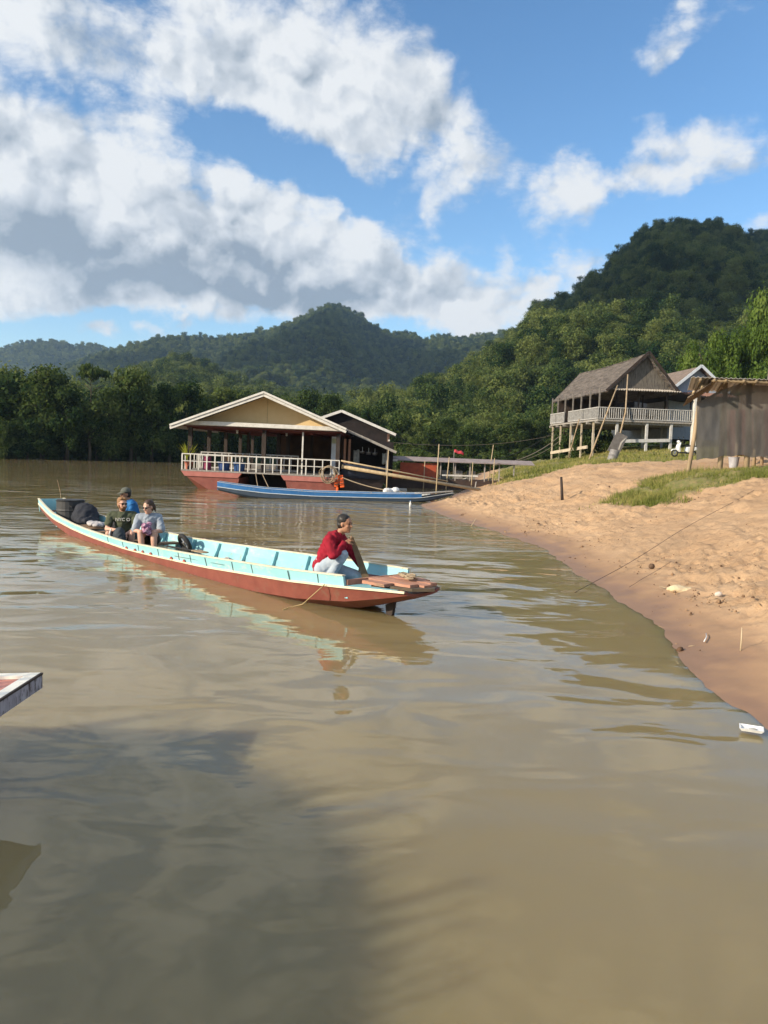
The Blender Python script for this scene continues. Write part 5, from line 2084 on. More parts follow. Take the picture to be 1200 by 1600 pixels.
# --- boatman in the red shirt: kneels on the foredeck, right knee raised
def boatman():
    face_dir = Vector((0.93, -.38))
    rz = math.atan2(-.22, .97)
    p = atz(509, 884, .47)
    c = boat_pos(1.88, -.12, .46)
    J = dict(pelvis=(0, 0, 0), belly=(.07, 0, .15), chest=(.165, 0, .36), neck=(.235, 0, .475), head=(.305, 0, .60),
             hip_l=(.02, .095, -.02), hip_r=(.02, -.095, -.02),
             sh_l=(.17, .19, .385), sh_r=(.155, -.19, .395), el_l=(.36, .22, .17), el_r=(.24, -.30, .20), wr_l=(.50, .12, .03), wr_r=(.345, -.10, .36),
             kn_l=(.455, .11, -.12), an_l=(.06, .13, -.165), toe_l=(-.10, .13, -.19),
             kn_r=(.33, -.16, .20), an_r=(.14, -.17, -.145), toe_r=(.28, -.18, -.18),
             face=(.95, -.26, -.04), hand_r=((.55, .45, .35), (.3, .5, -.6), .95), hand_l=((.7, -.35, -.5), (.1, -.9, -.2), .9))
    o, V, hp, Rh = make_person(J, c, rz, 'man in a red shirt and pale jeans kneeling at the bow with a wooden paddle', M['skin_warm'], M['black_hair'], None)
    sm = mat('red_shirt_cloth', (.30, .016, .032), (.19, .010, .02), 7, .85, .15, c3=(.08, .015, .02), c3amt=.2, c3scale=14, bump=.012, bscale=12)
    shirt(o, V, sm, 1.85, 1.0, collar=True, disp=.030)
    trousers(o, V, mat('pale_denim', (.42, .47, .52), (.30, .36, .42), 9, .85, .15, bump=.008, bscale=14), 1.95, 'jeans')
    shoes(o, V, mat('sandal', (.10, .08, .07), None, 8))
    M3 = Matrix.Translation(c) @ Matrix.Rotation(rz, 4, 'Z')
    # the paddle stands on the deck under both hands
    a, b = M3 @ Vector((.415, -.055, .43)), M3 @ Vector((.63, .06, -.20))
    pd = empty('paddle', b, 0, 'brown wooden paddle held upright by the man in the red shirt', 'paddle')
    d = a - b
    mb = MB()
    n = 9
    vs, fs = [], []
    side = Vector((.85, .1, .3))
    side = (side - d.normalized() * side.dot(d.normalized())).normalized()
    nn = d.normalized().cross(side)
    for i in range(n + 1):
        t = i / n
        w = np.interp(t, [0, .15, .5, .75, 1.0], [.085, .095, .085, .07, .045]) / 2
        for (q, r) in ((-1, -1), (1, -1), (1, 1), (-1, 1)):
            vs.append(d * t + side * (q * w) + nn * (r * .012))
    for i in range(n):
        for k in range(4):
            fs.append((i * 4 + k, i * 4 + (k + 1) % 4, i * 4 + 4 + (k + 1) % 4, i * 4 + 4 + k))
    fs += [(3, 2, 1, 0), tuple(range(n * 4, n * 4 + 4))]
    mb.add(vs, fs).build('blade', mat('paddle_wood', (.20, .13, .07), (.14, .09, .05), 6, .6, .3), pd)
    MB().capsule(d * 1.0 - nn * .03, .018, d * 1.0 + nn * .03, .018, 8).build('grip', M['wood'], pd, smooth=True)


boatman()


def passengers():
    # bearded man in the olive tee: seated on the bench, body turned to the near side
    c = boat_pos(8.8, -.12, .155)
    rz = R(-78)
    J = dict(pelvis=(0, 0, 0), belly=(.05, 0, .17), chest=(.09, 0, .37), neck=(.115, 0, .50), head=(.14, -.005, .635),
             hip_l=(.02, .10, -.02), hip_r=(.02, -.10, -.02),
             sh_l=(.09, .205, .42), sh_r=(.09, -.205, .42), el_l=(.27, .27, .18), el_r=(.22, -.27, .17), wr_l=(.43, .10, .10), wr_r=(.42, -.07, .17),
             kn_l=(.40, .20, .10), an_l=(.36, .17, -.22), toe_l=(.48, .19, -.25), kn_r=(.38, -.22, .10), an_r=(.34, -.18, -.22), toe_r=(.46, -.20, -.25),
             face=(.86, .50, -.02), glasses=True, fringe=True, hand_r=((.35, .55, -.75), (-.5, 0, -.6), .35), hand_l=((.4, -.6, -.6), (-.5, 0, -.6), .5))
    o, V, hp, Rh = make_person(J, c, rz, 'bearded man in an olive tee and sunglasses sitting in the turquoise boat', M['skin_pale'], M['ginger_hair'], None, beard=mat('ginger_beard', (.20, .09, .04), (.13, .06, .03), 30))
    sm = mat('olive_tee', (.085, .095, .06), (.060, .068, .045), 6, .9, .1, bump=.008, bscale=10)
    sh = shirt(o, V, sm, .62, 1.02, disp=.016)
    o.scale = (1.08,) * 3
    trousers(o, V, mat('dark_shorts', (.03, .035, .035), (.02, .022, .024), 8), .82, 'shorts')
    shoes(o, V, M['rubber'])
    # small white lettering across the chest
    cu = bpy.data.curves.new('lettering', 'FONT')
    cu.body = 'NYC O'
    cu.size = .085
    cu.extrude = .002
    cu.align_x = 'CENTER'
    t = bpy.data.objects.new('tmp_text', cu)
    col.objects.link(t)
    dg = bpy.context.evaluated_depsgraph_get()
    tm = bpy.data.meshes.new_from_object(t.evaluated_get(dg))
    bpy.data.objects.remove(t)
    tm.materials.append(M['white_paint'])
    tm.transform(Matrix.Translation((.243, .015, .325)) @ Matrix.Rotation(R(-8), 4, 'Y') @ Matrix.Rotation(R(90), 4, 'Z') @ Matrix.Rotation(R(90), 4, 'X'))
    link_mesh('lettering', tm, sh)

    # woman in the grey-blue shirt, turned towards the man
    c = boat_pos(7.76, -.02, .24)
    rz = R(-80)
    J = dict(pelvis=(0, 0, 0), belly=(.05, 0, .15), chest=(.09, 0, .34), neck=(.125, 0, .455), head=(.17, 0, .575),
             hip_l=(.02, .09, -.02), hip_r=(.02, -.09, -.02),
             sh_l=(.085, .175, .385), sh_r=(.085, -.175, .385), el_l=(.22, .24, .15), el_r=(.21, -.23, .15), wr_l=(.40, .06, .16), wr_r=(.39, -.05, .15),
             kn_l=(.43, .13, .14), an_l=(.45, .14, -.26), toe_l=(.57, .15, -.29), kn_r=(.43, -.10, .14), an_r=(.46, -.06, -.26), toe_r=(.58, -.06, -.29),
             face=(.78, -.55, -.22), glasses=True, hand_r=((.6, .6, .1), (0, .5, .6), .9), hand_l=((.55, -.6, .1), (0, -.5, .6), .9))
    o, V, hp, Rh = make_person(J, c, rz, 'woman in a grey-blue shirt and sunglasses holding a purple cloth in the boat', M['skin_pale'], M['brown_hair'], None, female=True)
    shirt(o, V, mat('grey_blue_shirt', (.30, .34, .39), (.22, .255, .30), 6, .85, .15, bump=.008, bscale=10), .85, 1.02, collar=True, female=True, disp=.016)
    o.scale = (1.07,) * 3
    trousers(o, V, mat('black_shorts', (.022, .022, .025), None, 8), .5, 'shorts')
    shoes(o, V, M['white_paint'])
    mm = Matrix.Translation(c) @ Matrix.Rotation(rz, 4, 'Z')
    mb = MB()
    for i in range(9):
        a = i * 2.4
        mb.ellipsoid((.045 * math.cos(a), .05 * math.sin(a), .02 * i - .02), (.055, .05, .045), nu=9, nv=6)
    me = remesh(mb, .012, 1, .02, 16, 7)
    me.materials.append(mat('purple_print_cloth', (.17, .035, .11), (.45, .30, .38), 30, .85, .15, pos=(.42, .58)))
    k = link_mesh('cloth', me)
    k.location = mm @ Vector((.50, .01, .17))
    tag(k, 'purple and white printed cloth bundled in the seated woman\'s hands', 'cloth')

    # steersman behind them in a blue jacket and grey cap
    c = boat_pos(9.3, .34, .38)
    rz = R(-150)
    J = dict(pelvis=(0, 0, 0), belly=(.05, 0, .17), chest=(.10, 0, .37), neck=(.15, 0, .49), head=(.20, 0, .615),
             hip_l=(.02, .10, -.02), hip_r=(.02, -.10, -.02),
             sh_l=(.10, .20, .41), sh_r=(.10, -.20, .41), el_l=(.16, .29, .17), el_r=(.22, -.27, .17), wr_l=(.36, .20, .07), wr_r=(.40, -.16, .10),
             kn_l=(.42, .16, .08), an_l=(.40, .16, -.28), toe_l=(.52, .17, -.31), kn_r=(.42, -.16, .08), an_r=(.40, -.16, -.28), toe_r=(.52, -.17, -.31),
             face=(.98, .18, -.08), hand_l=((.7, -.3, -.6), (0, -.3, -.9), .6), hand_r=((.7, .3, -.6), (0, .3, -.9), .6))
    o, V, hp, Rh = make_person(J, c, rz, 'man in a bright blue jacket and grey cap sitting behind the two passengers', M['skin_warm'], M['black_hair'], None)
    shirt(o, V, mat('blue_jacket', (.02, .14, .36), (.014, .09, .25), 6, .7, .25, bump=.01, bscale=10), 1.9, 1.03, collar=True, disp=.022)
    trousers(o, V, mat('dark_trousers', (.03, .03, .035), None, 8), 1.95)
    shoes(o, V, M['rubber'])
    cp = MB()
    cp.ellipsoid(hp(-.012, 0, .058), (.112, .095, .098), Rh, v0=-6, v1=90)
    cap = cp.build('cap', mat('grey_cap', (.14, .145, .12), (.10, .105, .09), 10, .9, .1), o, smooth=True)
    br = MB()
    n = 9
    vs, fs = [], []
    for i in range(n + 1):
        a = R(-62 + 124 * i / n)
        vs.append(hp(-.012 + .105 * math.cos(a), .09 * math.sin(a), .055))
        vs.append(hp(.02 + .165 * math.cos(a), .088 * math.sin(a), .038))
    for i in range(n):
        fs.append((2 * i, 2 * i + 1, 2 * i + 3, 2 * i + 2))
    q = br.add(vs, fs).build('brim', mat('cap_brim', (.17, .17, .13), None, 10, .9), cap)
    q.modifiers.new('thick', 'SOLIDIFY').thickness = .006


passengers()


# ------------------------------------------------------------------ things lying in the passenger boat
def boat_things():
    L = PB.L
    rzb = PB.root.rotation_euler.z
    # black engine drum under a dark cloth
    r = empty('engine_drum', boat_pos(12.35, .02, .13), rzb, 'black drum near the stern of the turquoise boat', 'drum')
    MB().lathe([(0, 0), (.30, 0), (.33, .06), (.32, .28), (.335, .30), (.32, .34), (.32, .52), (.34, .54), (.31, .56), (.29, .48), (0, .46)], n=22).build('body', mat('black_plastic', (.035, .036, .038), (.05, .05, .05), 5, .6, .3), r, smooth=False)
    MB().tube([(.30, -.14, .44), (.38, -.10, .40), (.38, .10, .40), (.30, .14, .44)], .014, 6).build('handle', M['rubber'], r)
    mb = MB()
    mb.ellipsoid((0, 0, .10), (.34, .30, .20), nu=16)
    mb.ellipsoid((-.12, .05, .22), (.28, .26, .18), nu=14)
    mb.ellipsoid((.25, -.05, .03), (.3, .26, .10), nu=14)
    me = remesh(mb, .025, 2, .05, 5, 2)
    me.materials.append(mat('dark_canvas', (.025, .027, .034), (.04, .042, .05), 6, .85, .15))
    o = link_mesh('canvas_cover', me)
    o.location = boat_pos(11.65, .12, .22)
    o.rotation_euler = (0, 0, rzb)
    tag(o, 'dark canvas cover draped over the engine beside the black drum', 'cover')
    # thin rod at the stern
    rd = MB()
    p = boat_pos(L - .15, .20, .55)
    rd.tube([(0, 0, 0), (-.03, 0, .25), (-.10, .0, .55)], [.008, .006, .003], 6)
    o = rd.build('rod', M['bamboo'])
    o.location = p
    tag(o, 'thin upright rod at the stern tip of the turquoise boat', 'rod')
    # folded pale clothes on the engine board
    mb = MB()
    for i in range(6):
        mb.ellipsoid((.11 * i - .3, .07 * math.sin(i * 2.2), .03), (.13, .12, .045), nu=9, nv=6)
    me = remesh(mb, .015, 1, .02, 9, 1)
    me.materials.append(mat('pale_cloth', (.50, .47, .44), (.30, .29, .30), 7, .9))
    o = link_mesh('folded_clothes', me)
    o.location = boat_pos(10.45, -.05, .235)
    o.rotation_euler = (0, 0, rzb)
    tag(o, 'pale crumpled clothes lying on the engine board behind the bearded man', 'clothes')
    # dark day pack between the two passengers
    mb = MB()
    mb.ellipsoid((0, 0, .20), (.15, .14, .23))
    mb.ellipsoid((.09, 0, .14), (.09, .11, .14))
    me = remesh(mb, .014, 2, .012, 8, 1)
    r = empty('day_pack', boat_pos(8.42, -.36, -.03), rzb, 'dark day pack standing between the bearded man and the woman', 'bag')
    me.materials.append(mat('pack_fabric', (.035, .045, .055), (.05, .06, .07), 8, .8))
    link_mesh('body', me, r)
    MB().tube([(-.04, -.15, .40), (-.02, -.19, .30), (0, -.17, .12)], .016, 6).build('strap', M['white_paint'], r)
    # small spoked wheel and planks on the floor
    r = empty('wheel', boat_pos(7.0, .36, .19), rzb, 'small black spoked wheel lying against the far side of the turquoise boat', 'wheel')
    rot = Matrix.Rotation(R(25), 3, 'X')
    t = MB()
    n, k = 22, 8
    vs, fs = [], []
    for i in range(n):
        a = 2 * math.pi * i / n
        for j in range(k):
            b = 2 * math.pi * j / k
            q = Vector(((.165 + .045 * math.cos(b)) * math.cos(a), .045 * math.sin(b), (.165 + .045 * math.cos(b)) * math.sin(a)))
            vs.append(rot @ q)
    for i in range(n):
        for j in range(k):
            fs.append((i * k + j, i * k + (j + 1) % k, ((i + 1) % n) * k + (j + 1) % k, ((i + 1) % n) * k + j))
    t.add(vs, fs).build('tyre', M['rubber'], r, smooth=True)
    s = MB()
    for i in range(6):
        a = math.pi * 2 * i / 6
        s.bar(rot @ Vector((0, 0, 0)), rot @ Vector((.13 * math.cos(a), 0, .13 * math.sin(a))), .022, .02)
    s.tube([rot @ Vector((0, -.03, 0)), rot @ Vector((0, .03, 0))], .035, 10)
    s.build('spokes', M['metal'], r)
    mb = MB()
    mb.box((0, 0, .02), (.95, .14, .035))
    mb.box((.35, .02, .05), (.4, .18, .03))
    o = mb.build('plank', mat('pale_plank', (.50, .42, .30), (.36, .29, .2), 7, .8, .2, stretch=(.3, 2, 1)), None)
    o.location, o.rotation_euler = boat_pos(6.2, -.12, .0), (0, 0, rzb + .12)
    tag(o, 'pale plank on the floor of the turquoise boat beside the small wheel', 'plank')
    r = empty('oar', boat_pos(5.7, -.18, .22), rzb + .04, 'dark oar with a pale blade resting along the near gunwale', 'oar')
    MB().tube([(-.85, 0, 0), (.1, 0, .02)], .018, 8).build('shaft', M['rubber'], r)
    MB().prism([(.08, -.03, .02), (.2, -.07, .03), (.52, -.06, .03), (.55, 0, .03), (.52, .06, .03), (.2, .07, .03), (.08, .03, .02)], (0, 0, .018)).build('blade', M['pole_wood'], r)
    r = empty('tin', boat_pos(4.65, .08, .08), rzb, 'round grey bailing tin on the floor in the middle of the turquoise boat', 'tin')
    rt = Matrix.Rotation(R(70), 3, 'X')
    k = MB().lathe([(0, 0), (.10, 0), (.115, .17), (.10, .17), (.09, .02), (0, .02)], n=16)
    k.v = [tuple(rt @ Vector(p)) for p in k.v]
    k.build('body', mat('tin_grey', (.38, .38, .36), (.25, .25, .24), 8, .5, .5), r)
    MB().tube([(-.1, -.04, .06), (-.06, -.12, .15), (.06, -.12, .15), (.1, -.04, .06)], .008, 6).build('handle', M['metal'], r)
    mb = MB()
    for i in range(5):
        mb.ellipsoid((.06 * i - .12, .03 * math.sin(3 * i), .03), (.06, .05, .04), nu=9, nv=6)
    me = remesh(mb, .012, 1, .015, 14, 1)
    me.materials.append(mat('brown_rag', (.20, .15, .12), (.10, .08, .07), 9, .9))
    o = link_mesh('rag', me)
    o.location = boat_pos(3.4, .02, .0)
    tag(o, 'crumpled brown rag on the boat floor behind the kneeling man', 'rag')
    # rope coil on the bow planks and a loose line over the side
    mb = MB()
    rnd = random.Random(3)
    pts = []
    for i in range(60):
        a = i * .52
        pts.append((.16 * math.cos(a) * rnd.uniform(.5, 1.1), .07 * math.sin(a) * rnd.uniform(.5, 1.2), .02 + .05 * rnd.random()))
    mb.tube(pts, .011, 6)
    o = mb.build('rope_coil', M['rope'], None, smooth=True)
    o.location, o.rotation_euler = boat_pos(.42, .14, .465), (0, 0, rzb)
    tag(o, 'small tangled rope on the pink planks at the tip of the turquoise boat', 'rope')
    mb = MB()
    pts = [boat_pos(1.15, -.62, .36), boat_pos(1.2, -.69, .28), boat_pos(1.4, -.78, .08), boat_pos(1.6, -.86, .01), boat_pos(1.55, -.98, .004)]
    mb.tube(pts, .007, 6)
    o = mb.build('loose_line', mat('yellow_rope', (.40, .30, .15), (.33, .24, .11), 30), None, smooth=True)
    tag(o, 'yellowish loose line hanging over the red side near the bow into the water', 'rope')


boat_things()
# ------------------------------------------------------------------ stilt house on the bank
_mc = {}


def mat_cached(n, c):
    if n not in _mc:
        _mc[n] = mat(n, c, None, 6, .8, .2)
    return _mc[n]


def bal_panel(mb, p0, p1, z0, z1, n):
    p0, p1 = Vector(p0), Vector(p1)
    mb.bar((p0.x, p0.y, z1), (p1.x, p1.y, z1), .09, .07)
    mb.bar((p0.x, p0.y, z0), (p1.x, p1.y, z0), .07, .07)
    for i in range(n + 1):
        q = p0.lerp(p1, i / n)
        mb.bar((q.x, q.y, z0 + .04), (q.x, q.y, z1 - .04), .06, .05, up=(0, 1, 0))


def stilt_house():
    H = empty('stilt_house', (20.12, 61.0, 2.6), R(5), 'weathered open wooden house on stilts with thatched gable roof and balustrade', 'house')
    inv = Vector((20.5, 61.0, 2.6))

    def l(x, y, z):
        return Vector((x, y, z)) - inv
    WW = M['weathered']
    X0, X1, Y0, Y1 = 16.9, 24.9, 61.0, 73.4
    DZ = 5.15
    # deck
    d = MB()
    d.box(l((X0 + X1) / 2, (Y0 + Y1) / 2, DZ), (X1 - X0, Y1 - Y0, .14))
    for k in range(7):
        d.box(l((X0 + X1) / 2, Y0 + .3 + k * 2.0, DZ - .16), (X1 - X0 + .2, .14, .18))
    d.build('deck', WW, H)
    # stilts
    pal = mat('pale_stilt', (.50, .43, .32), (.38, .32, .24), 4, .8, .2)
    gry = mat('grey_stilt', (.50, .50, .49), (.38, .37, .36), 4, .8, .2)
    for (x, ys) in ((17.1, (62.4, 65.2, 68.0, 70.8, 73.2)), (18.6, (61.3, 66.5, 72.0)), (21.0, (61.2, 66.5, 72.0)), (23.0, (61.2, 66.5, 72.0)), (24.7, (61.1, 66.5))):
        for y in ys:
            b = gz(x, y) - .3
            wd = .18 if x > 18 else .12
            MB().box(l(x, y, (b + DZ - .1) / 2), (wd, wd, DZ - .1 - b)).build('stilt', pal if x < 18 else gry, H)
    MB().bar(l(17.05, 63.5, 3.05), l(17.05, 73.3, 2.55), .1, .26).build('brace_beam', pal, H)
    MB().bar(l(18.6, 61.15, 3.55), l(22.9, 61.05, 3.75), .1, .26).build('brace_beam', gry, H)
    # tall pale corner post at the right
    MB().box(l(24.75, 60.9, 5.0), (.30, .30, 4.9)).build('corner_post', M['white_paint'], H)
    # balustrades
    rl = mat('whitewashed_rail', (.46, .45, .43), (.30, .29, .28), 6, .8, .2, c3=(.25, .25, .24), c3amt=.5, c3scale=9)
    for (a, b, n) in (((X0, 61.0, 0), (X0, 64.4, 0), 13), ((X0, 64.4, 0), (X0, 68.2, 0), 15), ((X0, 69.4, 0), (X0, 71.8, 0), 10), ((X0, 71.8, 0), (X0, 73.4, 0), 7)):
        mb = MB()
        bal_panel(mb, l(*a), l(*b), DZ + .15 - inv.z, DZ + 1.0 - inv.z, n)
        mb.build('balustrade', rl, H)
    for i in range(4):
        mb = MB()
        xa, xb = X0 + i * 2.0, X0 + (i + 1) * 2.0
        bal_panel(mb, l(xa, 60.98, 0), l(xb, 60.98, 0), DZ + .15 - inv.z, DZ + 1.0 - inv.z, 11)
        mb.build('balustrade', rl, H)
    # upper posts
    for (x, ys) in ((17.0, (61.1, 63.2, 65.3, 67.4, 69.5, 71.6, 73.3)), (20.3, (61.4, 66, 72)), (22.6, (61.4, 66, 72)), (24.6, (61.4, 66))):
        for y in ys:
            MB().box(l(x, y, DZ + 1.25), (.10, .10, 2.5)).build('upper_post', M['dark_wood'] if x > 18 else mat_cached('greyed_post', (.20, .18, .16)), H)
    # dark interior: back wall, table
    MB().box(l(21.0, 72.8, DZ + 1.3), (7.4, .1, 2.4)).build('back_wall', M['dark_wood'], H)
    it = MB()
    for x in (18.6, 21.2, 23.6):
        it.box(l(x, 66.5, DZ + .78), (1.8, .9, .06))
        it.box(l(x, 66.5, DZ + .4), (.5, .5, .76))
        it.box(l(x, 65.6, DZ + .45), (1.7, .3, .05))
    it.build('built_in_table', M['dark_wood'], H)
    # thatched roof
    th = mat('old_thatch', (.155, .135, .12), (.085, .074, .067), 2.2, .95, .05, stretch=(1, .35, 2.0), c3=(.24, .20, .17), c3amt=.5, c3scale=5, bump=.12, bscale=7)
    ax, az, ez = 20.55, 10.45, 7.45
    e0, e1 = 17.5, 23.15
    ys0, ys1 = 60.55, 76.5
    rng = np.random.default_rng(8)

    def slope(xe, y_ridge1, y_eave1, flare):
        nu, nv = 46, 26
        vs, fs = [], []
        for j in range(nv + 1):
            t = j / nv
            for i in range(nu + 1):
                s = i / nu
                x = ax + (xe - ax) * t
                ye = ys0 + (y_eave1 - ys0) * s
                yr = ys0 + .1 + (y_ridge1 - ys0 - .1) * s
                y = yr + (ye - yr) * t
                z = az + (ez - az) * (t ** .93) - .12 * math.sin(s * 3.1) * (1 - t) + rng.uniform(-.035, .035) - .09 * ((j % 4) / 4)
                vs.append(l(x, y, z))
        for j in range(nv):
            for i in range(nu):
                a = j * (nu + 1) + i
                fs.append((a, a + 1, a + nu + 2, a + nu + 1))
        return vs, fs
    rf = MB()
    rf.add(*slope(e0 - .15, ys1, 74.6, 1))
    rf.add(*slope(e1, ys1, 74.6, 1))
    # far hip end, coming down to the back-left corner
    rf.add([l(ax, ys1, az - .05), l(e0 - .15, 74.6, ez), l(e1, 74.6, ez), l(ax - .8, 78, 7.6)], [(0, 1, 3), (0, 3, 2)])
    r = rf.build('thatch_roof', th, H)
    r.modifiers.new('thick', 'SOLIDIFY').thickness = .12
    mb = MB()
    mb.bar(l(e0 - .2, 60.5, ez - .02), l(ax, 60.5, az + .05), .08, .2)
    mb.bar(l(e1 + .05, 60.5, ez - .02), l(ax, 60.5, az + .05), .08, .2)
    mb.build('bargeboard', M['dark_wood'], r)
    MB().prism([l(e0 + .35, 61.0, ez + .15), l(e1 - .3, 61.0, ez + .15), l(ax, 61.0, az - .2)], (0, .08, 0)).build('gable_wall', mat('grey_bamboo_wall', (.16, .145, .125), (.085, .075, .065), 4, .95, .1, stretch=(2.5, 1, .5), c3=(.05, .045, .04), c3amt=.5, c3scale=2), H)
    mb = MB()
    n = 26
    vs, fs = [], []
    for i in range(n * 2 + 1):
        x = 18.0 + 5.3 * i / (n * 2)
        zz = 7.62 + .05 * (1 if i % 2 else -1)
        vs += [l(x, 60.25, zz - .12), l(x, 61.0, zz + .05)]
    for i in range(n * 2):
        fs.append((2 * i, 2 * i + 1, 2 * i + 3, 2 * i + 2))
    k = mb.add(vs, fs).build('tin_awning', mat('tin_awning', (.38, .35, .31), (.26, .23, .2), 3, .6, .4), H)
    k.modifiers.new('thick', 'SOLIDIFY').thickness = .015
    # low side eave over the right half of the deck
    mb = MB()
    mb.add([l(23.0, 60.6, 7.45), l(26.2, 60.6, 7.1), l(26.2, 70, 7.1), l(23.0, 70, 7.45)], [(0, 1, 2, 3)])
    s = mb.build('side_eave', M['dark_wood'], H)
    s.modifiers.new('thick', 'SOLIDIFY').thickness = .08


stilt_house()


def grey_house():
    O = Vector((27.2, 66, 3.6))
    H = empty('grey_house', O - Vector((1.0, 0, 0)), R(5), 'house with a pale blue-grey gable wall and tiled roof behind the stilt house', 'house')

    def l(x, y, z):
        return Vector((x, y, z)) - O
    ax, az, ez, e0, e1 = 27.25, 10.15, 8.05, 24.7, 29.8
    rf = MB()
    tm = mat('grey_brown_tile', (.22, .17, .14), (.15, .12, .10), 3, .85, .2, bump=.05, bscale=14)
    n = 14
    for (xe) in (e0, e1):
        vs, fs = [], []
        for j in range(n + 1):
            for y in (65.4, 80):
                vs.append(l(ax + (xe - ax) * j / n, y, az + (ez - az) * j / n + (.04 if j % 2 else 0)))
        for j in range(n):
            fs.append((2 * j, 2 * j + 1, 2 * j + 3, 2 * j + 2))
        rf.add(vs, fs)
    r = rf.build('roof', tm, H)
    r.modifiers.new('thick', 'SOLIDIFY').thickness = .08
    mb = MB()
    for xe in (e0 - .05, e1 + .05):
        mb.bar(l(xe, 65.35, ez - .03), l(ax, 65.35, az + .05), .06, .22)
    mb.build('bargeboard', mat('pale_grey_board', (.56, .60, .64), (.48, .52, .56), 4, .7), r)
    MB().prism([l(24.9, 66, 4.0), l(29.5, 66, 4.0), l(29.5, 66, ez + .1), l(ax, 66, az - .15), l(24.9, 66, ez + .1)], (0, .1, 0)).build('gable_wall', mat('blue_grey_wall', (.30, .34, .40), (.25, .29, .34), 2.5, .8, .2, stretch=(3, 1, .6)), H)
    MB().box(l(27.2, 72.5, 6.0), (4.5, 12.5, 4.0)).build('body_wall', mat('house_wall', (.3, .3, .3), None, 3), H)
    mb = MB()
    vs, fs = [], []
    for i in range(53):
        x = 23.9 + 6.2 * i / 52
        z = 7.72 + .045 * (1 if i % 2 else -1)
        vs += [l(x, 64.2, z - .15), l(x, 66, z + .25)]
    for i in range(52):
        fs.append((2 * i, 2 * i + 1, 2 * i + 3, 2 * i + 2))
    k = mb.add(vs, fs).build('tin_awning', mat('rusty_tin', (.24, .13, .10), (.16, .1, .08), 3, .8, .2), H)
    k.modifiers.new('thick', 'SOLIDIFY').thickness = .015
    # third roof, only its corner shows at the right edge
    O2 = Vector((27.0, 52, 3.0))
    G = empty('brown_roof_house', O2, 0, 'house behind the shade-cloth shed showing only a brown roof corner at the right edge', 'house')

    def m_(x, y, z):
        return Vector((x, y, z)) - O2
    mb = MB()
    vs, fs = [], []
    for j in range(13):
        for x in (22.9, 27.0):
            vs.append(m_(x + (2.0 * j / 12 if x < 25 else 0), 47 + 4 * j / 12, 6.95 + 1.5 * j / 12 + (.03 if j % 2 else 0) + (.25 if x > 25 else 0)))
    for j in range(12):
        fs.append((2 * j, 2 * j + 1, 2 * j + 3, 2 * j + 2))
    k = mb.add(vs, fs).build('roof', tm, G)
    k.modifiers.new('thick', 'SOLIDIFY').thickness = .08
    MB().box(m_(26.6, 50.5, 4.6), (5.4, 4.5, 4.2)).build('wall', mat('brown_wall', (.2, .15, .11), None, 3), G)


grey_house()


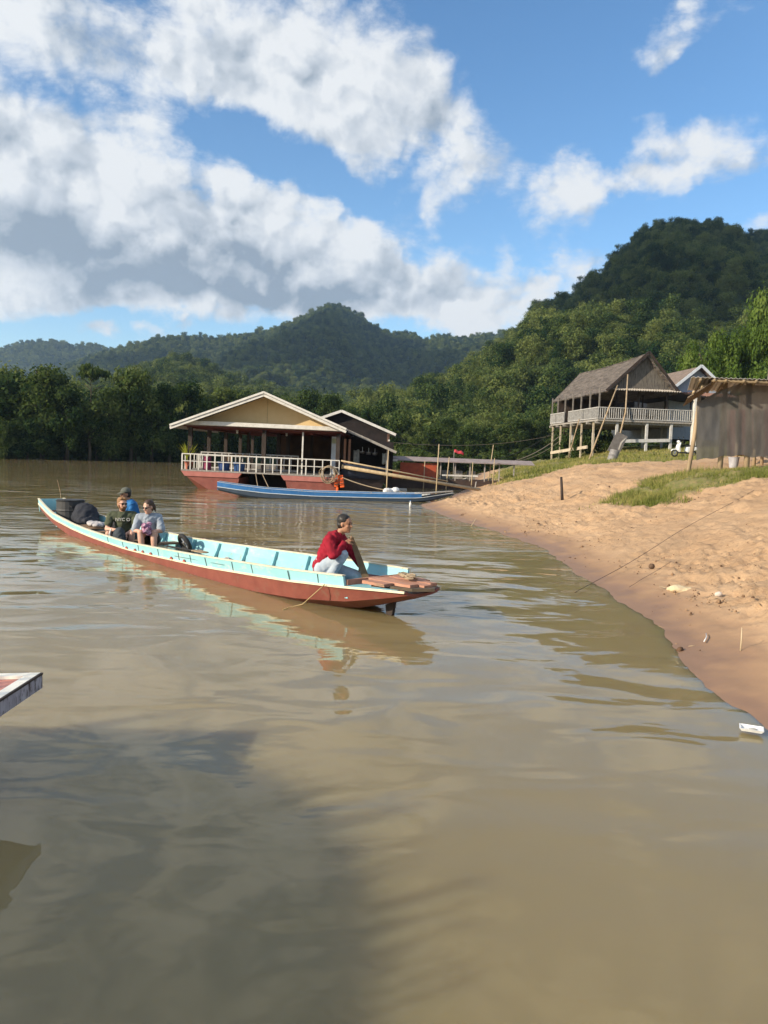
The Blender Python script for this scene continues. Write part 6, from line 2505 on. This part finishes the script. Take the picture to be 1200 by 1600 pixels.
# ------------------------------------------------------------------ shade-cloth shed at the right
def shed():
    Y = 23.8
    O = at(1130, 733, Y)
    O.z = gz(O.x, Y)
    H = empty('shade_cloth_shed', O, 0, 'lean-to shed of bamboo poles hung with brown shade cloth at the right edge', 'shed')

    def P(px, py, y=Y):
        return at(px, py, y) - O
    PW = M['pole_wood']

    def post(px0, py0, px1, py1, r, y=Y, name='post', m=None):
        a, b = at(px0, py0, y), at(px1, py1, y)
        g = gz(a.x, y) - .15
        a = Vector((a.x, a.y, min(a.z, g)))
        mid = a.lerp(b, .5) + Vector((r * .5, 0, 0))
        MB().tube([a - O, mid - O, b - O], [r * 1.1, r, r * .9], 10).build(name, m or PW, H, smooth=True)
    post(1074, 735, 1093, 620, .062)
    post(1124, 736, 1134, 592, .075)
    post(1166, 736, 1170, 594, .08)
    post(1236, 736, 1236, 594, .08)
    for (px, y) in ((1150, 27.0), (1190, 27.2), (1178, 25.6), (1213, 26.2), (1140, 30)):
        post(px, 728, px + 2, 640, .055, y)
    MB().tube([P(1096, 628), P(1134, 607)], .04, 8).build('rafter', PW, H, smooth=True)
    # roof of split bamboo over poles, tin sheet edge
    rf = MB()
    lo0, hi0 = P(1068, 622), P(1136, 591)
    dz = Vector((0, 7.5, -.35))
    rp = []
    n = 34
    a0, a1 = P(1066, 624, Y - .9), P(1112, 590, Y - .9)
    vs, fs = [], []
    left_low, left_hi = P(1070, 622, Y - .3), P(1118, 592, Y - .5)
    for j in range(n + 1):
        t = j / n
        q = left_low.lerp(left_hi, t)
        z = q.z + (.03 if j % 2 else 0)
        vs += [(q.x, q.y - .2, z), (q.x + .95, q.y + 2.6, z - .05)]
    for j in range(n):
        fs.append((2 * j, 2 * j + 1, 2 * j + 3, 2 * j + 2))
    k = rf.add(vs, fs).build('bamboo_eave', mat('split_bamboo', (.24, .185, .13), (.14, .11, .08), 5, .8, .2, stretch=(1, .2, 1)), H)
    k.modifiers.new('thick', 'SOLIDIFY').thickness = .03
    t0, t1 = P(1080, 589, Y - .9), P(1300, 596, Y - .9)
    mb = MB()
    vs, fs = [], []
    n = 60
    for i in range(n + 1):
        q = t0.lerp(t1, i / n)
        z = q.z + (.022 if i % 2 else -.01)
        vs += [(q.x, q.y, z), (q.x + 1.3, q.y + 3.6, z - .05)]
    for i in range(n):
        fs.append((2 * i, 2 * i + 1, 2 * i + 3, 2 * i + 2))
    k = mb.add(vs, fs).build('tin_roof', mat('tin_sheet', (.50, .50, .49), (.36, .34, .31), 2, .5, .5), H)
    k.modifiers.new('thick', 'SOLIDIFY').thickness = .012
    mb = MB()
    mb.tube([P(1112, 594, Y - .8), P(1300, 602, Y - .8)], .05, 8)
    for px in (1095, 1117, 1135, 1163, 1182):
        a = P(px, 593 + (px - 1095) * .03, Y - 1.0)
        mb.tube([a, a + Vector((1.2, 3.4, -.05))], .045, 8)
    mb.build('purlin', mat('dry_pole', (.25, .19, .12), (.17, .13, .08), 7, .8, .2), H, smooth=True)
    for (px, py) in ((1098, 612), (1112, 603)):
        a = P(px - 14, py, Y - .6)
        MB().tube([a, a + Vector((.75, 2.0, -.02))], .04, 8).build('eave_pole', M['bamboo'], H, smooth=True)
    # the cloth itself: a fine see-through weave, hung in folds
    cm = bpy.data.materials.new('shade_cloth')
    cm.use_nodes = True
    nt = cm.node_tree
    N, L = nt.nodes, nt.links
    for q in list(N):
        N.remove(q)
    out = N.new('ShaderNodeOutputMaterial')
    df = N.new('ShaderNodeBsdfDiffuse')
    tl = N.new('ShaderNodeBsdfTranslucent')
    tr = N.new('ShaderNodeBsdfTransparent')
    tc = N.new('ShaderNodeTexCoord')
    mp = N.new('ShaderNodeMapping')
    mp.inputs['Scale'].default_value = (2, 1, .8)
    nz = N.new('ShaderNodeTexNoise')
    nz.inputs['Scale'].default_value = 1.6
    nz.inputs['Detail'].default_value = 6
    nz.inputs['Roughness'].default_value = .7
    L.new(tc.outputs['Object'], mp.inputs[0])
    L.new(mp.outputs[0], nz.inputs['Vector'])
    cr = N.new('ShaderNodeValToRGB')
    cr.color_ramp.elements[0].position, cr.color_ramp.elements[1].position = .3, .72
    cr.color_ramp.elements[0].color = (.115, .108, .10, 1)
    cr.color_ramp.elements[1].color = (.185, .175, .16, 1)
    L.new(nz.outputs['Fac'], cr.inputs[0])
    L.new(cr.outputs[0], df.inputs[0])
    L.new(cr.outputs[0], tl.inputs[0])
    m1, m2 = N.new('ShaderNodeMixShader'), N.new('ShaderNodeMixShader')
    m1.inputs[0].default_value = .35
    L.new(df.outputs[0], m1.inputs[1])
    L.new(tl.outputs[0], m1.inputs[2])
    m2.inputs[0].default_value = .15
    L.new(m1.outputs[0], m2.inputs[1])
    L.new(tr.outputs[0], m2.inputs[2])
    L.new(m2.outputs[0], out.inputs[0])
    mb = MB()
    nu, nv = 60, 22
    top_px = [(1091, 628), (1134, 607), (1150, 601), (1260, 604)]
    bot_px = [(1086, 719), (1118, 715), (1150, 711), (1200, 716), (1260, 716)]
    vs, fs = [], []
    for i in range(nu + 1):
        px = 1088 + (1260 - 1088) * i / nu
        ty = np.interp(px, [a for a, b in top_px], [b for a, b in top_px])
        by = np.interp(px, [a for a, b in bot_px], [b for a, b in bot_px]) + 1.5 * math.sin(px * .21)
        for j in range(nv + 1):
            t = j / nv
            y = Y - .16 + .005 * math.sin(px * .45 + 2 * t) * (.3 + t) + .02 * math.sin(px * .13) * math.sin(t * 3.1) + .05 * fbm(px * .05, t * 2, 5)
            vs.append(at(px - (1 - t) * -.5, ty + (by - ty) * t, y) - O)
    for i in range(nu):
        for j in range(nv):
            a = i * (nv + 1) + j
            fs.append((a, a + 1, a + nv + 2, a + nv + 1))
    mb.add(vs, fs).build('shade_cloth', cm, H, smooth=True)
    sd = MB()
    sd.add([P(1300, 604, Y - .1), P(1300, 716, Y - .1), P(1300, 716, Y + 6), P(1300, 604, Y + 6)], [(0, 1, 2, 3)])
    sd.build('side_cloth', cm, H)
    # bench-height boards and hanging reddish curtain deeper inside
    cur = MB()
    vs, fs = [], []
    for i in range(40):
        px = 1136 + (1270 - 1136) * i / 39
        for j in range(5):
            p = at(px, 640 + 72 * j / 4, 29.2 + .12 * math.sin(i * 1.3))
            vs.append(p - O)
    for i in range(39):
        for j in range(4):
            a = i * 5 + j
            fs.append((a, a + 1, a + 6, a + 5))
    k = cur.add(vs, fs).build('back_curtain', mat('dark_red_curtain', (.16, .05, .05), (.10, .04, .04), 3, .9), H, smooth=True)
    k.modifiers.new('thick', 'SOLIDIFY').thickness = .01
    # a bucket and stool under the cloth
    p = at(1146, 729, 25.5)
    p.z = gz(p.x, 25.5)
    r = empty('bucket', p, 0, 'grey plastic bucket on the ground under the shade-cloth shed', 'bucket')
    MB().lathe([(0, 0), (.13, 0), (.17, .34), (.18, .34), (.18, .36), (.16, .36), (.12, .02), (0, .02)], n=18).build('body', mat('grey_plastic', (.40, .40, .43), (.3, .3, .33), 5), r)
    MB().tube([(-.17, 0, .34), (-.12, -.1, .22), (.12, -.1, .22), (.17, 0, .34)], .008, 6).build('handle', M['metal'], r)


shed()


# ------------------------------------------------------------------ scooter
def scooter():
    p = at(1068, 712, 49.5)
    p.z = gz(p.x, 49.5) + .01
    r = empty('scooter', p, R(188), 'white scooter parked on the grass between the stilt house and the shed', 'scooter')
    wp = mat('white_scooter_paint', (.72, .72, .70), (.66, .66, .64), 4, .3, .5)
    for x in (-.62, .62):
        t = MB()
        n, k = 24, 8
        vs, fs = [], []
        for i in range(n):
            a = 2 * math.pi * i / n
            for j in range(k):
                b = 2 * math.pi * j / k
                vs.append((x + (.20 + .05 * math.cos(b)) * math.cos(a), .05 * math.sin(b), .25 + (.20 + .05 * math.cos(b)) * math.sin(a)))
        for i in range(n):
            for j in range(k):
                fs.append((i * k + j, i * k + (j + 1) % k, ((i + 1) % n) * k + (j + 1) % k, ((i + 1) % n) * k + j))
        w = t.add(vs, fs).build('wheel', M['rubber'], r, smooth=True)
        s = MB()
        for i in range(5):
            a = 2 * math.pi * i / 5
            s.bar((x, 0, .25), (x + .16 * math.cos(a), 0, .25 + .16 * math.sin(a)), .03, .03)
        s.tube([(x, -.05, .25), (x, .05, .25)], .045, 10)
        s.build('rim', M['metal'], w)
    # front shield, floorboard, tail
    b = MB()
    prof = [(.36, .30), (.50, .42), (.46, .70), (.36, .92), (.28, .94), (.34, .66), (.30, .36)]
    b.prism([(x, -.20, z) for x, z in prof], (0, .40, 0))
    b.build('front_shield', wp, r, bevel=.04)
    b = MB()
    b.prism([(x, -.15, z) for x, z in [(-.22, .24), (.36, .24), (.36, .33), (-.18, .34)]], (0, .30, 0))
    b.build('floorboard', M['rubber'], r, bevel=.02)
    b = MB()
    b.prism([(x, -.17, z) for x, z in [(-.92, .55), (-.86, .66), (-.55, .70), (-.15, .66), (-.10, .40), (-.20, .28), (-.42, .36), (-.75, .44)]], (0, .34, 0))
    b.build('body', wp, r, bevel=.05)
    b = MB()
    b.prism([(x, -.13, z) for x, z in [(-.85, .67), (-.80, .75), (-.45, .78), (-.12, .74), (-.10, .68), (-.5, .68)]], (0, .26, 0))
    b.build('seat', M['rubber'], r, bevel=.03)
    b = MB()
    b.prism([(x, -.09, z) for x, z in [(.38, .42), (.55, .54), (.78, .50), (.88, .38), (.80, .44), (.6, .46), (.45, .40)]], (0, .18, 0))
    b.build('mudguard', wp, r, bevel=.02)
    b = MB()
    b.tube([(.62, 0, .25), (.46, 0, .60), (.33, 0, .98)], .03, 8)
    b.build('fork', M['metal'], r)
    b = MB()
    b.tube([(.22, -.34, 1.02), (.33, -.15, 1.0), (.33, .15, 1.0), (.22, .34, 1.02)], .018, 8)
    hb_ = b.build('handlebar', M['rubber'], r)
    for s in (-1, 1):
        q = MB()
        q.tube([(.30, s * .22, 1.01), (.26, s * .28, 1.22)], .008, 6)
        q.ellipsoid((.25, s * .29, 1.26), (.02, .06, .05))
        q.build('mirror', M['rubber'], hb_, smooth=True)
    b = MB()
    b.ellipsoid((.40, 0, .96), (.12, .13, .11))
    hd = b.build('headlight_cowl', wp, r, smooth=True)
    MB().ellipsoid((.50, 0, .96), (.03, .08, .07)).build('headlight', M['metal'], hd, smooth=True)
    b = MB()
    b.tube([(-.2, -.16, .25), (-.85, -.2, .32)], .045, 8)
    b.build('exhaust', M['metal'], r)
    MB().tube([(-.05, .1, .26), (-.02, .26, .02)], .015, 6).build('kickstand', M['metal'], r)


scooter()
# ------------------------------------------------------------------ poles, ropes and small things
def pole(name, p0, p1, r, label, m='bamboo', cat='pole', group=None, bend=.0):
    p0, p1 = Vector(p0), Vector(p1)
    mid = p0.lerp(p1, .5) + Vector((bend, 0, 0))
    mb = MB()
    d = p1 - p0
    mb.tube([Vector((0, 0, 0)), mid - p0, d], [r * 1.1, r, r * .8], 9)
    o = mb.build(name, M[m], None, smooth=True)
    o.location = p0
    return tag(o, label, cat, group)


def cable(name, pts, r, label, m='rope', cat='rope', sag=0.0, n=20, group=None):
    pts = [Vector(p) for p in pts]
    out = []
    if len(pts) == 2:
        for i in range(n + 1):
            t = i / n
            p = pts[0].lerp(pts[1], t)
            p.z -= sag * 4 * t * (1 - t)
            out.append(p)
    else:
        out = pts
    o0 = out[0].copy()
    mb = MB()
    mb.tube([p - o0 for p in out], r, 6)
    o = mb.build(name, M[m], None, smooth=True)
    o.location = o0
    return tag(o, label, cat, group)


def landing():
    a = hb(4.25, .2, 1.42)
    b = at(748, 768, 38.6)
    b.z = gz(b.x, 38.6) + .05
    pole('gangway_pole', a, b, .085, 'thick pale bamboo pole used as gangway from the floating house to the bank', cat='gangway')
    b2 = b + Vector((.15, .55, .0))
    pole('gangway_pole', a + Vector((.1, .5, -.04)), b2, .075, 'second thinner bamboo pole lying behind the thick gangway pole', cat='gangway')
    pole('handrail_pole', hb(4.2, .05, 1.72), at(700, 752, 38.2), .035, 'slender bamboo handrail above the gangway pole', cat='handrail')
    # upright sticks
    for (px0, py0, px1, py1, y, lab) in ((603, 775, 607, 703, 36.2, 'upright bamboo stick in the water in front of the kitchen lean-to'), (681, 772, 686, 694, 36.8, 'tall thin upright bamboo stick beside the gangway end'),
                                         (696, 757, 702, 714, 42, 'leaning bamboo stick in front of the red covered boat'), (662, 731, 664, 720, 46, 'short stick at the left end of the red covered boat'), (737, 742, 739, 722, 46, 'short upright post at the right end of the long grey roof'),
                                         (763, 730, 771, 695, 47, 'leaning bamboo stick carrying cables above the grassy bank'), (770, 738, 773, 716, 45, 'short stake on the grassy bank below the cables')):
        p0, p1 = at(px0, py0, y), at(px1, py1, y)
        p0.z = min(p0.z, max(gz(p0.x, y), -.6)) - .2
        pole('stick', p0, p1, .03, lab, cat='stick')
    # leaning poles at the stilt house
    for (px0, py0, y0, px1, py1, y1, r, lab) in ((920, 708, 58, 965, 602, 60.3, .06, 'bare pole leaning left against the stilt house gable'), (887, 712, 66, 905, 655, 64, .05, 'thin pole leaning under the long balustrade of the stilt house')):
        p0 = at(px0, py0, y0)
        p0.z = gz(p0.x, y0) - .1
        pole('leaning_pole', p0, at(px1, py1, y1), r, lab, 'pole_wood')
    p0 = at(962, 706, 52)
    pole('curved_pole', p0, at(981, 585, 55), .055, 'tall curved pale pole rising from the old metal drum before the stilt house', 'pole_wood', bend=.25)
    # metal drum and board at its foot
    g = at(955, 721, 50)
    g.z = gz(g.x, 50)
    r = empty('metal_drum', g, R(10), 'old tilted metal drum on the grass edge before the stilt house', 'drum')
    rt = Matrix.Rotation(R(18), 3, 'Y')
    k = MB().lathe([(0, 0), (.30, 0), (.32, .03), (.30, .06), (.30, .34), (.32, .37), (.30, .40), (.30, .75), (.28, .75), (.27, .1), (0, .1)], n=20)
    k.v = [tuple(rt @ Vector(p)) for p in k.v]
    k.build('body', mat('dull_drum_metal', (.24, .23, .23), (.15, .14, .14), 5, .6, .4), r)
    k = MB().tube([rt @ Vector((.24, 0, .86)), rt @ Vector((.24, 0, 1.35)), rt @ Vector((.45, 0, 1.75))], .07, 8)
    k.build('spout', M['weathered'], r, smooth=True)
    b = MB()
    b.box((0, 0, 0), (.8, .06, 1.4), Matrix.Rotation(R(24), 3, 'Y'))
    o = b.build('board', mat('dark_grey_board', (.16, .145, .135), (.11, .1, .095), 4), None)
    o.location = at(965, 693, 51.5)
    tag(o, 'dark grey board leaning behind the old metal drum', 'board')
    # dark post on the sand
    p0 = at(879, 783, 24)
    p0.z = gz(p0.x, 24) - .15
    pole('post', p0, at(877, 745, 24), .045, 'short dark post standing alone in the sand slope', 'dark_wood', 'post')
    # cables
    cable('cable', [hb(6.9, 9.7, 3.38), at(873, 667, 61.5)], .022, 'long sagging cable from the rear roof to the stilt house post', sag=2.1, m='rubber', cat='cable')
    cable('cable', [hb(6.45, 9.9, 2.9), at(868, 679, 66)], .016, 'thin straight cable from the dark rear house to the stilt house', sag=.5, m='rope', cat='cable')
    cable('cable', [at(771, 727, 46), at(876, 680, 63)], .03, 'thick rope rising from the leaning stick to the pale stilts', sag=.45, cat='cable')
    cable('cable', [at(776, 724, 46), at(878, 686, 64)], .018, 'lower thin rope beside the thick rope to the pale stilts', sag=.5, cat='cable')
    cable('mooring_rope', [hb(4.1, -.05, .95), at(693, 768, 36.5)], .028, 'pale mooring rope from the floating house corner to the bank under the gangway', sag=.35)
    cable('mooring_rope', [hb(-.2, -.03, .86), at(405, 771, 33.1)], .016, 'slanting rope from the railing down to the blue boat, the left one', sag=.05)
    cable('mooring_rope', [hb(.15, -.03, .86), at(425, 772, 33.0)], .016, 'nearly upright rope from the railing to the blue boat, the right one', sag=.02)
    # long line from the bank into the water in the foreground
    pts = []
    a, b_ = (898, 926), (1178, 766)
    y0, y1 = atz(898, 926).y, 19.6
    for i in range(31):
        t = i / 30
        px, py = a[0] + (b_[0] - a[0]) * t, a[1] + (b_[1] - a[1]) * t + 3 * math.sin(t * math.pi) * math.sin(t * 7)
        # walk along the ray until it meets the ground
        lo, hi = 4.0, 40.0
        for _ in range(40):
            m_ = .5 * (lo + hi)
            p = at(px, py, m_)
            if p.z > max(gz(p.x, m_), 0.0) + .03 + .06 * math.sin(t * math.pi):
                lo = m_
            else:
                hi = m_
        pts.append(at(px, py, lo))
    cable('anchor_line', pts, .004, 'dark taut mooring line running over the sand down into the water', m='dark_wood')
    cable('dry_line', [at(955, 878, 13.6) if False else Vector((p.x + .25, p.y - .8, max(gz(p.x + .25, p.y - .8), 0) + .03)) for p in pts[4:12]], .003, 'thin second line on the sand below the taut mooring line', m='dark_wood')


landing()


def covered_boat():
    O = at(650, 752, 47)
    O.z = 0
    r = empty('covered_boat', O, R(4), 'covered wooden boat with orange-red side panel and long grey roof behind the floating house', 'boat')
    L0, L1 = -1.6, 6.2
    h = MB()
    h.prism([(L0 - .6, -.6, .62), (L0, -.6, -.2), (L1 - 1, -.6, -.1), (L1 + 1.4, -.3, .75), (L1 - .5, -.6, .55)], (0, 1.3, 0))
    h.build('hull', mat('dark_brown_hull', (.07, .045, .035), (.045, .03, .025), 4, .7), r)
    MB().box((.1, -.62, 1.02), (2.3, .05, .98)).build('side_panel', mat('orange_red_panel', (.42, .085, .035), (.33, .06, .028), 3, .6, .3, c3=(.22, .07, .04), c3amt=.4, c3scale=4), r)
    MB().box((-1.3, -.64, .78), (.42, .05, .45)).build('bright_panel', mat('bright_orange_panel', (.62, .13, .05), (.5, .1, .04), 5), r)
    rf = MB()
    rf.prism([(L0 - .3, -.85, 1.62), (L1 + .9, -.85, 1.56), (L1 + .9, .0, 1.78), (L0 - .3, .0, 1.84), ], (0, 0, .05))
    rf.prism([(L0 - .3, .0, 1.84), (L1 + .9, .0, 1.78), (L1 + .9, .85, 1.56), (L0 - .3, .85, 1.62)], (0, 0, .05))
    rf.build('roof', mat('grey_mauve_roof', (.30, .25, .24), (.22, .18, .17), 3, .8), r)
    MB().box((L0 - .1, -.87, 1.63), (.9, .03, .12)).build('roof_end', M['white_paint'], r)
    for x in (1.4, 2.3, 3.2, 4.1, 5.0, 5.9, -.9):
        MB().box((x, -.58, 1.05), (.07, .07, 1.1)).build('roof_post', mat('post_grey', (.38, .34, .3), None, 5) if x == 1.4 else bpy.data.materials['post_grey'], r)
    MB().box((2.6, -.6, .82), (2.2, .04, .09)).build('side_rail', M['white_paint'], r)
    for x in (1.8, 2.6, 3.4):
        MB().box((x, .1, .85), (.45, .5, .5)).build('seat', M['weathered'], r)
    # small pale raft float beside it
    o = MB().box((0, 0, 0), (.8, .4, .12)).build('float', M['white_paint'], None, bevel=.03)
    o.location = at(625, 748, 43)
    o.location.z = .03
    tag(o, 'white foam float on the water in front of the orange-red panel', 'float')
    # red cloth on a stick
    p = at(711, 722, 62)
    r = empty('red_awning', Vector((p.x, p.y, gz(p.x, 62))), 0, 'small red cloth awning on a pole above the grey roof', 'awning')
    q = at(711, 705, 62) - Vector((p.x, p.y, gz(p.x, 62)))
    MB().tube([(-.1, 0, 0), (-.1, 0, q.z)], .03, 6).build('pole', M['weathered'], r)
    c = MB()
    vs, fs = [], []
    for i in range(9):
        x = -.1 + .75 * i / 8
        z = q.z + .05 - .10 * (i / 8) + .04 * math.sin(i * 1.3) - .06 * (i / 8) ** 2
        vs += [(x, -.3, z - .15), (x, .0, z + .08), (x, .3, z - .15)]
    for i in range(8):
        for k in range(2):
            a = i * 3 + k
            fs.append((a, a + 1, a + 4, a + 3))
    k = c.add(vs, fs).build('cloth', mat('red_cloth', (.50, .05, .06), (.4, .04, .05), 5, .8), r, smooth=True)
    k.modifiers.new('thick', 'SOLIDIFY').thickness = .02


covered_boat()


def lumps(name, loc, n, size, m, label, cat, seed, flat=.6, disp=.05, spread=1.0):
    rnd = random.Random(seed)
    mb = MB()
    for i in range(n):
        s = size * rnd.uniform(.5, 1)
        mb.ellipsoid((rnd.uniform(-1, 1) * size * spread, rnd.uniform(-.6, .6) * size * spread, s * flat * rnd.uniform(.5, 1.2)), (s, s * .8, s * flat), nu=10, nv=7)
    me = remesh(mb, size * .12, 1, disp * size, 3.0 / size, seed)
    me.materials.append(m)
    o = link_mesh(name, me)
    o.location = loc
    return tag(o, label, cat)


def ground_pt(px, py):
    lo, hi = 2.0, 60.0
    for _ in range(50):
        m_ = .5 * (lo + hi)
        p = at(px, py, m_)
        if p.z > max(gz(p.x, m_), 0.0):
            lo = m_
        else:
            hi = m_
    return at(px, py, lo)


def small_things():
    wb = mat('white_plastic', (.70, .70, .68), (.50, .50, .50), 6, .5, .4)
    p = at(612, 768, 34.6)
    lumps('plastic_bags', Vector((p.x, p.y, .22)), 10, .22, wb, 'heap of white plastic bags tied at the water beside the blue boat', 'bags', 3, .7, .2)
    p = at(652, 768, 36)
    lumps('plastic_sheet', Vector((p.x, p.y, .06)), 6, .3, mat('grey_sheet', (.42, .42, .40), (.3, .3, .29), 6), 'grey crumpled sheet in the shallows right of the white bags', 'sheet', 5, .35, .2, 1.5)
    g = ground_pt(1060, 921)
    lumps('stone', g - Vector((0, 0, .04)), 4, .16, mat('pale_stone', (.60, .50, .33), (.48, .38, .24), 9, .8, .2, bump=.02), 'large pale stone lying on the trampled sand near the water', 'stone', 8, .42, .1, .8)
    g = ground_pt(1123, 931)
    lumps('stone', g - Vector((0, 0, .02)), 2, .075, mat('grey_white_stone', (.55, .48, .42), (.42, .36, .3), 9), 'small grey-white stone right of the large pale stone', 'stone', 9, .7, .1, .5)
    g = ground_pt(1020, 886)
    lumps('clod', g - Vector((0, 0, .02)), 3, .06, mat('dark_clod', (.12, .075, .045), (.09, .055, .035), 9), 'dark earth clod above the large pale stone', 'clod', 4, .9, .1, .6)
    # twigs
    tw = mat('dry_twig', (.50, .40, .26), (.36, .28, .18), 9)
    for i, (pts, lab) in enumerate([(((1157, 1017, .0), (1160, 1000, .12), (1162, 982, .26)), 'straight dry stalk standing in the sand at the right edge'), (((1100, 1005, .0), (1104, 998, .02), (1103, 992, .03)), 'short curved white straw on the wet sand'),
                                    (((1030, 918, .01), (1040, 921, .02)), 'pale stick lying left of the large pale stone'), (((932, 803, .0), (935, 796, .08), (933, 789, .2)), 'thin forked twig in the sand below the grass terrace'),
                                    (((736, 822, .0), (741, 815, .1), (744, 810, .16)), 'dry twig standing at the water edge of the sand point'), (((700, 1), (0, 0)), '')]):
        if not lab:
            continue
        P = []
        b0 = ground_pt(pts[0][0], pts[0][1])
        for q in pts:
            v = at(q[0], q[1], b0.y)
            P.append(Vector((v.x, b0.y + .02 * len(P), max(v.z, b0.z) if q[2] else b0.z)))
        if lab.startswith(('short curved', 'pale stick')):
            P = [ground_pt(q[0], q[1]) + Vector((0, 0, .02)) for q in pts]
        mb = MB()
        mb.tube([v - b0 for v in P], [.008] * (len(P) - 1) + [.004], 6)
        if 'forked' in lab or 'twig standing' in lab:
            mb.tube([P[1] - b0, P[1] - b0 + Vector((-.12, 0, .05))], .005, 5)
        o = mb.build('twig', tw if 'white' not in lab else wb, None, smooth=True)
        o.location = b0
        tag(o, lab, 'twig')
    # driftwood below the landing
    for (a, b, r_, lab) in (((700, 762), (768, 750), .09, 'long pale driftwood log where the gangway meets the bank'), ((715, 752), (752, 742), .05, 'thin dark driftwood branch behind the gangway end'), ((742, 768), (744, 755), .035, 'stub of branch standing at the gangway end')):
        pa, pb = ground_pt(*a), ground_pt(*b)
        if pb.y - pa.y > 12:
            pb = pa + (pb - pa) * (12 / (pb.y - pa.y))
        if 'stub' in lab:
            pb = at(b[0], b[1], pa.y)
        pole('driftwood', pa + Vector((0, 0, .04)), pb + Vector((0, 0, .08)), r_, lab, 'pole_wood' if 'pale' in lab else 'weathered', 'driftwood')
    # foam tray at the water's edge
    g = atz(1174, 1141, .025)
    r = empty('foam_tray', g, R(-24), 'white foam food tray floating at the water edge in the right corner', 'tray')
    w, l_, hh = .085, .062, .022
    MB().add([(-w * .8, -l_ * .8, 0), (w * .8, -l_ * .8, 0), (w * .8, l_ * .8, 0), (-w * .8, l_ * .8, 0), (-w, -l_, hh), (w, -l_, hh), (w, l_, hh), (-w, l_, hh), (-w * .72, -l_ * .7, .006), (w * .72, -l_ * .7, .006), (w * .72, l_ * .7, .006), (-w * .72, l_ * .7, .006), (-w * .88, -l_ * .86, hh), (w * .88, -l_ * .86, hh), (w * .88, l_ * .86, hh), (-w * .88, l_ * .86, hh)],
             [(3, 2, 1, 0), (0, 1, 5, 4), (1, 2, 6, 5), (2, 3, 7, 6), (3, 0, 4, 7), (4, 5, 13, 12), (5, 6, 14, 13), (6, 7, 15, 14), (7, 4, 12, 15), (12, 13, 9, 8), (13, 14, 10, 9), (14, 15, 11, 10), (15, 12, 8, 11), (8, 9, 10, 11)]).build('dish', mat('white_foam', (.82, .82, .80), None, 6, .7), r)
    MB().ellipsoid((.01, 0, .012), (.03, .02, .008)).build('leftover', mat('grey_leftover', (.4, .4, .38), None, 20), r, smooth=True)
    # plastic bottle floating near the blue boat's bow
    g = atz(641, 791, .02)
    r = empty('bottle', g, .4, 'small white plastic bottle floating below the blue boat bow', 'bottle')
    MB().lathe([(0, -.06), (.045, -.05), (.045, .10), (.02, .16), (.02, .2), (0, .2)], n=12).build('body', wb, r, smooth=True)
    MB().lathe([(0, .2), (.024, .2), (.024, .23), (0, .23)], n=10).build('lid', M['blue'], r)


small_things()
# ------------------------------------------------------------------ air


def build_haze():
    mb = MB()
    mb.box((100, 1250, 190), (2600, 2900, 390))
    m = bpy.data.materials.new('haze')
    m.use_nodes = True
    nt = m.node_tree
    nt.nodes.remove(nt.nodes['Principled BSDF'])
    v = nt.nodes.new('ShaderNodeVolumePrincipled')
    v.inputs['Color'].default_value = (0.50, 0.72, 1.0, 1)
    v.inputs['Density'].default_value = HAZE
    v.inputs['Anisotropy'].default_value = 0.2
    nt.links.new(v.outputs[0], nt.nodes['Material Output'].inputs['Volume'])
    o = mb.build('haze', m)
    tag(o, kind='stuff')
    return o


HAZE = 0.00012
build_haze()
